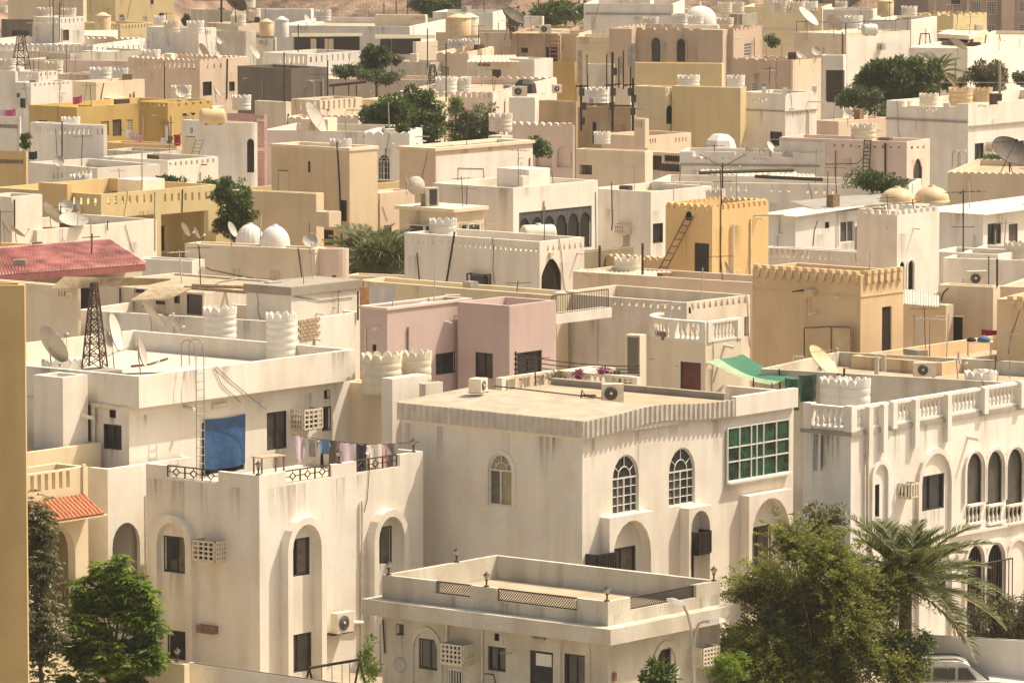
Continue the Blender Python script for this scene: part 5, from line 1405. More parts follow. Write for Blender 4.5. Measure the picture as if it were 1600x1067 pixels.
# street lamp
b_ = at_depth(1083, 1067, 176); b_.z = 0
t = thing('street_lamp', 'double headed grey street lamp in front of the low white house', 'street lamp', b_)
def sp_(x, y): return at_depth(x, y, 176)
MB().mat('lamp_metal').tube([b_, sp_(1083, 1040), sp_(1083, 1010)], .075, 8, r2=.06).build('pole', t)
MB().mat('lamp_metal').tube([sp_(1083, 1012), sp_(1081, 985), sp_(1075, 960), sp_(1068, 945), sp_(1062, 941)], .05, 8).build('arm', t)
MB().mat('lamp_metal').tube([sp_(1084, 1012), sp_(1086, 990), sp_(1092, 974), sp_(1101, 970)], .05, 8).build('arm', t)
def head(c, d, nm):
    d = Vector(d).normalized(); s = Vector((0, 1, 0)); mb = MB().mat('lamp_metal'); vs = []
    for f, w, hh in ((0, .09, .05), (.25, .2, .1), (.7, .23, .12), (1, .12, .05)):
        q = c + d * .72 * f; up = d.cross(s); up = -up if up.z < 0 else up
        vs += [q - s * w - up * .02, q + s * w - up * .02, q + s * w * .6 + up * hh, q - s * w * .6 + up * hh]
    fs = [(0, 1, 2, 3), (15, 14, 13, 12)]
    for i in range(3):
        for j in range(4): a = i * 4; fs.append((a + j, a + 4 + j, a + 4 + (j + 1) % 4, a + (j + 1) % 4))
    mb.add(vs, fs).build('lamp_head', t)
head(sp_(1072, 946), (-1, -.3, .35), 'a'); head(sp_(1100, 971), (1, .2, .02), 'b')
# white car behind the wall at the bottom right
cb_ = at_depth(1503, 1067, 185.6); cb_.z = 0
t = thing('parked_car', 'white estate car with roof rails parked before the street wall', 'car', cb_)
ang = radians(0); cu = Vector((cos(ang), sin(ang), 0)); cv = Vector((-sin(ang), cos(ang), 0))
def car_prof(pts, y0, y1, mat, nm, par_=None, tuck=0.0):
    mb = MB().mat(mat); c = Vector(cb_); n = len(pts)
    vs = [c + cu * x + cv * (y0 + (z > 1.0) * tuck) + UP * z for x, z in pts] + [c + cu * x + cv * (y1 - (z > 1.0) * tuck) + UP * z for x, z in pts]
    fs = [tuple(range(n - 1, -1, -1)), tuple(range(n, 2 * n))] + [(i, (i + 1) % n, n + (i + 1) % n, n + i) for i in range(n)]
    return mb.add(vs, fs).build(nm, par_ or t)
car_prof([(-2.3, .35), (2.2, .35), (2.3, .7), (2.2, .98), (1.2, 1.05), (.7, 1.06), (-2.2, 1.06), (-2.35, .8)], -.9, .9, 'car_white', 'body')
car_prof([(-2.15, 1.06), (.85, 1.06), (.15, 1.62), (-.1, 1.7), (-1.9, 1.7), (-2.05, 1.6)], -.88, .88, 'car_white', 'roof', None, .14)
car_prof([(.78, 1.09), (.2, 1.56), (.26, 1.56), (.9, 1.09)], -.72, .72, 'glass', 'windscreen')
for x0, x1 in ((-1.95, -1.15), (-1.05, -.3), (-.2, .45)):
    car_prof([(x0, 1.12), (x1, 1.12), (min(x1, .1) if x1 < .3 else .12, 1.52), (x0, 1.52)], -.84, -.80, 'glass', 'side_window')
for y_ in (-.62, .62): 
    a = Vector(cb_) + cv * y_ + UP * 1.76; MB().mat('car_dark').tube([a - cu * 1.8 - UP * .05, a - cu * 1.7 + UP * .02, a - cu * .2 + UP * .02, a - UP * .05], .025, 5).build('roof_rail', t)
MB().mat('car_orange').box(Vector(cb_) + cu * -2.32 - cv * .88 + UP * .8, cu * .1, cv * .2, UP * .25).build('tail_light', t)
for x in (-1.4, 1.4):
    for y_ in (-.82, .82): 
        wm = MB().mat('car_dark').lathe(Vector(cb_) + cu * x + cv * y_ + UP * .33, [(.001, -.1), (.33, -.1), (.33, .1), (.001, .1)], 18, axis=cv).build('wheel', t)
# swing frame below the niches
s_a = on(485, 1060, 1.2); Yw = 184
t = thing('swing_frame', 'dark metal swing frame with hanging seats below the arched niches', 'swing', at_depth(520, 1067, Yw)); 
a_, b2 = at_depth(483, 1043, Yw), at_depth(562, 1030, Yw + .8)
MB().mat('iron').tube([a_, b2], .05, 6).build('top_bar', t)
for e in (a_, b2):
    MB().mat('iron').tube([e, e + Vector((-.35, -.5, -e.z)) ], .04, 5).build('leg', t); MB().mat('iron').tube([e, e + Vector((.35, .5, -e.z))], .04, 5).build('leg', t)
for f in (.25, .45, .65, .8):
    q = a_.lerp(b2, f); MB().mat('iron').tube([q, q - UP * 1.0], .012, 4).build('chain', t)
# ================================================================ trees in front
tree(172, 985, 178, 250, 181, 'bright green mango tree with drooping leaves in front of the white house', 'leaf_mango', n=27000, size=.27, cl=190, clr=.2, aspect=3.8, droop=.35, name='mango_tree', ros=9, lumps=[(.02,.7,.36,.3),(.28,.66,.28,.25),(-.4,.45,.34,.28),(.55,.5,.28,.24),(.1,.35,.46,.3),(.42,.25,.34,.25),(-.45,.1,.36,.3),(.05,-.05,.5,.3),(.66,-.05,.36,.28),(.78,-.3,.26,.24),(.4,-.4,.5,.3),(-.62,-.35,.42,.32),(-.1,-.5,.6,.3),(-.75,-.8,.4,.32),(-.1,-.9,.6,.34),(.55,-.85,.46,.3)])
tree(62, 930, 62, 330, 180, 'tall narrow dark tree with dusty willow like leaves at the left edge', 'leaf_dusty', n=9000, size=.24, cl=90, clr=.34, aspect=4.2, droop=.4, yr=1.2, name='dusty_tree', ros=6, lumps=[(-.3,.75,.4,.25),(.1,.45,.55,.3),(-.2,.1,.6,.3),(.3,-.25,.5,.3),(-.2,-.6,.6,.35)])
twig_tree(1268, 990, 372, 340, 184.5, 'wide feathery olive green tree in front of the centre house', 'leaf_olive', n_twigs=5000, leaflets=44, size=.115, name='feathery_tree')
tree(1290, 812, 88, 90, 188.5, 'sparse twiggy crown rising between the centre house and the balustrade villa', 'leaf_dusty', n=1500, size=.17, cl=34, clr=.3, name='sparse_tree', aspect=2, zb=0)
palm(1415, 922, 186.6, 3.6, 'date palm with long grey green fronds in front of the balustrade villa', n=44)
tree(1572, 975, 140, 140, 191.5, 'grey green bush rising behind the street wall at the right edge', 'leaf_dusty', n=12000, size=.14, cl=80, name='bush', cat='bush', aspect=3)
tree(1408, 1022, 130, 130, 184, 'dark green shrub under the date palm', 'leaf_dark', n=6000, size=.14, cl=50, name='shrub', cat='shrub')
tree(1140, 1040, 74, 74, 178.5, 'bright green shrub beside the white fence posts', 'leaf_mango', n=3500, size=.12, cl=40, name='shrub', cat='shrub', aspect=3)
tree(1026, 1062, 64, 50, 177.5, 'broad leaved plant below the near corner of the low house', 'leaf_mid', n=700, size=.3, cl=20, clr=.4, name='plant', cat='plant', aspect=2.6)
tree(577, 1040, 34, 100, 181.5, 'thin upright shrub beside the swing frame', 'leaf_mango', n=900, size=.13, cl=22, name='shrub', cat='shrub', aspect=2.6)
# ================================================================ second row
H = house
def sub(h, *a, **k): return block(*a, parent=h.root, **k)
# pink house
pk = H('pink_house', 'mauve pink house with stepped walls and dark sliding windows', 605, 483, 563, 735, 8.5, 'pink', par=.7, roof='roof_cream', feats=[('w', 681, 551, 713, 584, 'slide'), ('d', 581, 538, 588, 549, 'black')])
sub(pk, 796, 478, 715, 869, 8.5, 'pink', par=.7, roof='roof_cream', feats=[('w', 742, 551, 770, 590, 'slide'), ('w', 808, 549, 847, 592, 'slide')])
slab_ring(pk, 8.45, 8.56, .06, 'pale_pink', 'coping', inset=.2)
ch = H('cream_parapet_house', 'cream house whose long parapet shows above the mauve pink house', 870, 462, 556, 915, 8.0, 'pale_yellow', par=.7, roof='roof_cream')
# house with slotted parapet and iron balcony
sh = H('slotted_parapet_house', 'cream house with a slotted parapet behind the round balustrade turret', 1073, 473, 862, 1172, 8.0, 'old_white', par=.7, roof='roof_tan',
    feats=[('slit', 960, 466, 1062, 475, 10, 4, 10, 'drop'), ('slit', 1082, 475, 1164, 465, 10, 4, 10, 'drop'), ('w', 1163, 495, 1170, 525, 'dark'), ('d', 868, 524, 878, 568, 'black'), ('w', 1076, 480, 1080, 490, 'dark')])
bl = sub(sh, 862, 492, 846, 956, 7.7, 'white', base=7.25, par=.05, roof='roof_cream', A=None)
iron_rail(bl, bl.hit(868, 492)[0] if False else bl.ss[2] + .05, bl.ss[3] - .05, 7.7, 8.55, sh.root, sp=.13)
# round balustrade turret
tc3 = on(1103, 503, 8.8).xy
tu = H('balustrade_turret_house', 'small house with a round cornered balustrade terrace and dark red door', 1103, 503, 984, 1160, 7.9, 'cream', C=tc3, par=.03, rnd={'l': 2.2}, roof='roof_cream',
    feats=[('d', 1063, 566, 1096, 625, 'door_red'), ('spout', 1132, 540), ('cable', [(1005, 562), (1020, 560), (1060, 572)]), ('plate', 1096, 515, 1103, 620, 'cream', .04)])
balustrade(tu, tu.ss[1] + .1, tu.ss[-2] - .1, 7.9, 8.8, tu.root, 'white', sp=.26, r=.085, piers=[tu.hit(x, 510)[0] for x in (1006, 1051, 1101, 1107)] + [tu.ss[-2] - .15], pw=.3)
MB()
st = H('stone_panel_wall', 'narrow wall with a dark patterned stone panel left of the balustrade turret', 1000, 524, 977, 1010, 8.3, 'cream', th=30, par=.05, feats=[('plate', 981, 527, 998, 584, 'grime', .04, 'stone_panel')])
# green awning
aw_ = [at_depth(1105, 565, 229.6), at_depth(1160, 554, 232.6), at_depth(1250, 590, 225.2), at_depth(1206, 600, 224.6)]
gv = []; gf_ = []
for i in range(9):
    for j in range(7):
        f, g_ = i / 8, j / 6; p = aw_[0].lerp(aw_[1], g_).lerp(aw_[3].lerp(aw_[2], g_), f); gv.append(p - UP * (.18 * sin(pi * f)) + UP * .03 * sin(5 * f + 7 * g_))
for i in range(8):
    for j in range(6): a = i * 7 + j; gf_.append((a, a + 1, a + 8, a + 7))
t = thing('awning', 'sagging green and cream cloth awning right of the balustrade turret', 'awning', aw_[0]); 
mb = MB().mat('tarp_green'); mb.add(gv, [f for k, f in enumerate(gf_) if k % 6 >= 2], True); mb.mat('tarp_pale'); mb.add(gv, [f for k, f in enumerate(gf_) if k % 6 < 2], True); mb.build('cloth', t)
MB().mat('iron').tube([aw_[3] + UP * .05, aw_[3] - UP * 1.4], .03, 5).build('pole', t); MB().mat('iron').tube([aw_[0].lerp(aw_[3], .72), aw_[0].lerp(aw_[3], .72) - UP * 1.6], .03, 5).build('pole', t)
for a_, b_, dr, m_, sd, lab in ((at_depth(1226, 590, 224.8), at_depth(1250, 591, 225), 1.3, 'tarp_dark_green', 1, 'dark green cloth hanging in folds beside the white tanks'), (at_depth(1248, 586, 225.2), at_depth(1276, 584, 225.4), 1.1, 'tarp_dark_green', 4, 'crumpled green sheet over the wall left of the white tanks')):
    cloth(a_, b_, dr, m_, lab, sd, 'tarpaulin', name='tarpaulin', wav=.15)
# long wall behind the balustrade villa
H('stained_wall_house', 'white house with a long stained parapet behind the balustrade villa', 1650, 602, 1188, 1760, 7.2, 'grey_white', th=28, par=.6, roof='roof_tan', feats=[('cable', [(1218, 576), (1219, 610)], .03)])
# balustraded terrace behind the centre house
tt = H('terrace_house', 'flat roofed house with a flower filled balustrade terrace behind the centre roof', 908, 602, 775, 1003, 8.0, 'white', C=on(908, 602, 8.75).xy, par=.03, roof='roof_cream')
q = tt.ss
balustrade(tt, .1, q[1] - .1, 8.0, 8.75, tt.root, 'old_white', sp=.28, r=.085, piers=[q[1] * f for f in (.02, .25, .5, .75, .98)])
balustrade(tt, q[3] + .1, q[4] - .1, 8.0, 8.75, tt.root, 'old_white', sp=.28, r=.085, piers=[q[3] + (q[4] - q[3]) * f for f in (.02, .33, .66, .98)])
for k, (x, y, w, hpx, lf, lab) in enumerate(((945, 580, 26, 14, 'flower_pink', 'pink flowering pot plant on the balustrade terrace by the corner'), (872, 588, 50, 20, 'leaf_dusty', 'leafy pot plants along the left rail of the flower terrace'), (960, 590, 36, 20, 'leaf_dark', 'dark green pot plant behind the round fan unit'), (905, 584, 24, 12, 'flower_pink', 'pink flowers in the middle of the balustrade terrace'))):
    tree(x, y, w, hpx, 211.5, lab, lf, n=500, size=.1, cl=24, clr=.3, zb=8.0, name='pot_plant', cat='plant', trunk=False)
H('curved_white_canopy_house', 'low white roofed house between the mauve house and the stone panel wall', 905, 582, 868, 962, 7.4, 'pale_pink', par=.05, roof='roof_white')
# gold house with shield merlons
def shields(h, xa, xb, y, n, mat='gold'):
    for i in range(n):
        x = xa + (xb - xa) * i / max(1, n - 1); s = h.hit(x, y)[0]; t_, n_ = h.frame(s); c = h.pos(s, h.z)
        w = .13; pts = [c - t_ * w - UP * .02, c + t_ * w - UP * .02, c + t_ * w - UP * .32, c - UP * .46, c - t_ * w - UP * .32]
        mb = MB().mat(mat); pts = [p + n_ * .12 for p in pts]; mb.prism(pts, -n_ * .12); mb.box(c - t_ * w - n_ * .16, t_ * 2 * w, n_ * .3, UP * .16); mb.build('merlon', h.root)
gd = H('gold_merlon_house', 'gold plastered tower house with rows of shield shaped merlons', 1345, 430, 1176, 1412, 10.35, 'gold', par=.9, roof='roof_tan',
    feats=[('d', 1378, 479, 1393, 560, 'black'), ('plate', 1176, 464, 1411, 467, 'gold', .05, 'ledge') if False else ('spout', 1276, 488), ('plate', 1263, 452, 1276, 462, 'gold', .3, 'spout')])
shields(gd, 1184, 1337, 430, 13); shields(gd, 1355, 1405, 430, 6)
slab_ring(gd, 9.38, 9.43, .03, 'gold', 'ledge', inset=.3)
g2 = H('gold_terrace', 'gold walled roof terrace below the shield merlon house', 1472, 567, 1330, 1700, 7.15, 'gold', par=.6, roof='roof_tan')
g3 = H('cream_roof_room', 'cream rooftop room with a dark doorway beside the red washing', 1552, 449, 1466, 1566, 8.9, 'cream', par=.25, roof='roof_cream', th=30, feats=[('d', 1475, 495, 1504, 560, 'door_dark'), ('cable', [(1471, 470), (1474, 458), (1482, 450)], .03)])
H('white_door_room', 'cream rooftop room with a white door under a ribbed white roof', 1478, 477, 1408, 1490, 8.1, 'cream', par=.02, roof='roof_cream', feats=[('d', 1427, 492, 1446, 545, 'door_white')])
sheet_roof([on(1409, 474, 8.35), on(1467, 479, 8.2), on(1468, 456, 8.5), on(1409, 452, 8.6)], 'sheet_white', 'ribbed white sheet roof beside the gold merlon house', ribs=14, amp=.035)
g4 = H('gold_shield_house', 'gold house with shield merlons at the right edge', 1720, 474, 1558, 1780, 9.6, 'gold', par=.7, roof='roof_tan', th=25)
shields(g4, 1580, 1700, 470, 9)
H('gold_low_block', 'gold block below the cream roof room at the right edge', 1700, 452, 1563, 1760, 9.3, 'peach', th=20, par=.3)
condenser(on(1526, 447, 8.75), .25, 'outdoor air conditioner on top of the cream rooftop room', w=.95, hh=.65)
condenser(on(1445, 590, 6.7), .1, 'outdoor air conditioner behind the stained parapet', w=.95, hh=.6)
dish(1285, 566, 64, 6.4, 'big tan satellite dish tilted to the sky below the gold merlon house', az=115, el=42, mat='plastic_tan', kind='prime', hgt=1.0)
dish(1498, 560, 22, 6.6, 'white satellite dish seen edge on beside the gold terrace', az=98, el=10, hgt=1.2, mat='dish_white')
tank(6.0, 1533, 580, 50, 'white tank whose scalloped crown shows behind the stained parapet on the right', hm=1.5)
p, q = wallpt(g3, 1541, 513, .5), wallpt(g3, 1556, 514, .5); cloth(p, q, .85, 'cloth_red', 'deep red cloth hung before the gold shield house', 2, wav=.04)
t = thing('roof_table', 'small table with blue and white bundles under the red cloth', 'table', on(1530, 556, 6.7)); c = Vector(t.location)
MB().mat('plastic_white').cbox(c + UP * .6, 1.2, .5, .04).build('table_top', t)
for sx in (-.5, .5): 
    for sy in (-.2, .2): MB().mat('plastic_white').cbox(c + Vector((sx, sy, 0)), .04, .04, .6).build('leg', t)
o = MB().mat('cloth_blue').lathe(c + UP * .64 + Vector((.2, 0, 0)), [(.001, 0), (.3, .02), (.26, .16), (.12, .25), (.001, .27)], 10).build('bundle', None, loc=c); tag(o, 'blue bundle lying on the small roof table', 'bundle')
o = MB().mat('cloth_black').lathe(c + UP * .64 + Vector((-.35, 0, 0)), [(.001, 0), (.22, .02), (.2, .1), (.1, .17), (.001, .19)], 10).build('bundle', None, loc=c); tag(o, 'black bundle lying on the left of the small roof table', 'bundle')
t = thing('garden_chair', 'white plastic chair on the gold terrace left of the tan dish', 'chair', on(1248, 590, 6.4)); c = Vector(t.location)
MB().mat('plastic_white').cbox(c + UP * .42, .48, .46, .04).build('seat', t)
bk = MB().mat('plastic_white'); bk.cbox(c + Vector((0, .22, .86)), .48, .04, .06)
for s in (-.22, -.07, .07, .22): bk.cbox(c + Vector((s, .22, .44)), .05, .03, .44)
bk.build('backrest', t)
for sx in (-.2, .2):
    for sy in (-.2, .2): MB().mat('plastic_white').cbox(c + Vector((sx, sy, 0)), .05, .05, .42).build('leg', t)
fr = thing('roof_screen', 'thin pipe frame with a tan screen standing against the gold merlon house', 'screen', wallpt(gd, 1325, 560, .5))
def gp(x, y, o=.45): return wallpt(gd, x, y, o)
for a, b in (((1266, 512), (1266, 560)), ((1266, 511), (1308, 509)), ((1308, 508), (1308, 582)), ((1308, 509), (1339, 510)), ((1339, 510), (1339, 580))):
    MB().mat('wood').tube([gp(*a), gp(*b)], .035, 5).build('pipe', fr)
MB().mat('plastic_tan').prism([gp(1309, 580, .42), gp(1338, 580, .42), gp(1338, 512, .42), gp(1309, 512, .42)], (0, .02, 0)).build('screen', fr)
# ---------------------------------------------------------------- left: awning roofs, red roof
cu_ = H('curved_cream_house', 'cream round cornered house at the left with three small slots', 112, 448, -20, 126, 8.2, 'cream', rnd={'c': 1.2}, par=.5, roof='roof_tan', feats=[('slit', 92, 459, 101, 459, 3, 2, 9), ('pipe', 110, 458, 110, 466, .12, 'cream')])
ah = H('awning_house', 'white house with dark openings under broken tan awnings', 318, 458, 120, 470, 7.7, 'old_white', par=.1, roof='roof_tan', feats=[('d', 122, 449, 141, 490, 'black'), ('w', 243, 470, 258, 476, 'dark'), ('w', 272, 462, 281, 474, 'dark'), ('w', 211, 452, 226, 458, 'dark'), ('d', 292, 460, 316, 492, 'mesh_pane'), ('pipe', 189, 450, 189, 490, .04, 'iron')])
sheet_roof([on(78, 452, 8.25), on(232, 444, 8.0), on(268, 436, 8.3), on(100, 432, 8.7)], 'sheet_tan', 'wide tan corrugated awning below the red roof', ribs=40, amp=.04)
sheet_roof([on(204, 469, 7.6), on(263, 467, 7.55), on(300, 450, 7.9), on(240, 448, 8.0)], 'sheet_tan', 'small broken tan corrugated awning left of the cream round cornered roof', ribs=16, amp=.04)
for k, (a, b, lab) in enumerate((((288, 449), (400, 458), 'long grey plank on the awning roof edge'), ((300, 446), (455, 452), 'long pale plank lying across the junk roof'), ((224, 478), (262, 492), 'diagonal prop beam under the small broken awning'))):
    o = MB().mat('wood').bar(on(*a, 7.9), on(*b, 7.85), .12).build('plank', None, loc=on(*a, 7.9)); tag(o, lab, 'plank', 'planks on the awning roofs')
ww = H('white_parapet_house', 'white house whose parapet has a brown stone patch behind the tall ribbed tank', 455, 504, 120, 562, 7.0, 'white', par=.7, roof='roof_tan', th=30, feats=[('pipe', 557, 455, 557, 500, .05, 'iron')])
ra = ww.rect(466, 497, 500, 530); t_, n_ = ww.frame((ra[0] + ra[1]) / 2)
nb = 10; nc = 6
bme = None
for j in range(nc):
    for i in range(nb // 2):
        wdt = (ra[1] - ra[0]) / 5; s = ra[0] + wdt * (i + (.0 if j % 2 else .4)); zz = ra[2] + (ra[3] - ra[2]) * j / nc
        if s + wdt * .9 > ra[1] + .1: continue
        if bme is None:
            m_ = MB().mat('stone'); m_.box((0, 0, 0), (wdt * .9, 0, 0), (0, .06, 0), (0, 0, (ra[3] - ra[2]) / nc * .82)); o = m_.build('s'); bme = o.data; bpy.data.objects.remove(o)
        part_copy('stone_block', bme, ww.root, ww.pos(s, zz) + n_ * .05, atan2(t_.y, t_.x))
w2_ = H('grey_slab_house', 'white house under a grey concrete slab left of the hanging washing', 455, 462, 385, 562, 8.0, 'white', par=.1, roof='concrete', feats=[('cable', [(460, 463), (500, 470), (550, 465)], .015)])
slab_ring(w2_, 8.0, 8.4, .1, 'concrete', 'roof_slab')
cloth(at_depth(562, 448, 248), at_depth(580, 447, 248), .95, 'cloth_orange', 'orange cloth on the line above the mauve house', 5, group='washing above the mauve house', wav=.06)
cloth(at_depth(577, 447, 247.8), at_depth(618, 445, 248), 1.05, 'cloth_white', 'large white sheet on the line above the mauve house', 6, group='washing above the mauve house', wav=.08)
condenser(on(707, 474, 7.9), .2, 'outdoor air conditioner on the roof behind the mauve house', w=.7, hh=.35)
# curved cream roof with domes
cr = H('cream_dome_house', 'long cream parapet house carrying two white domes', 492, 390, 289, 515, 8.05, 'cream', th=28, par=.25, roof='roof_cream', feats=[('cable', [(290, 402), (330, 422), (400, 436), (470, 440)], .02), ('cable', [(466, 388), (473, 440)], .025), ('w', 298, 424, 304, 432, 'dark')])
sub(cr, 530, 390, 486, 545, 8.07, 'pale_pink', th=28, par=.3, rnd={'c': 1.1}, roof='roof_cream', feats=[('w', 519, 430, 525, 448, 'mesh'), ])
sub(cr, 300, 408, 214, 320, 7.4, 'white', th=28, par=.1, roof='roof_tan')
tank(7.8, 390, 351, 44, 'white tank with a ribbed dome left of the smooth dome', hm=1.15, style='dome', squash=.5)
tank(7.8, 429, 353, 48, 'smooth white domed tank on the long cream parapet house', hm=1.25, style='dome')
dish(484, 376, 24, 8.0, 'round pale satellite dish right of the smooth white dome', az=165, el=25, hgt=.7, mat='dish_grey')
dish(362, 359, 26, 8.0, 'pale satellite dish left of the ribbed dome', az=110, el=25, hgt=.9, mat='dish_grey')
# red ribbed roof
rr_ = H('red_roof_house', 'house with a red ribbed metal roof at the left edge', -62, 440, -110, 222, 8.2, 'cream', par=.02, roof='roof_tan')
A_, B_, C_, D_ = on(-70, 436, 8.35), on(227, 414, 8.35), on(172, 378, 8.95), on(-70, 396, 8.95)
sheet_roof([A_, B_, C_, D_], 'red_trim', parent=rr_.root, ribs=0)
nr_ = 62
for i in range(nr_):
    f = (i + .5) / nr_; a = A_.lerp(B_, f) + UP * .03; b = D_.lerp(C_, f) + UP * .03; wv = (B_ - A_).normalized() * .07
    MB().mat('red_sheet').add([a - wv, a + wv, a + UP * .15, b - wv, b + wv, b + UP * .15], [(0, 1, 2), (0, 2, 5, 3), (1, 4, 5, 2), (3, 5, 4)]).build('roof_rib', rr_.root)
MB().mat('red_trim').prism([A_ + Vector((0, 0, -.02)), B_ + Vector((0, 0, -.02)), B_ + Vector((0, .08, -.02)), A_ + Vector((0, .08, -.02))], (0, 0, -.28)).build('eave_board', rr_.root)
MB().mat('red_sheet').tube([B_ + UP * .08, C_ + UP * .08], .09, 6).build('hip_cap', rr_.root); MB().mat('red_sheet').tube([C_ + UP * .08, D_ + UP * .08], .09, 6).build('ridge_cap', rr_.root)
# ---------------------------------------------------------------- third row left
oy = H('olive_arcade_house', 'olive yellow house with slots along its parapet and an open arcade', 158, 304, -10, 337, 8.5, 'olive_yellow', par=.9, roof='ochre',
    feats=[('slit', 70, 311, 149, 316, 8, 3.4, 11), ('slit', 170, 314, 236, 310, 7, 3.6, 12), ('slit', 258, 309, 322, 306, 7, 3.6, 12), ('open', 166, 338, 243, 460), ('open', 252, 332, 326, 460), ('cable', [(285, 296), (284, 332)], .03)])
sub(oy, 0, 0, 0, 0, 7.4, 'olive_yellow', A=30, B=4, C=oy.C + oy.v * 2.8, par=.05, roof=None, feats=[('d', 251, 353, 257, 392, 'black')])
MB().mat('iron')
zr_ = oy.zr
iron_rail(oy, oy.hit(254, 380)[0], oy.hit(289, 385)[0], 3.9, 4.8, oy.root, sp=.2)
tank(zr_, 126, 273, 34, 'white tank with a scalloped crown on the olive yellow house', hm=1.6)
sub(oy, 105, 288, 60, 112, 9.0, 'ochre', base=7, par=.2)
wl3 = H('white_wall_house', 'low white house with dishes in front of the olive yellow arcade', 58, 360, -60, 245, 7.5, 'white', par=.5, roof='roof_tan', feats=[('cable', [(195, 352), (200, 370), (208, 395)], .015), ('pipe', 167, 345, 167, 360, .03, 'iron')])
sub(wl3, 18, 308, -30, 66, 9.4, 'white', par=.2, feats=[('pipe', 21, 312, 21, 356, .05, 'iron')])
for x, y, w, az, el, m, lab in ((80, 334, 42, 60, 35, 'dish_white', 'pale dish leaning left among the dishes on the low white house'), (115, 345, 46, 160, 66, 'dish_grey', 'flat lying grey dish in the middle of the low white house roof'), (103, 324, 24, 170, 30, 'dish_white', 'small round dish between the leaning and flat lying dishes'), (121, 322, 24, 70, 20, 'dish_white', 'small edge on dish right of the round one'), (42, 342, 30, 97, 20, 'dish_white', 'narrow white dish beside the white roof block'), (26, 362, 30, 70, 50, 'dish_grey', 'low grey dish at the corner of the low white house'), (8, 355, 24, 80, 30, 'dish_grey', 'dark dish at the left edge before the white roof block')):
    dish(x, y, w, 7.0, lab, az=az, el=el, mat=m, hgt=.8)
dish(289, 359, 24, 7.8, 'larger tilted dish of the pair in front of the olive arcade', az=65, el=25, mat='dish_white', hgt=.9)
dish(307, 364, 20, 7.8, 'smaller dish of the pair in front of the olive arcade', az=75, el=25, mat='dish_white', hgt=.8)
H('ochre_low_roof', 'ochre low roof left of the red ribbed roof', 60, 392, -60, 110, 7.4, 'ochre', par=.2, roof='gold', th=20)
H('ochre_tall_block', 'plain ochre block at the left edge above the olive yellow house', 41, 237, -90, 43, 9.8, 'ochre', th=20, par=.5, feats=[('slit', 7, 240, 28, 241, 3, 2.5, 5)])
H('white_slot_wall_house', 'white house with a slotted wall behind the ochre parapet', 152, 263, 42, 250, 7.6, 'white', par=.5, roof='roof_tan', feats=[('slit', 84, 275, 142, 270, 10, 2.6, 8)], th=48)
H('white_long_wall_house', 'long low white house, slots at its right end, before the pink brick house', 262, 251, 160, 341, 7.7, 'white', par=.5, roof='roof_tan', feats=[('slit', 266, 257, 333, 251, 9, 3, 6)])
# ---------------------------------------------------------------- tan stair house and neighbours
ts = H('tan_stair_house', 'tan house with a tall plain stair tower left of the palm tops', 494, 303, 362, 506, 8.2, 'tan', th=30, par=.1, roof='roof_cream')
tw = sub(ts, 546, 236, 424, 590, 10.5, 'tan', par=.15, roof='roof_cream', feats=[('w', 533, 313, 542, 346, 'dark'), ('w', 497, 359, 521, 382, 'bars'), ('cable', [(527, 222), (531, 290), (535, 390)], .05), ('w', 481, 252, 485, 270, 'mesh'), ('d', 433, 266, 450, 300, 'cream')])
slab_ring(tw, 10.48, 10.66, .05, 'cream', 'coping', inset=.2)
sub(ts, 514, 332, 492, 533, 7.35, 'beige', base=6.5, par=.1, roof='roof_cream')
lo = sub(ts, 594, 302, 560, 648, 7.9, 'peach', par=.1, roof='roof_cream', feats=[('d', 600, 352, 612, 380, 'door_brown'), ('w', 648, 300, 656, 316, 'dark'), ('cable', [(597, 322), (605, 345)], .015)])
sl_ = H('flat_slab_house', 'small tan house with a thin flat slab roof behind the slotted white house', 708, 332, 624, 756, 7.6, 'tan', par=.02, roof='roof_cream', feats=[('cage', 636, 350, 672, 366, .5, 1, 1), ('cage', 720, 348, 754, 362, .5, 1, 1)])
slab_ring(sl_, 7.6, 7.8, .2, 'cream', 'roof_slab')
t = thing('air_cooler', 'tall boxy air cooler with a dark grille standing on the flat slab roof', 'air cooler', on(674, 322, 7.8)); c = Vector(t.location)
MB().mat('plastic_old').cbox(c, .75, .6, 1.05, .3).build('casing', t); MB().mat('fan_dark').cbox(c + Vector((.12, -.3, .08)), .42, .06, .88, .3).build('grille', t)
bv = H('white_arcade_villa', 'big white villa with a wide dark arcade opening and rounded roof edge', 802, 294, 676, 934, 8.6, 'white', par=.5, roof='roof_white',
    feats=[('w', 811, 327, 925, 392, 'void'), ('plate', 802, 288, 934, 330, 'white', .05) if False else ('cable', [(930, 300), (931, 392)], .02)])
ra = bv.rect(811, 327, 925, 392)
bvw = MB().mat('white'); t_, n_ = bv.frame((ra[0] + ra[1]) / 2)
for i in range(6):
    s0 = ra[0] + (ra[1] - ra[0]) * i / 6; s1 = ra[0] + (ra[1] - ra[0]) * (i + 1) / 6
    rim_ = arch_poly(s0 + .1, s1 - .1, ra[2], ra[3] - .35)
    panel_obj(bv, [(s0 + .001, ra[3] - .9), (s0 + .1, ra[3] - .9)] + rim_[2:][::-1][1:-1] + [(s1 - .1, ra[3] - .9), (s1 - .001, ra[3] - .9), (s1 - .001, ra[3] - .02), (s0 + .001, ra[3] - .02)], .05, .12, 'arcade_grey', 'arch_screen', bv.root)
    MB().mat('arcade_grey').box(bv.pos(s0, ra[2], .08), t_ * .08, UP * (ra[3] - ra[2] - .9), n_ * .05).build('arch_post', bv.root)
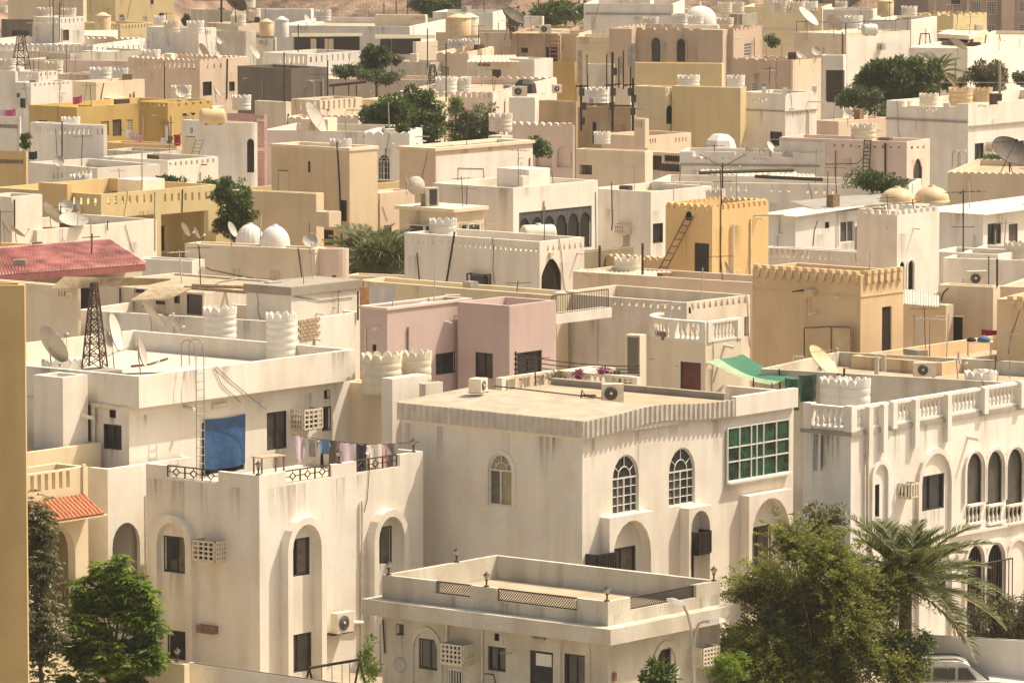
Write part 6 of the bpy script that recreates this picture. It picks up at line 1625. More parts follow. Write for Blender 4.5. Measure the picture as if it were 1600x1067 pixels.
bu = H('white_roof_hall', 'white upper house with a door and a large round disc behind the arcade villa', 680, 236, 624, 832, 9.7, 'peach', par=.1, roof='roof_white',
    feats=[('d', 766, 251, 780, 290, 'door_white'), ('plate', 681, 238, 832, 300, 'white', .02), ('cable', [(715, 290), (715, 263), (755, 264), (755, 288)], .02), ('plate', 654, 300, 680, 320, 'peach', .1)])  # white plate colours the sunlit face lighter than the shaded peach one
slab_ring(bu, 9.68, 9.86, .12, 'cream', 'coping', inset=.3)
mb = MB().mat('plastic_old').lathe(at_depth(650, 290, 313), [(.001, .02), (.5, 0), (.54, -.05)], 24, axis=(.25, -.95, .1)); o = mb.build('round_disc', None, loc=at_depth(650, 290, 313)); tag(o, 'large round tan disc leaning beside the white upper house', 'disc')
dish(636, 281, 22, 8.4, 'white dish seen edge on left of the round tan disc', az=75, el=20, mat='dish_white', hgt=.9)
wr = H('white_recess_house', 'white house with a pierced air conditioner box right of the arcade villa', 1017, 300, 920, 1112, 7.9, 'white', par=.4, roof='roof_tan', feats=[('cage', 961, 350, 986, 365, .5, 6, 2), ('w', 1014 + 6, 349, 1036, 380, 'dark'), ('cable', [(956, 285), (957, 350), (956, 360)], .03), ('plate', 974, 366, 984, 386, 'steel', .03, 'grille')])
H('stained_cream_house', 'stained cream house with one dark window behind the white recess house', 1008, 237, 900, 1020, 9.0, 'cream', par=.5, roof='roof_tan', th=30, feats=[('w', 905, 258, 925, 273, 'mesh')])
H('louvre_house', 'small peach house with brown louvred openings', 1068, 240, 1014, 1075, 8.4, 'peach', par=.1, feats=[('w', 1016, 243, 1034, 266, 'bars', 'frame_brown'), ('w', 1038, 243, 1062, 253, 'bars', 'frame_brown'), ('d', 1027, 256, 1063, 268, 'door_dark')])
# ---------------------------------------------------------------- slotted white house with the pointed arch door
sw = H('pointed_door_house', 'white slotted parapet house with a tall dark pointed arch door', 843, 378, 632, 913, 9.0, 'white', par=.75, roof='roof_cream',
    feats=[('slit', 637, 375, 838, 390, 26, 3, 9, 'drop'), ('slit', 856, 388, 907, 383, 7, 3, 9, 'drop'), ('pw', 846, 403, 877, 475, 'dark'), ('cable', [(711, 362), (697, 448)], .05), ('plate', 857, 394, 862, 400, 'yellow', .12, 'wall_lamp'), ('cage', 730, 427, 766, 447, .4, 1, 1, 'black_sheet'), ('cable', [(652, 395), (654, 420), (656, 440)], .03)])
tank(8.25, 692, 342, 43, 'ribbed white tank on the left of the pointed arch door house', hm=1.35)
tank(8.25, 841, 352, 58, 'cream tank lying on its side above the pointed arch door', hm=1.0, style='horizontal', squash=20, mat='plastic_old')
H('sheeted_roof_wall', 'low cream slotted wall behind the palm tops', 632, 434, 540, 650, 6.6, 'cream', par=.4, th=25, feats=[('slit', 580, 438, 626, 440, 8, 2, 5)])
# ---------------------------------------------------------------- yellow tower
yt = H('ochre_terrace_house', 'ochre terrace house whose long parapet runs below the yellow tower', 1182, 442, 895, 1240, 7.9, 'peach', par=.7, roof='roof_tan', th=35)
H('ochre_stained_wall', 'ochre wall with peeling plaster between the iron balcony and the yellow tower', 1180, 452, 905, 1200, 7.9, 'gold', par=.2, th=33, A=1.0) if False else None
ytw = H('yellow_tower', 'yellow stair tower with scalloped merlons, a dark door and a leaning ladder', 1113, 320, 1040, 1201, 10.9, 'ochre', par=.8, roof='roof_tan', cren=('scallop', .42, .16),
    feats=[('d', 1085, 380, 1108, 436, 'door_dark'), ('slit', 1045, 322, 1105, 328, 8, 2.6, 5), ('slit', 1130, 324, 1195, 318, 9, 3, 7), ('pipe', 1143, 350, 1143, 434, .07, 'cream'), ('aw', 1071, 330, 1081, 345, 'void'), ('cable', [(1126, 300), (1125, 436)], .025)])
ladder(wallpt(ytw, 1045, 434, .9), wallpt(ytw, 1080, 338, .12), .45, 'grey wooden ladder leaning on the yellow tower', mat='wood', n=9, side=ytw.frame(ytw.hit(1060, 400)[0])[0], r=.04)
dish(1138, 421, 26, 7.2, 'white dish tilted at the foot of the yellow tower', az=80, el=30, mat='dish_grey', hgt=.75)
tank(10.1, 1118, 296, 30, 'white tank with a scalloped crown on top of the yellow tower', hm=1.2)
gl = H('gold_crenel_wall', 'low gold wall with scalloped merlons left of the yellow tower', 1048, 404, 905, 1060, 7.9, 'gold', par=.5, cren=('scallop', .42, .15), feats=[('slit', 915, 400, 1030, 408, 13, 2.5, 5)])
H('green_grey_wall', 'bare grey green wall strip behind the low gold merlon wall', 900, 396, 880, 990, 8.1, 'olive_concrete', par=.1, roof='concrete')
tank(7.3, 981, 402, 42, 'white tank with a scalloped crown before the low gold wall', hm=1.2)
sheet_roof([on(905, 430, 7.75), on(1040, 434, 7.75), on(1050, 424, 7.85), on(905, 420, 7.85)], 'sheet_cream', 'pale sheet roof in front of the white tank and gold wall', ribs=20, amp=.02)
for x, y0, y1, lab in ((937, 422, 384, 'rusty post left of the tank before the gold wall'), (1004, 432, 380, 'rusty post right of the tank before the gold wall')): mast(x, y0, y1, 7.7, lab, r=.07, mat='rust', name='post', cat='post', group='posts by the gold wall')
H('white_gap_house', 'cream house behind the ochre parapet and the arch door', 1040, 372, 990, 1046, 8.2, 'white', par=.3) if False else None
# ---------------------------------------------------------------- right: white houses with sheet roofs
wt = H('square_merlon_tower', 'white tower with square merlons and two narrow arched windows', 1402, 330, 1339, 1468, 10.3, 'cool_white', par=.8, cren=('square', .5, .2), roof='roof_white', feats=[('aw', 1406, 409, 1413, 470, 'dark'), ('aw', 1418, 407, 1427, 453, 'dark'), ('niche', 1416, 404, 1429, 470, .06, .08)])
wh = H('white_shed_roof_house', 'white house under a pale shed roof left of the square merlon tower', 1243, 338, 1198, 1350, 8.3, 'cool_white', par=.02, roof='roof_white', feats=[('w', 1289, 347, 1296, 357, 'dark'), ('w', 1313, 345, 1336, 379, 'mesh', 'frame_white'), ('pipe', 1308, 330, 1308, 385, .04, 'cream'), ('cable', [(1270, 384), (1272, 360), (1277, 345)], .02)])
a, b = wh.C + wh.u * -.3 - wh.v * .3, wh.C + wh.u * -.3 + wh.v * (wh.B + .3)
def w3(p, z): return Vector((p.x, p.y, z))
sheet_roof([w3(b, 8.32), w3(a, 8.32), w3(a + wh.u * (wh.A + .6), 8.5), w3(b + wh.u * (wh.A + 2), 8.55)], 'sheet_white', 'pale shed roof sheet left of the square merlon tower', ribs=18, amp=.03)
sheet_roof([w3(wh.C + wh.u * 3 + wh.v * .8, 8.45), w3(wh.C + wh.u * 10 + wh.v * -1.5, 8.6), w3(wh.C + wh.u * 12 + wh.v * 3.0, 8.7), w3(wh.C + wh.u * 5 + wh.v * 4, 8.6)], 'sheet_white', 'large pale sheet roof under the two gold domes', ribs=40, amp=.03)
H('white_slot_fence', 'low white wall with tapered slots before the shed roof house', 1348, 394, 1192, 1360, 7.2, 'white', par=.8, th=30, feats=[('slit', 1205, 393, 1240, 396, 5, 3, 12), ('slit', 1253, 397, 1262, 398, 2, 3.5, 12, 'drop'), ('slit', 1281, 399, 1337, 403, 7, 3.5, 12, 'drop')])
wr2 = H('white_right_house', 'white house with a sliding window under a pale roof at the right edge', 1536, 335, 1440, 1720, 8.6, 'cool_white', par=.02, roof='roof_white', feats=[('w', 1543, 349, 1564, 382, 'blue'), ('d', 1576, 350, 1590, 395, 'mesh_pane')])
a, b = wr2.C - wr2.u * .3 - wr2.v * .4, wr2.C - wr2.u * .3 + wr2.v * (wr2.B + .3)
sheet_roof([w3(b, 8.62), w3(a, 8.62), w3(a + wr2.u * 16, 8.8), w3(b + wr2.u * 16, 8.8)], 'sheet_white', 'wide pale roof sheet at the right edge', ribs=26, amp=.03)
H('white_terrace_right', 'plain white terrace wall in front of the right edge house', 1700, 410, 1474, 1760, 7.6, 'cool_white', th=20, par=.7, roof='roof_tan', feats=[('slit', 1505, 440, 1507, 440, 1, 2, 8)])
H('white_mid_wall', 'plain white wall right of the square merlon tower', 1560, 398, 1452, 1600, 7.7, 'cool_white', th=30, par=.3)
tank(7.2, 1592, 378, 40, 'white tank with a scalloped crown at the right edge', hm=1.5)
tank(8.5, 1403, 294, 54, 'left of the two gold domed tanks on the pale sheet roof', hm=.85, style='dome', mat='plastic_tan')
tank(8.5, 1457, 292, 54, 'right of the two gold domed tanks on the pale sheet roof', hm=.88, style='dome', mat='plastic_tan')
mast(1505, 402, 297, 7.4, 'tall thin antenna pole in front of the right edge house', r=.04, yagi=((.97, 'y', 2.2), (.45, 'h', 1.2)))
mast(1545, 445, 400, 8.9, 'thin pole on the cream rooftop room', r=.03); mast(1558, 448, 405, 8.9, 'thicker pole at the corner of the cream rooftop room', r=.05)

# power lines with insulators by the mauve house
for k in range(6):
    wire([at_depth(806, 553 + 8 * k, 232), at_depth(1000, 572 + 5 * k, 226)], ('top', 'second', 'third', 'fourth', 'fifth', 'lowest')[k] + ' of the power wires right of the mauve house windows', .022, 'cable', sag=.15, group='power wires')
t = thing('insulator_rack', 'rack of dark insulators where the power wires start on the mauve house', 'rack', at_depth(806, 594, 232))
MB().mat('iron').tube([at_depth(806, 596, 232), at_depth(806, 549, 232)], .04, 5).build('post', t)
for k in range(6): MB().mat('iron').lathe(at_depth(806, 553 + 8 * k, 231.9), [(.001, -.06), (.07, -.05), (.07, .05), (.001, .06)], 8).build('insulator', t)
for x, y0, y1, lab in ((1319, 600, 575, 'short dark rod behind the left white tank'), (1270, 625, 590, 'short rod left of the pair of white tanks'), (1310, 620, 583, 'rod before the pair of white tanks'), (1370, 590, 557, 'thick pale post rising from the stained parapet'), (1381, 580, 554, 'pale pipe beside the gold terrace wall')):
    mast(x, y0, y1, 7.0, lab, r=.05 if 'rod' in lab else .11, mat='iron' if 'rod' in lab else 'cable_pale', name='post', cat='post', group='posts behind the balustrade villa')
# ================================================================ far rows, left
def A(*a, **k): return H(*a, **k)
tcw = A('white_round_tower_house', 'white house with a rounded right corner and a row of slots, pole in front', 150, 197, 47, 167, 9.6, 'cool_white', rnd={'c': 2.2}, par=.6, roof='roof_cream', feats=[('slit', 57, 204, 160, 206, 15, 3, 9)])
tank(8.9, 110, 183, 29, 'white tank with a scalloped crown on the rounded white slotted house', hm=1.2)
mast(97, 262, 190, 7.0, 'dark pole standing in front of the rounded white slotted house', r=.05)
dish(91, 252, 18, 7.4, 'grey dish on a pole before the rounded white slotted house', az=150, el=20, mat='dish_grey', hgt=1.2)
ac_ = A('white_arch_house', 'white house with an open doorway and a tall dark arched window at its rounded corner', 386, 193, 284, 402, 9.3, 'cool_white', rnd={'c': 1.0}, par=.1, roof='concrete', feats=[('d', 288, 213, 305, 248, 'pale_yellow'), ('aw', 386, 217, 397, 270, 'dark'), ('w', 296, 200, 301, 208, 'mesh')])
ladder(on(303, 247, 7.0), at_depth(312, 218, on(303, 247, 7.0).y), .5, 'short ladder leaning beside the open doorway of the white arched house', mat='wood', n=5)
bp = A('pink_brick_house', 'house clad in pink brick beside the white arched house', 413, 180, 355, 417, 9.7, 'brick_pink', par=.3, feats=[('plate', 402, 186, 413, 190, 'cream', .05), ('plate', 402, 231, 413, 236, 'cream', .05)])
ra = bp.rect(401, 192, 413, 276); t_, n_ = bp.frame((ra[0] + ra[1]) / 2 if ra[1] > ra[0] else ra[0])
m_ = MB().mat('brick_pink'); m_.box((0, 0, 0), (.26, 0, 0), (0, .03, 0), (0, 0, .075)); o = m_.build('s'); bme2 = o.data; bpy.data.objects.remove(o)
jb = MB().mat('cream')
for j in range(34):
    for i in range(1): jb.box(bp.pos(ra[0], ra[2] + (ra[3] - ra[2]) * j / 34) , t_ * (ra[1] - ra[0]), n_ * .012, UP * .018)
jb.build('mortar_joints', bp.root)
tank(9.2, 331, 170, 42, 'tan tank lying on its side above the white arched house', hm=1.1, style='horizontal', mat='plastic_tan', squash=10)
mu = A('mustard_house', 'mustard yellow house with an open yard hung with washing', 120, 168, 45, 292, 8.6, 'mustard', par=.5, roof='gold', feats=[('d', 176, 187, 190, 213, 'mesh_pane'), ('w', 198, 187, 207, 206, 'grid'), ('d', 229, 187, 242, 212, 'door_white'), ('d', 158, 190, 170, 212, 'gold'), ('w', 60, 188, 74, 194, 'dark')])
m2 = A('mustard_upper_room', 'mustard rooftop room with small square holes right of the ladder', 262, 161, 216, 332, 8.9, 'mustard', par=.6, roof='roof_cream', feats=[('slit', 222, 163, 256, 165, 5, 3, 4), ('slit', 268, 165, 325, 160, 6, 3, 4), ('w', 285, 177, 305, 181, 'bars'), ('w', 289, 186, 304, 192, 'bars')])
sheet_roof([on(150, 170, 8.3), on(195, 168, 8.3), on(212, 164, 8.4), on(175, 163, 8.4)], 'sheet_cream', 'small pale awning over the mustard yard door', ribs=0)
sheet_roof([on(250, 175, 8.2), on(330, 172, 8.2), on(350, 165, 8.3), on(270, 166, 8.3)], 'sheet_cream', 'pale sheet roof right of the mustard rooftop room', ribs=0)
A('mustard_yard_wall', 'low mustard yard wall below the hanging washing', 276, 227, 164, 300, 6.3, 'ochre', par=.4, th=30)
ladder(on(143, 196, 7.2), at_depth(132, 164, on(143, 196, 7.2).y), .8, 'dark ladder leaning on the mustard house', mat='iron', n=5, r=.05)
for k, (x0, x1, y, d, m, kind, lab) in enumerate(((195, 202, 203, .55, 'cloth_white', 's', 'white shirt at the left of the mustard yard'), (203, 212, 205, .6, 'cloth_lilac', 'c', 'lilac cloth in the mustard yard'), (212, 222, 209, .55, 'cloth_pink', 'c', 'pink cloth in the middle of the mustard yard'), (251, 259, 214, .5, 'cloth_white', 'c', 'small white cloth on the right line of the mustard yard'), (260, 270, 212, .6, 'cloth_brown', 's', 'dark shirt on the right line of the mustard yard'), (272, 282, 210, .75, 'cloth_red', 'c', 'dark red cloth at the right end of the mustard yard'), (258, 266, 196, 1.0, 'cloth_white', 'c', 'white cloth draped from the mustard wall'))):
    Yk = 378
    (cloth if kind == 'c' else shirt)(at_depth(x0, y, Yk), at_depth(x1, y + 1, Yk), d, m, lab, k + 20, group='washing in the mustard yard')
wire([at_depth(188, 200, 379), at_depth(222, 209, 378)], 'washing line across the mustard yard', .02, sag=.3, name='clothes_line')
wire([at_depth(248, 214, 379), at_depth(284, 209, 378)], 'washing line at the right of the mustard yard', .02, sag=.1, name='clothes_line')
A('white_low_court', 'low white court walls below the mustard yard', 250, 238, 165, 290, 6.8, 'grey_white', par=.6, th=30)
# left edge houses, from near to far
lh = A('white_arch_edge_house', 'white house with a dark arch at the left edge beside a green shrub', 31, 183, -60, 33, 10.2, 'white', par=.5, th=30, feats=[('aw', 5, 224, 20, 240, 'dark')])
A('white_wing_house', 'white house with short slots above the pink washing', 48, 130, 20, 113, 9.2, 'cool_white', par=.5, feats=[('w', 25, 146, 31, 152, 'dark'), ('w', 31, 154, 40, 169, 'dark'), ('slit', 55, 133, 106, 128, 8, 2.5, 4), ('slit', 28, 130, 44, 131, 3, 2, 4)])
A('white_back_tower', 'white plain tower left of the short slotted white house', 24, 112, -40, 28, 10.0, 'white', par=.4)
A('white_upper_slot_house', 'white house with tall slots above the short slotted white house', 60, 113, 18, 90, 9.8, 'white', par=.5, feats=[('slit', 28, 117, 56, 118, 5, 2.5, 5), ('slit', 64, 117, 86, 114, 4, 2.5, 5)])
for x0, x1, m, lab in ((0, 8, 'cloth_lilac', 'lilac washing at the left edge'), (8, 24, 'cloth_magenta', 'magenta washing at the left edge'), (25, 44, 'cloth_white', 'white washing at the left edge below the short slotted house'), (114, 128, 'cloth_magenta', 'magenta cloth on the line right of the short slotted house')):
    cloth(at_depth(x0, 172 if x0 < 100 else 152, 372), at_depth(x1, 170 if x0 < 100 else 149, 372), .5, m, lab, x0, wav=.08)
cloth(at_depth(45, 237, 345), at_depth(58, 236, 345), .5, 'cloth_black', 'dark cloth hanging behind the ochre block', 9); 
tree(39, 222, 18, 34, 348, 'green shrub squeezed beside the white arched house at the left edge', 'leaf_mid', n=1200, size=.16, cl=20, name='shrub', cat='shrub')
A('cream_low_house', 'low cream house with a parapet bench behind the mustard house', 150, 129, 110, 226, 9.0, 'cream', par=.5, roof='roof_cream', feats=[('w', 202, 147, 205, 160, 'dark'), ('w', 208, 147, 211, 160, 'dark'), ('cable', [(162, 130), (158, 150), (157, 160)], .03), ('plate', 163, 152, 190, 155, 'cream', .6)])
tank(8.5, 157, 106, 34, 'left tank of the pair on the low cream house', hm=1.6)
tank(8.5, 187, 107, 26, 'right tank of the pair on the low cream house', hm=1.6)
tank(9.0, 84, 96, 28, 'white tank left of the peach parapet', hm=1.4); tank(9.4, 10, 92, 28, 'white tank at the left edge beside the dark lattice mast', hm=1.8)
A('peach_parapet_house', 'low peach house behind the pair of tanks on the cream house', 145, 117, 90, 160, 9.2, 'peach', par=.3, th=25)
A('long_pale_house', 'long pale low house crossing the left side behind the lattice mast', 200, 96, 40, 330, 9.0, 'pale_pink', par=.7, th=20)
A('sloping_wall_house', 'grey white house with a slanting long parapet at the far left', 110, 84, -60, 235, 9.4, 'grey_white', par=.9, th=48)
bh = A('beige_slot_house', 'beige house with long slots and scalloped top, tall pole before it', 312, 93, 200, 390, 10.0, 'peach', par=.7, roof='roof_tan', cren=('scallop', .55, .16), feats=[('slit', 212, 101, 303, 105, 13, 2.6, 10), ('slit', 324, 104, 345, 103, 3, 2.4, 7), ('w', 317, 128, 331, 150, 'dark'), ('w', 358, 128, 367, 143, 'void'), ('cable', [(355, 92), (354, 155)], .06)])
mast(257, 180, 97, 7.6, 'tall thin pole in front of the beige slotted house', r=.045)
tank(9.3, 235, 78, 30, 'low white tank behind the beige slotted house', hm=1.2)
tank(7.3, 283, 134, 31, 'tan white tank with a dish before the beige slotted house', hm=1.7, mat='plastic_old')
dish(284, 144, 20, 7.3, 'round dish in front of the tan white tank', az=175, el=25, mat='dish_white', hgt=1.3)
tank(7.6, 377, 149, 30, 'low white tank in front of the beige slotted house right end', hm=1.1)
for x, y, w, az, lab in ((318, 80, 26, 60, 'large grey dish right of the plain white block'), (340, 86, 16, 110, 'small grey dish between two dishes on the beige roof'), (338, 143, 20, 95, 'edge on dish by the beige house corner'), (341, 64, 14, 120, 'small round dish against the grey wall'), (397, 82, 26, 110, 'dark dish at the right end of the beige slotted house')):
    dish(x, y, w, 9.3 if y < 100 else 7.4, lab, az=az, el=30, mat='dish_grey', hgt=.9)
A('grey_block_house', 'unfinished house of grey concrete blocks', 455, 108, 371, 511, 9.6, 'blockwork', par=.8, roof='roof_tan', th=45)
A('plain_white_block', 'plain white block with three small slots and tanks on top', 310, 45, 229, 338, 11.2, 'cool_white', par=.3, roof='roof_cream', feats=[('slit', 321, 51, 328, 51, 3, 2, 7)])
tank(10.9, 250, 25, 19, 'tall tank at the left on the plain white block', hm=1.6); tank(10.9, 268, 33, 26, 'low tank second on the plain white block', hm=1.0); tank(10.9, 305, 33, 27, 'low tank at the right on the plain white block', hm=1.0)
A('white_long_slot_house', 'long white slotted wall below the plain white block', 146, 70, -60, 232, 9.8, 'cool_white', par=.7, cren=('scallop', .55, .15), th=18, feats=[('slit', 2, 76, 140, 78, 18, 2.5, 7), ('slit', 152, 78, 225, 74, 10, 2.5, 7)])
A('grey_low_house', 'small grey white house at the far left behind the washing', 24, 80, -40, 44, 9.6, 'white', par=.4)
wd = A('white_brown_door_house', 'white house with a brown door and small slots at the upper left', 92, 28, 52, 132, 11.6, 'cool_white', par=.5, feats=[('slit', 57, 34, 88, 35, 6, 2, 6), ('slit', 96, 34, 128, 31, 6, 2, 6), ('d', 98, 47, 108, 64, 'door_brown')])
tank(11.0, 70, 12, 25, 'left tank on the white brown door house', hm=1.5); tank(11.0, 107, 13, 23, 'right tank on the white brown door house', hm=1.4); tank(11.0, 4, 9, 16, 'white tank at the top left corner', hm=1.8)
lean = A('lean_to_house', 'weathered grey plank shed at the upper left edge', 50, 31, 2, 53, 11.0, 'grime', par=.1, th=10, roof='roof_tan', feats=[('w', 18, 48, 30, 62, 'dark'), ('w', 33, 48, 46, 62, 'mesh')])
A('beige_arch_roof_house', 'beige shaded house with a curved parapet at the top left', 130, -14, 12, 150, 12.0, 'beige', par=.3, th=15)
yv = A('yellow_window_villa', 'yellow villa with arched blue grey windows at the top left', 180, -12, 135, 272, 12.4, 'yellow', par=.4, th=55, feats=[('aw', 185, 22, 195, 36, 'fan'), ('w', 223, 26, 230, 35, 'grid'), ('aw', 247, 20, 258, 36, 'dark'), ('w', 235, 0, 240, 7, 'dark')])
A('yellow_slot_parapet', 'long yellow slotted parapet below the yellow villa', 188, 38, 130, 240, 10.6, 'yellow', par=.6, feats=[('slit', 136, 42, 184, 43, 12, 1.8, 5), ('slit', 192, 43, 236, 40, 10, 1.8, 5)], th=45)
tank(10.2, 160, 20, 26, 'round tan tank in front of the yellow villa', hm=1.6, style='drum', mat='plastic_tan')
sheet_roof([on(132, 56, 10.2), on(184, 58, 10.0), on(184, 47, 10.4), on(132, 48, 10.5)], 'sheet_cream', 'pale sagging tent sheet left of the plain white block', ribs=0)
A('shade_tent_house', 'small pale house under the sagging tent sheet', 184, 48, 130, 232, 10.0, 'pale_pink', par=.1, feats=[('w', 140, 54, 170, 63, 'dark')])
tree(290, 33, 22, 18, 560, 'small green tree behind the plain white block', 'leaf_mid', n=900, size=.3, cl=16)
lt_ = on(33, 112, 9.2); lattice_tower(lt_, 3.2, 1.3, .35, 'dark lattice mast at the left edge among the white houses', mat='iron', n=6)
mast(83, 70, 0, 10.2, 'tall thin pole left of the brown door house', r=.05); mast(93, 66, 5, 10.4, 'thin pole in front of the brown door', r=.04)
A('grey_wall_house', 'grey white house right of the plain white block with dishes on it', 384, 50, 330, 400, 10.6, 'grey_white', par=.3)
A('beige_flat_house', 'flat beige roof behind the dishes at the upper left', 372, 38, 322, 440, 10.8, 'beige', par=.3)
A('blue_grey_flat_house', 'pale grey house with a tall aerial rack at the top', 362, 17, 298, 384, 11.4, 'grey_white', par=.3)
mast(346, 36, -10, 11.0, 'thick aerial pole with a wide rack at the top left', r=.1, yagi=((.9, 'v', 7), (.75, 'h', 5)))
dish(368, 5, 38, 11.4, 'big dark mesh dish beside the aerial rack at the top', az=40, el=40, mat='dish_dark', kind='mesh', hgt=1.6)
for x, y, w, lab in ((372, 23, 24, 'white tank below the dark mesh dish at the top'), (388, -4, 22, 'tall white tank at the very top left of centre'), (398, 16, 18, 'white tank right of the pair at the top left')): tank(11.0, x, y, w, lab, hm=1.6)
# ================================================================ far rows, centre
A('white_window_house', 'small white house with a dark window and cooler left of the long shaded veranda', 430, 52, 398, 432, 10.4, 'cool_white', par=.2, feats=[('w', 416, 63, 429, 78, 'mesh'), ('cage', 404, 62, 417, 70, .4, 3, 1)])
lv = A('veranda_house', 'long white house with two shaded verandas behind the grey block house', 640, 42, 432, 706, 10.6, 'cool_white', par=.5, th=12, feats=[('w', 458, 56, 562, 82, 'broad'), ('w', 594, 58, 644, 85, 'broad'), ('d', 484, 60, 495, 82, 'cream'), ('d', 506, 60, 522, 82, 'cream')])  # broad dark panes stand in for the shade inside the two verandas
sheet_roof([on(456, 58, 10.0), on(566, 57, 10.0), on(566, 52, 10.1), on(456, 52, 10.1)], 'olive_concrete', 'left dark edged veranda roof', ribs=0)
sheet_roof([on(586, 61, 10.0), on(680, 60, 10.0), on(680, 55, 10.1), on(586, 54, 10.1)], 'olive_concrete', 'right dark edged veranda roof', ribs=0)
A('white_slot_court', 'white slotted court walls below the verandas', 480, 85, 410, 565, 9.0, 'cool_white', par=.9, feats=[('slit', 438, 92, 474, 94, 6, 2.4, 12), ('slit', 486, 93, 545, 89, 8, 2.4, 10)])
A('white_low_shed', 'plain white shed between the tree and the peach house', 650, 66, 645, 684, 9.8, 'cream', par=.1)
A('grey_low_wall_house', 'grey white low house with junk right of the dark round tree', 672, 98, 614, 706, 8.8, 'grey_white', par=.2)
tree(588, 94, 66, 78, 418, 'dark round tree in front of the verandas', 'leaf_dark', n=6000, size=.24, cl=50)
tree(592, 120, 84, 22, 409, 'low dark bush under the dark round tree', 'leaf_dark', n=2500, size=.2, cl=40, name='bush', cat='bush')
tree(540, 112, 60, 22, 412, 'low dark hedge left of the dark round tree', 'leaf_dark', n=3000, size=.2, cl=40, name='hedge', cat='hedge')
tree(618, 92, 24, 18, 420, 'grey green bush right of the dark round tree', 'leaf_dusty', n=700, size=.2, cl=16, name='bush', cat='bush')
A('long_cream_court', 'long cream court wall under the dark round tree', 700, 126, 510, 730, 8.4, 'cream', par=.6, th=14)
mast(512, 150, 95, 8.0, 'rusty rack post on the long cream court', r=.06, yagi=((.6, 'h', 3),), mat='rust'); 
t = thing('pipe_rack', 'rusty sloping pipe rack above the long cream court', 'rack', on(520, 150, 8.2)); c = Vector(t.location)
MB().mat('rust').tube([at_depth(514, 134, c.y), at_depth(572, 128, c.y)], .12, 5).build('beam', t)
for x in (521, 545, 557): MB().mat('rust').tube([at_depth(x, 133, c.y), at_depth(x, 150, c.y)], .05, 5).build('post', t)
ss_ = A('tall_slot_house', 'cream house with tall narrow slots below the grey block house', 500, 157, 455, 566, 8.8, 'cream', par=.9, roof='roof_tan', feats=[('slit', 470, 164, 492, 166, 3, 3, 15), ('slit', 506, 163, 554, 160, 7, 3, 14)])
A('white_stained_house', 'white stained house left of the leaning large dish', 447, 160, 398, 455, 9.0, 'old_white', par=.2, feats=[('w', 449, 178, 452, 200, 'dark')])
A('pale_yellow_flat_house', 'pale yellow flat house behind the bright green tree', 640, 158, 560, 700, 8.6, 'pale_yellow', par=.1, th=30)
A('pink_slot_strip', 'pale pink low house strip behind the leaning large dish', 560, 184, 450, 575, 8.0, 'pale_pink', par=.5, th=12, cren=('scallop', .5, .12))
dish(491, 185, 56, 7.6, 'large grey satellite dish leaning left of the bright green tree', az=108, el=30, mat='dish_grey', kind='prime', hgt=1.6)
A('white_wave_house', 'white house with pointed scalloped parapet before the bright green tree', 572, 206, 412, 618, 8.4, 'cool_white', par=.6, th=14, feats=[('aw', 588, 240, 612, 285, 'fan'), ('cable', [(568, 212), (574, 235), (580, 262)], .03)])
pw_ = sub(tcw, 0, 0, 0, 0, 1, 'white', A=1, B=1, C=(0, 0)) if False else None
A('point_parapet_house', 'white wall with a row of pointed merlons left of the bright green tree', 640, 206, 570, 660, 8.45, 'cool_white', th=10, cren=('point', .62, .26), par=.5, feats=[('aw', 590, 241, 610, 290, 'fan')])
tank(10.4, 532, 217, 34, 'low white tank with scalloped crown on the tan stair tower', hm=.75)
tree(628, 190, 168, 104, 372, 'bright green broad leaved tree in the middle distance', 'leaf_mid', n=16000, size=.3, cl=110, clr=.22, aspect=2.0)
tree(622, 222, 60, 60, 366, 'lower hanging part of greenery beside the pointed parapet', 'leaf_mid', n=5000, size=.28, cl=40)
tree(735, 200, 112, 76, 374, 'finer dark green tree right of the bright green tree', 'leaf_dark', n=8000, size=.2, cl=60)
tree(712, 166, 24, 34, 378, 'thin upright sapling behind the dark green tree', 'leaf_mango', n=900, size=.2, cl=16, aspect=3)
pp_ = A('pink_slot_house', 'pale pink slotted parapet house behind the bright green tree', 770, 144, 625, 870, 8.9, 'pale_pink', par=.6, th=14, roof='roof_tan', cren=('scallop', .6, .14), feats=[('slit', 640, 148, 764, 150, 15, 3, 7)])
b_ = on(676, 143, 8.4); lattice_tower(b_, 2.0, .9, .3, 'brown lattice mast standing on the pale pink slotted house', mat='iron', n=5)
tank(8.3, 697, 121, 34, 'left tank behind the pale pink slotted parapet', hm=1.5); tank(8.3, 722, 122, 28, 'right tank behind the pale pink slotted parapet', hm=1.5)
pe = A('peach_block_house', 'peach flat house with two tanks on its roof below the top hill', 905, 53, 681, 925, 10.2, 'beige', th=12, par=.3, roof='roof_tan', feats=[('w', 688, 106, 700, 118, 'mesh')])
pe2 = A('peach_step_house', 'peach stepped house with scalloped top right of the grey court', 732, 82, 682, 772, 9.6, 'peach', par=.4, th=12, cren=('scallop', .7, .16), feats=[('d', 687, 105, 701, 122, 'wood_pale')])
tank(9.0, 712, 62, 25, 'left tank on the peach flat house', hm=1.5); tank(9.0, 736, 61, 27, 'right tank on the peach flat house', hm=1.5)
ws = A('white_shed_house', 'white house with a pale slanted sheet roof and a black box beside it', 792, 96, 730, 864, 9.4, 'white', par=.1, feats=[('w', 770, 109, 783, 131, 'slide'), ('plate', 748, 100, 766, 104, 'wood', .1), ('d', 733, 107, 746, 140, 'door_white')])
sheet_roof([on(728, 97, 9.5), on(812, 97, 9.5), on(806, 86, 9.7), on(742, 87, 9.7)], 'sheet_cream', 'slanted pale sheet roof on the white shed house', ribs=12, amp=.03)
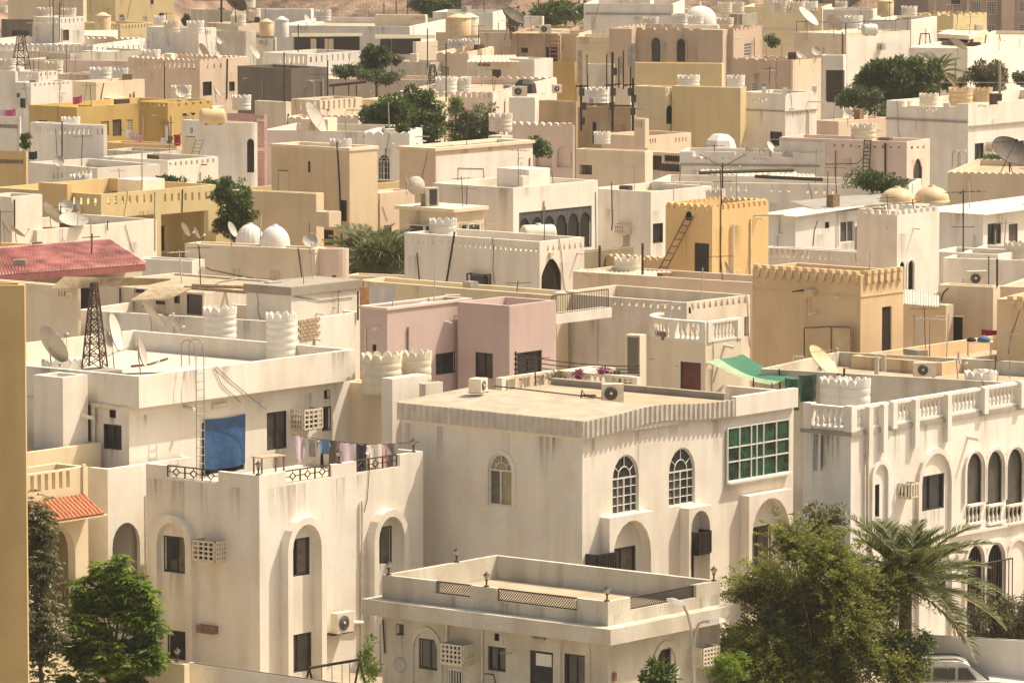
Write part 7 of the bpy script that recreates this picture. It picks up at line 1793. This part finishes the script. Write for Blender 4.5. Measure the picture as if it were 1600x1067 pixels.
A('white_side_wall', 'tall plain white wall left of the mustard shaded wall', 835, 93, 796, 864, 9.7, 'cool_white', par=.1)
A('mustard_shade_wall', 'mustard shaded block left of the phone mast poles', 898, 98, 864, 901, 9.9, 'mustard', par=.1)
A('yellow_band_house', 'pale yellow house with a thin ledge above the phone mast poles', 960, 58, 900, 970, 10.2, 'pale_yellow', th=8, par=.3, feats=[('plate', 902, 70, 959, 73, 'cream', .12)])
br = A('block_ruin_house', 'unfinished brown house with white block patch and a red ladder', 872, 53, 798, 905, 10.3, 'stone', th=8, par=.2, feats=[('w', 814, 75, 825, 83, 'void'), ('w', 853, 74, 872, 98, 'void'), ('plate', 877, 76, 901, 98, 'cool_white', .06)])
ladder(on(867, 96, 8.8), at_depth(866, 56, on(867, 96, 8.8).y), .8, 'dark red ladder standing on the unfinished brown house', mat='red_trim', n=6, r=.06)
t = thing('rubbish_heap', 'black heap of wrapped boxes on the roof by the white wall', 'heap', on(820, 146, 8.4)); c = Vector(t.location)
MB().mat('black_sheet').lathe(c, [(.9, 0), (.8, .7), (.5, 1.0), (.001, 1.1)], 7, smooth=False).build('wrap', t)
condenser(on(812, 152, 8.3), .1, 'outdoor air conditioner left of the black heap', w=1.1, hh=.75)
condenser(on(870, 146, 8.3), .5, 'small cream outdoor unit below the mustard shaded block', w=.7, hh=.6)
wb = A('white_box_house', 'small white box house above the pink round parapet', 836, 153, 795, 842, 8.5, 'cool_white', th=20, par=.1)
A('block_heap_house', 'rough block walled roof between the box house and the phone mast', 900, 160, 838, 915, 8.2, 'stone', par=.3)
pr_ = A('pink_round_house', 'pale pink house with a rounded slotted parapet over two arches', 893, 193, 793, 898, 8.8, 'pale_pink', rnd={'c': 2.4}, par=.5, cren=('scallop', .55, .2), roof='roof_cream', th=25, feats=[('aopen', 836, 228, 862, 262), ('aopen', 870, 228, 893, 262)])
A('stone_arch_wall', 'brown rough wall with yellow arches under the pink round parapet', 895, 220, 815, 897, 7.6, 'stone', th=20, par=.1, feats=[('aw', 832, 230, 861, 262, 'dark'), ('aw', 870, 231, 893, 262, 'dark')])
tree(838, 232, 58, 44, 352, 'green shrub in front of the yellow arches', 'leaf_mid', n=2500, size=.2, cl=40, name='shrub', cat='shrub')
tank(9.6, 782, 178, 37, 'tall ribbed white tank on a stained stand right of the green trees', hm=1.9)
A('tank_stand', 'stained pale block carrying the tall ribbed white tank', 784, 213, 763, 801, 9.55, 'old_white', par=.02, base=7.5)
# phone mast poles
Yp = 362
def mp(x, y): return at_depth(x, y, Yp)
t = thing('phone_mast', 'cluster of dark poles with long panel antennas on the stained tan house', 'phone mast', mp(950, 215))
for x, y0, y1, r in ((908, 205, 80, .09), (918, 140, 85, .05), (948, 140, 85, .05), (957, 205, 82, .1), (967, 138, 90, .05), (985, 150, 72, .06), (989, 205, 70, .1), (974, 140, 80, .05)):
    MB().mat('iron').tube([mp(x, y0), mp(x, y1)], r, 6).build('pole', t)
for a, b in (((900, 135), (920, 135)), ((945, 134), (970, 132)), ((975, 134), (992, 132)), ((910, 163), (955, 163)), ((957, 165), (988, 166))): MB().mat('iron').tube([mp(*a), mp(*b)], .06, 5).build('cross_bar', t)
for x, y0, y1, w in ((906, 78, 132, 7), (989, 68, 122, 6), (970, 88, 116, 5), (917, 86, 115, 4), (983, 72, 105, 5)):
    k = pxm(Yp); p = mp(x, y1); MB().mat('steel').box(p - Vector((w / 2 / k, .35, 0)), Vector((w / k, 0, 0)), Vector((0, .2, 0)), UP * ((y1 - y0) / k)).build('panel_antenna', t)
for x, y in ((909, 150), (912, 172), (958, 150), (985, 150), (990, 160), (910, 195), (989, 180), (960, 118), (956, 172)):
    MB().mat('fan_dark').cbox(mp(x, y), .35, .3, .5).build('radio_box', t)
tp = A('stained_mast_house', 'stained tan house carrying the phone mast poles', 986, 168, 903, 994, 9.7, 'stone', par=.2, feats=[('d', 925, 191, 932, 225, 'black'), ('w', 940, 150, 950, 160, 'mesh') if False else ('plate', 932, 165, 986, 167, 'grime', .05)], th=12)
tank(9.3, 933, 137, 38, 'wide grey white tank between the phone mast poles', hm=1.7)
A('grey_back_wall', 'grey white house behind the phone mast poles', 956, 101, 914, 960, 9.8, 'grey_white', th=10, par=.2)
A('cream_box_room', 'small cream rooftop block between the phone mast poles', 985, 135, 960, 990, 9.95, 'cream', par=.1)
sg = A('step_peach_house', 'peach house with a stepped wall and short slots before the big gold block', 1012, 213, 940, 1080, 8.6, 'peach', par=.7, roof='roof_tan', feats=[('slit', 948, 218, 1005, 220, 1, 2, 2), ('slit', 1056, 219, 1072, 218, 4, 2.2, 7), ('slit', 1008 + 8, 221, 1024, 220, 3, 2.2, 7)])
sub(sg, 1008, 186, 991, 1014, 9.9, 'peach', base=8, par=.1, feats=[('slit', 994, 194, 1002, 194, 3, 1.6, 10)])
tank(8.2, 941, 206, 26, 'white tank in front of the stained tan house', hm=1.5)
yb = A('gold_big_block', 'large plain gold block in the middle right', 1157, 138, 1050, 1166, 10.9, 'yellow', th=30, par=.25, roof='roof_cream')
ya = A('yellow_arch_block', 'cream yellow block with one dark arched window left of the gold block', 1040, 137, 990, 1062, 10.8, 'pale_yellow', par=.25, th=45, roof='roof_cream', feats=[('aw', 1041, 165, 1051, 194, 'dark'), ('slit', 1042, 142, 1048, 142, 2, 1.6, 8)])
A('yellow_upper_wall', 'plain yellow wall above the cream yellow block', 1128, 100, 982, 1132, 10.6, 'yellow', th=12, par=.2, roof='roof_cream')
tank(10.0, 1076, 118, 35, 'low white tank left on the gold block', hm=1.1); tank(10.0, 1150, 118, 28, 'low white tank right on the gold block', hm=1.1)
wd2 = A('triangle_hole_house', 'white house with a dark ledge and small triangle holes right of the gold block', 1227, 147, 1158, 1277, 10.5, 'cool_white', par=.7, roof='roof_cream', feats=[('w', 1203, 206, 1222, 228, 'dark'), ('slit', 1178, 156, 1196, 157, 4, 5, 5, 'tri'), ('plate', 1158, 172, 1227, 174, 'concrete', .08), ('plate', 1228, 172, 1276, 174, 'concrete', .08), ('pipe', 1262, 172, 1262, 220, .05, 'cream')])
for s in (wd2.ss[1] + .12, wd2.ss[2], wd2.ss[3] - .12, (wd2.ss[1] + wd2.ss[2]) / 2): MB().mat('cool_white').cbox(wd2.pos(s, 10.48, .1), .3, .3, .4).build('corner_merlon', wd2.root)
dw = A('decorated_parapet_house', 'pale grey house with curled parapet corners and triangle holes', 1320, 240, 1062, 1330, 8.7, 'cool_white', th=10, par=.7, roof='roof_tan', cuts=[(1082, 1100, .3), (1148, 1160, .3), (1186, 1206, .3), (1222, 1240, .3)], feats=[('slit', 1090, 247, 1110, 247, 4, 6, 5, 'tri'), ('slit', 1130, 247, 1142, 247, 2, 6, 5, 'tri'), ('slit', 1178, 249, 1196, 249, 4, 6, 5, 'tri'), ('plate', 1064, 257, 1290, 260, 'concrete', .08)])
t = thing('rubbish_pile', 'tarpaulin covered pile behind the curled parapet', 'pile', on(1125, 236, 8.2)); c = Vector(t.location)
MB().mat('cloth_white').lathe(c, [(1.1, 0), (.9, .7), (.5, 1.05), (.001, 1.1)], 7, smooth=False).build('cover', t)
for x, w, az, lab in ((1168, 22, 60, 'left white dish behind the curled parapet'), (1188, 20, 75, 'middle white dish behind the curled parapet'), (1204, 20, 120, 'brown dish behind the curled parapet')): dish(x, 230, w, 8.2, lab, az=az, el=30, hgt=.8, mat='dish_white')
ls = A('long_slot_house', 'long low white house with tapered slots across the middle right', 1420, 290, 1018, 1440, 8.0, 'white', th=12, par=.8, roof='roof_tan', feats=[('slit', 1142, 290, 1166, 290, 3, 4, 11), ('slit', 1206, 294, 1232, 295, 3, 4, 11, 'drop'), ('slit', 1262, 297, 1302, 299, 4, 4, 11), ('slit', 1060, 287, 1120, 288, 6, 3.5, 8)])
for k, (a, b, c_, d_, lab) in enumerate(((1088, 1180, 272, 266, 'left tan sheet on the junk roof'), (1150, 1250, 275, 268, 'middle tan sheet on the junk roof'), (1200, 1278, 278, 272, 'right tan sheet on the junk roof'))):
    sheet_roof([on(a, c_, 7.9), on(b, c_ + 2, 7.9), on(b - 6, d_, 8.1), on(a + 8, d_ - 1, 8.1)], 'sheet_cream', lab, ribs=10, amp=.03)
for k, (a, b, lab) in enumerate((((1092, 270), (1240, 266), 'long dark beam on the junk roof'), ((1180, 276), (1285, 281), 'dark beam at the right of the junk roof'))):
    o = MB().mat('black').bar(on(*a, 8.2), on(*b, 8.2), .16).build('beam', None, loc=on(*a, 8.2)); tag(o, lab, 'beam', 'beams on the junk roof')
mast(1129, 320, 255, 7.6, 'tall antenna pole with spread arms above the yellow tower', r=.05, yagi=((.9, 'v', 2.6), (.55, 'y', 1.2)))
sth = A('ladder_stair_house', 'pale house with square holes, a black ladder and a pointed arch window', 1417, 222, 1218, 1453, 9.6, 'pale_pink', par=.3, roof='roof_tan', th=30, feats=[('slit', 1304, 227, 1405, 230, 9, 3.6, 5), ('slit', 1425, 231, 1443, 230, 3, 3.2, 4), ('pw', 1427, 247, 1441, 290, 'dark'), ('pipe', 1384, 224, 1384, 280, .06, 'iron'), ('plate', 1218, 221, 1290, 300, 'cool_white', .05), ('cable', [(1290, 257), (1340, 256), (1355, 240)], .02), ('pipe', 1306, 236, 1306, 285, .035, 'wood')])
ladder(wallpt(sth, 1356, 287, .35), wallpt(sth, 1358, 218, .2), .45, 'black steel ladder on the pale house with square holes', n=12, side=sth.frame(sth.hit(1357, 250)[0])[0], r=.035)
tank(9.3, 1350, 194, 40, 'white tank with a scalloped crown on the house with square holes', hm=1.5)
A('peach_low_house', 'low peach house between the triangle hole house and the tall shrub', 1310, 190, 1276, 1390, 8.9, 'peach', par=.3, roof='gold')
dish(1325, 178, 16, 8.8, 'white dish on a pole above the low peach house', az=165, el=20, hgt=.9)
bw_ = A('curled_corner_villa', 'large white villa with curled parapet corners and a dark ledge at the right', 1513, 163, 1385, 1720, 10.7, 'cool_white', par=.75, roof='roof_cream',
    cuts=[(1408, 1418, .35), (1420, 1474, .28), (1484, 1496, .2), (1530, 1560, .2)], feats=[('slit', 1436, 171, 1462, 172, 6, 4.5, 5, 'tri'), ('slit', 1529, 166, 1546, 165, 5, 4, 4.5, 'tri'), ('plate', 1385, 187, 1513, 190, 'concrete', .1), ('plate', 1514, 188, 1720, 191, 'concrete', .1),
    ('w', 1523, 224, 1537, 252, 'blue'), ('cage', 1541, 222, 1560, 236, .5, 3, 3), ('w', 1560, 225, 1566, 250, 'dark'), ('w', 1592, 220, 1600, 248, 'blue')])
tank(10.2, 1452, 146, 30, 'low cream tank left behind the curled corner villa parapet', hm=1.2, mat='plastic_old'); tank(10.2, 1502, 137, 38, 'tall cream tank on the curled corner villa', hm=1.7, mat='plastic_tan'); tank(10.2, 1536, 137, 30, 'second tall cream tank on the curled corner villa', hm=1.7, mat='plastic_tan')
mast(1562, 165, 100, 10.0, 'grey pole behind the twin cream tanks', r=.1, mat='steel', yagi=((.55, 'h', 8),))
bc = A('beige_crenel_house', 'beige house with a finely scalloped parapet under the black mesh dish', 1700, 272, 1481, 1740, 8.9, 'beige', th=14, par=.4, roof='roof_tan', cren=('scallop', .42, .1), feats=[('w', 1497, 300, 1502, 303, 'dark')])
dish(1578, 240, 64, 8.5, 'big black mesh dish with dark ribs at the right edge', az=150, el=50, mat='dish_dark', kind='mesh', hgt=1.4, depth=.2)
t = thing('pool_hoops', 'pair of thin grey hoop handrails on the beige scalloped roof', 'handrail', on(1500, 262, 8.6)); 
for x0, x1 in ((1488, 1500), (1497, 1511)):
    c = on(x0, 262, 8.6); e = on(x1, 262, 8.6); MB().mat('steel').tube([c, c + UP * .8, c.lerp(e, .3) + UP * 1.05, c.lerp(e, .7) + UP * 1.05, e + UP * .8, e], .03, 5).build('hoop', t)
# ---- upper right
bt = A('brown_bay_house', 'brown house with projecting bays and two dark arched windows', 1146, 46, 960, 1191, 11.6, 'brown', par=.6, roof='roof_cream', th=22, cren=('notch', 1.0, .18),
    feats=[('aw', 1018, 59, 1032, 97, 'dark'), ('aw', 1058, 61, 1071, 97, 'dark'), ('niche', 1015, 56, 1035, 97, .1, .12), ('niche', 1055, 58, 1074, 97, .1, .12), ('plate', 960, 44, 995, 140, 'brown', 1.2, 'bay'), ('plate', 1099, 46, 1137, 140, 'brown', 1.2, 'bay'), ('w', 1163, 68, 1174, 92, 'grid')])
MB()
lb_ = A('brown_lower_house', 'lower brown house with small grid windows right of the projecting bays', 1237, 94, 1144, 1286, 9.8, 'brown', par=.4, roof='peach', cren=('notch', .9, .12), feats=[('w', 1173, 129, 1184, 146, 'grid'), ('w', 1188, 129, 1199, 146, 'grid')])
sub(lb_, 1239, 94, 1236, 1287, 9.82, 'peach', par=.4, roof=None)
dish(1250, 86, 14, 9.5, 'left small dish on the lower brown house', az=150, el=30, hgt=.8, mat='dish_grey'); dish(1275, 80, 16, 9.5, 'right small dish on the lower brown house', az=160, el=25, hgt=.9, mat='dish_grey')
A('white_dome_drum', 'white drum house carrying the tall white dome at the top', 1122, 40, 1068, 1124, 11.6, 'white', th=10, par=.1)
cdm = at_depth(1094, 38, 480); t = thing('mosque_dome', 'smooth white pointed dome behind the brown bay house', 'dome', cdm)
k_ = pxm(480); Rd = 27 / k_; MB().mat('white').lathe(cdm, [(Rd, -.2), (Rd, 0)] + [(Rd * cos(a) ** .9, Rd * 1.05 * sin(a)) for a in np.linspace(0.08, pi / 2 * .97, 10)] + [(.1, Rd * 1.1), (.05, Rd * 1.3), (.001, Rd * 1.32)], 28).build('shell', t)
MB().mat('cream').lathe(cdm - UP * .3, [(Rd * 1.05, 0), (Rd * 1.05, .3), (Rd * .9, .31)], 28).build('base_ring', t)
for x, y, w, m, lab in ((1017, 27, 24, 'plastic_white', 'white tank at the left behind the brown bay house'), (1062, 22, 25, 'plastic_white', 'tall ribbed white tank left of the white dome'), (1087, 24, 25, 'plastic_white', 'ribbed white tank under the white dome'), (1133, 28, 27, 'plastic_old', 'tan white tank right of the white dome'), (1133, 4, 22, 'plastic_old', 'upper left tank right of the white dome'), (1153, 4, 20, 'plastic_old', 'upper right tank right of the white dome')): tank(11.0, x, y, w, lab, hm=1.8, mat=m)
A('concrete_box_house', 'small bare concrete block right of the white dome', 1160, 23, 1140, 1183, 11.6, 'concrete', par=.1, th=20)
wf = A('white_ledge_house', 'wide white house with a dark ledge line under the hill', 1052, 7, 912, 1070, 11.6, 'cool_white', th=8, par=.5, feats=[('plate', 914, 21, 1055, 24, 'concrete', .1), ('w', 978, 40, 992, 42, 'dark')])
A('pale_yellow_far_house', 'long pale yellow house at the top right of centre', 1285, 12, 1160, 1300, 11.2, 'pale_yellow', th=10, par=.3, feats=[('plate', 1165, 47, 1285, 50, 'cream', .1)])
for x, w, lab in ((1220, 24, 'first low tank on the long pale yellow house'), (1246, 24, 'second low tank on the long pale yellow house'), (1268, 20, 'third low tank on the long pale yellow house')): tank(10.9, x, 2, w, lab, hm=1.2)
wq = A('white_railed_house', 'white two storey house with a roof railing, dishes and square dark windows', 1322, 54, 1240, 1422, 11.2, 'cream', par=.1, roof='roof_cream', feats=[('w', 1340, 66, 1364, 90, 'mesh'), ('cage', 1371, 67, 1384, 78, .5, 2, 1), ('w', 1340, 119, 1366, 142, 'mesh'), ('pipe', 1317, 50, 1317, 160, .05, 'iron'), ('plate', 1323, 54, 1422, 200, 'cool_white', .01), ('slit', 1, 1, 1, 1, 0, 1, 1)])
for a, b in ((wq.ss[1] + .1, wq.ss[2] - .05), (wq.ss[2] + .05, wq.ss[3] - .1)): iron_rail(wq, a, b, 11.2, 12.1, wq.root, sp=1.6)
ww2 = A('white_glazed_balcony_house', 'white house corner with a tall dark glazed balcony left of the leafy tree', 1318, 87, 1283, 1322, 10.7, 'cool_white', par=.1, th=12, feats=[('w', 1290, 110, 1318, 142, 'broad'), ('w', 1290, 142, 1318, 160, 'bars')])
dish(1262, 27, 40, 11.1, 'large tilted white dish left on the railed roof', az=115, el=45, hgt=1.9, mat='dish_white', kind='prime'); dish(1303, 37, 30, 11.1, 'grey dish facing left on the railed roof', az=50, el=35, hgt=1.2, mat='dish_grey', kind='prime')
tank(11.1, 1334, 25, 28, 'tall white tank on the railed roof', hm=1.8); tank(11.1, 1359, 38, 26, 'white tank lying on its side on the railed roof', hm=.9, style='horizontal', squash=15)
A('white_stack_house', 'white upper rooms behind the railed roof', 1362, 16, 1286, 1376, 11.8, 'white', par=.2, th=15)
A('white_tower_block', 'white block with a tan drum tank at the top right', 1424, 32, 1358, 1464, 11.5, 'white', par=.3, th=20)
tank(11.3, 1384, -2, 26, 'tan drum tank at the very top', hm=1.5, style='drum', mat='plastic_tan'); tank(11.2, 1421, 10, 25, 'tall white tank right of the tan drum tank', hm=1.9); tank(11.2, 1315, 2, 20, 'low tank at the top right of centre', hm=1.2)
A('beige_merlon_block', 'beige block with small notches at the top right', 1490, 23, 1432, 1542, 11.2, 'yellow', par=.3, th=40, cren=('notch', 1.1, .16))
A('white_porch_house', 'white porch house with a thick flat canopy at the upper right', 1520, 50, 1465, 1543, 10.6, 'beige', par=.1, th=25, feats=[('w', 1466, 58, 1484, 72, 'dark'), ('w', 1493, 57, 1520, 72, 'dark')])
cn = sheet_roof([on(1464, 53, 10.6), on(1514, 56, 10.6), on(1544, 49, 10.7), on(1480, 47, 10.7)], 'cream', 'thick flat cream canopy on slanted posts at the upper right', ribs=0, thick=.35)
for x, lb in ((1515, 'left'), (1538, 'right')): mast(x, 74, 55, 9.4, lb + ' slanted post of the cream canopy', r=.07, x2=x + 3, mat='steel', name='post', cat='post', group='posts of the cream canopy')
A('white_long_terrace_house', 'long white house above the trees at the upper right', 1512, 76, 1420, 1640, 10.0, 'white', par=.3, roof='roof_cream', th=18)
dish(1497, 70, 30, 9.7, 'grey dish lying tilted on the long white house', az=60, el=50, hgt=.9, mat='dish_grey'); dish(1562, 59, 14, 9.8, 'thin edge on dish near the right edge', az=95, el=10, hgt=1.0)
t = thing('chair_frame', 'dark metal stand on the long white house roof', 'stand', on(1445, 74, 9.7)); c = Vector(t.location)
for dx in (-.5, .5): MB().mat('iron').tube([c + Vector((dx, 0, 0)), c + Vector((dx * .7, 0, 1.1))], .05, 5).build('leg', t)
MB().mat('iron').tube([c + Vector((-.35, 0, 1.1)), c + Vector((.35, 0, 1.1))], .05, 5).build('top_bar', t)
tree(1408, 138, 156, 104, 408, 'broad leafy green tree below the white railed house', 'leaf_mid', n=20000, size=.34, cl=100, clr=.22, aspect=2, droop=.2)
tree(1348, 158, 84, 60, 404, 'dark bush left under the broad leafy tree', 'leaf_dark', n=4000, size=.22, cl=40, name='bush', cat='bush')
palm(1465, 118, 412, 2.6, 'small palm with upright fronds right of the broad leafy tree', n=22, seed=8)
tree(1548, 120, 104, 76, 412, 'pale flowering green tree at the upper right', 'leaf_dusty', n=7000, size=.26, cl=60)
tree(1490, 132, 46, 28, 414, 'low green bush between the small palm and pale tree', 'leaf_mid', n=2500, size=.2, cl=30, name='bush', cat='bush')
tree(1595, 125, 30, 26, 414, 'green bush at the upper right edge', 'leaf_mid', n=1500, size=.2, cl=20, name='bush', cat='bush')
tree(1206, 66, 30, 20, 470, 'small green bush right of the brown bay house', 'leaf_mid', n=1100, size=.25, cl=20, name='bush', cat='bush')
# ---- row along the top
tn = A('cream_top_house', 'cream house with a curved yellow wall on the top row', 665, 24, 586, 668, 11.2, 'cream', th=10, par=.3, feats=[('slit', 643, 26, 662, 26, 6, 1.6, 7)])
A('white_top_left_house', 'white house at the top behind the veranda house', 486, 15, 400, 490, 11.4, 'cool_white', th=8, par=.3)
A('white_top_mid_house', 'white house with tan tanks on the top row right of centre', 770, 20, 676, 790, 11.2, 'cool_white', th=12, par=.3)
tank(11.0, 505, 16, 24, 'white tank on the top row left of the hill pole', hm=1.9); tank(10.9, 440, 26, 22, 'white tank low on the top row', hm=1.6, style='drum'); tank(10.9, 416, 30, 22, 'tan tank on the top row', hm=1.4, mat='plastic_tan', style='drum')
tank(10.6, 716, 22, 40, 'left wide cream tank on the top row', hm=1.8, mat='plastic_tan', style='drum'); tank(10.6, 733, 21, 30, 'right wide cream tank on the top row', hm=1.8, mat='plastic_old', style='drum')
dish(480, 32, 18, 10.6, 'white dish on the top row left of centre', az=115, el=25, hgt=.9)
dish(799, 26, 44, 10.4, 'big dark mesh dish right of the twin cream tanks', az=115, el=50, mat='dish_dark', kind='mesh', hgt=1.9, depth=.2)
for x, yb, yt, lab in ((466, 82, 38, 'thin pole at the left veranda'), (573, 40, -8, 'pale tall pole on the top row before the hill'), (600, 40, 5, 'thin dark pole on the top row'), (668, 110, 45, 'thin pole right of the verandas'), (697, 160, 68, 'tall thin pole behind the pink slotted house'), (841, 42, -5, 'pole at the top above the green thicket'), (444, 160, 82, 'dark pole in front of the grey block house'), (619, 25, -5, 'thin pole before the hill'), (637, 25, -5, 'second thin pole before the hill'), (222, 320, 228, 'pale pole rising above the olive yellow house'), (242, 392, 300, 'white post at the olive yellow arcade')):
    mast(x, yb, yt, 9.0 if yb < 200 else 7.6, lab, r=.05, mat='cable_pale' if 'pale' in lab or 'white' in lab else 'iron')
A('white_small_top', 'small white rooftop block left of the green thicket', 848, 26, 818, 850, 10.8, 'white', par=.1, th=20)
for x, lab in ((722, 'left small cooler under the twin cream tanks'), (736, 'middle small cooler under the twin cream tanks'), (852, 'small cooler on the unfinished brown house')): condenser(on(x, 53, 10.2), .1, lab, w=1.0, hh=.7)
tree(862, 28, 124, 50, 578, 'green thicket of trees at the foot of the hill', 'leaf_mid', n=5000, size=.5, cl=60, zb=0, trunk=False, name='thicket', cat='trees')
tree(690, 10, 96, 40, 580, 'dark green tree group below the hill', 'leaf_dark', n=4000, size=.5, cl=50, name='thicket', cat='trees', trunk=False)
# apartment block at the top right corner
ap = A('apartment_block', 'tall brown apartment block with white framed windows at the top right corner', 1452, -250, 1400, 1700, 25.0, 'dark_brown', th=80, par=.5, B=16,
    feats=[('w', 1518, 3, 1533, 20, 'grid'), ('w', 1542, 3, 1557, 23, 'grid'), ('w', 1542, 39, 1557, 57, 'grid'), ('w', 1592, 2, 1606, 20, 'grid'), ('w', 1592, 38, 1606, 56, 'grid'), ('w', 1474 + 12, 0, 1500, 10, 'dark'), ('plate', 1508, -50, 1512, 90, 'brown', .6), ('plate', 1562, -50, 1582, 90, 'brown', .8), ('plate', 1484, 60, 1562, 63, 'brown', .15)])
ap2 = A('apartment_block', 'second brown apartment block behind the white stack house at the top', 1288, -200, 1250, 1460, 21.0, 'dark_brown', th=78, par=.5, B=12, feats=[('w', 1440, 0, 1450, 12, 'grid'), ('w', 1475, 0, 1490, 10, 'dark'), ('w', 1345, 0, 1358, 8, 'dark'), ('w', 1400, 0, 1412, 8, 'dark')])
# ================================================================ palm tops between the houses, other greenery
palm(582, 418, 285, 3.2, 'dense date palm tops behind the pointed arch door house', n=46, seed=5, drymix=0); palm(556, 408, 287, 2.6, 'smaller palm left of the dense date palm tops', n=30, seed=6, drymix=0); palm(612, 410, 286, 2.4, 'palm half hidden by the pointed arch door house', n=26, seed=7, drymix=0)
tree(326, 306, 120, 66, 322, 'light green tree tops behind the right end of the olive yellow house', 'leaf_mid', n=9000, size=.2, cl=80); tree(262, 283, 40, 14, 326, 'green tree tops behind the olive yellow parapet', 'leaf_mid', n=1500, size=.18, cl=26)
tree(366, 335, 66, 106, 307, 'large green tree right of the olive yellow house pillar', 'leaf_mid', n=12000, size=.2, cl=80)
tree(588, 400, 104, 66, 281, 'dense mass of long narrow green leaves among the palm tops', 'leaf_palm', n=7500, size=.6, cl=70, aspect=11, droop=.1, name='thicket', cat='thicket')
tree(1380, 284, 136, 40, 305, 'dark green tree behind the two gold domed tanks', 'leaf_dark', n=5000, size=.18, cl=60, aspect=2.6)
tree(1555, 250, 60, 12, 330, 'low green plants behind the hoop handrails', 'leaf_mid', n=1200, size=.16, cl=26, name='plants', cat='plants')
# ================================================================ hill
hv = []; hf = []; nx, ny = 90, 34
for j in range(ny):
    for i in range(nx):
        x = -420 + 780 * i / (nx - 1); f = j / (ny - 1); y = 585 + 520 * f
        z = -1 + 120 * f ** 1.25 + (7 * sin(x * .045 + 2.2 * f) + 5 * sin(x * .11 + 5 * f + 1) + 3.2 * sin(x * .27 + 9 * f)) * min(1, f * 7) + random.uniform(-1.2, 1.2)
        z *= min(1, max(0.0, (180 - x) / 60)) if x > 120 else 1
        hv.append((x, y, z))
for j in range(ny - 1):
    for i in range(nx - 1): a = j * nx + i; hf.append((a, a + 1, a + nx + 1, a + nx))
m, nt, b = newmat('hill_rock'); N = nt.nodes.new; L = nt.links.new
ge = N('ShaderNodeNewGeometry'); mu_ = N('ShaderNodeVectorMath'); mu_.operation = 'MULTIPLY'; mu_.inputs[1].default_value = (1, .6, 2.2); L(ge.outputs['Position'], mu_.inputs[0])
n1 = N('ShaderNodeTexNoise'); n1.inputs['Scale'].default_value = .16; n1.inputs['Detail'].default_value = 9; n1.inputs['Roughness'].default_value = .65; L(mu_.outputs[0], n1.inputs['Vector'])
cr_ = N('ShaderNodeValToRGB'); cr_.color_ramp.elements[0].position = .36; cr_.color_ramp.elements[0].color = (.13, .085, .06, 1); cr_.color_ramp.elements[1].position = .62; cr_.color_ramp.elements[1].color = (.40, .27, .175, 1)
L(n1.outputs[0], cr_.inputs[0]); L(cr_.outputs[0], b.inputs['Base Color']); b.inputs['Roughness'].default_value = .95
bb = N('ShaderNodeBump'); bb.inputs['Strength'].default_value = 1; bb.inputs['Distance'].default_value = 2.0; L(n1.outputs[0], bb.inputs['Height']); L(bb.outputs[0], b.inputs['Normal'])
tag(MB().mat('hill_rock').add(hv, hf, False).build('hill'), None, None, kind='structure')

rr0 = random.Random(11)
for h_, cat_ in HOUSES:
    if cat_ == 'house' and h_.A > 1.5 and h_.B > 1.5 and h_.C.y > 205: clutter(h_, rr0)
# ================================================================ air

m_, nt_h, b_h = newmat('haze_air'); nt_h.nodes.remove(b_h); pv = nt_h.nodes.new('ShaderNodeVolumePrincipled')
pv.inputs['Color'].default_value = (.93, .88, .80, 1); pv.inputs['Density'].default_value = .00013; pv.inputs['Anisotropy'].default_value = .2
nt_h.links.new(pv.outputs[0], nt_h.nodes['Material Output'].inputs['Volume'])
hz = MB().mat('haze_air'); hz.box((-700, -60, -1), (1400, 0, 0), (0, 1300, 0), (0, 0, 172))
hzo = hz.build('haze'); tag(hzo, None, None, kind='stuff')
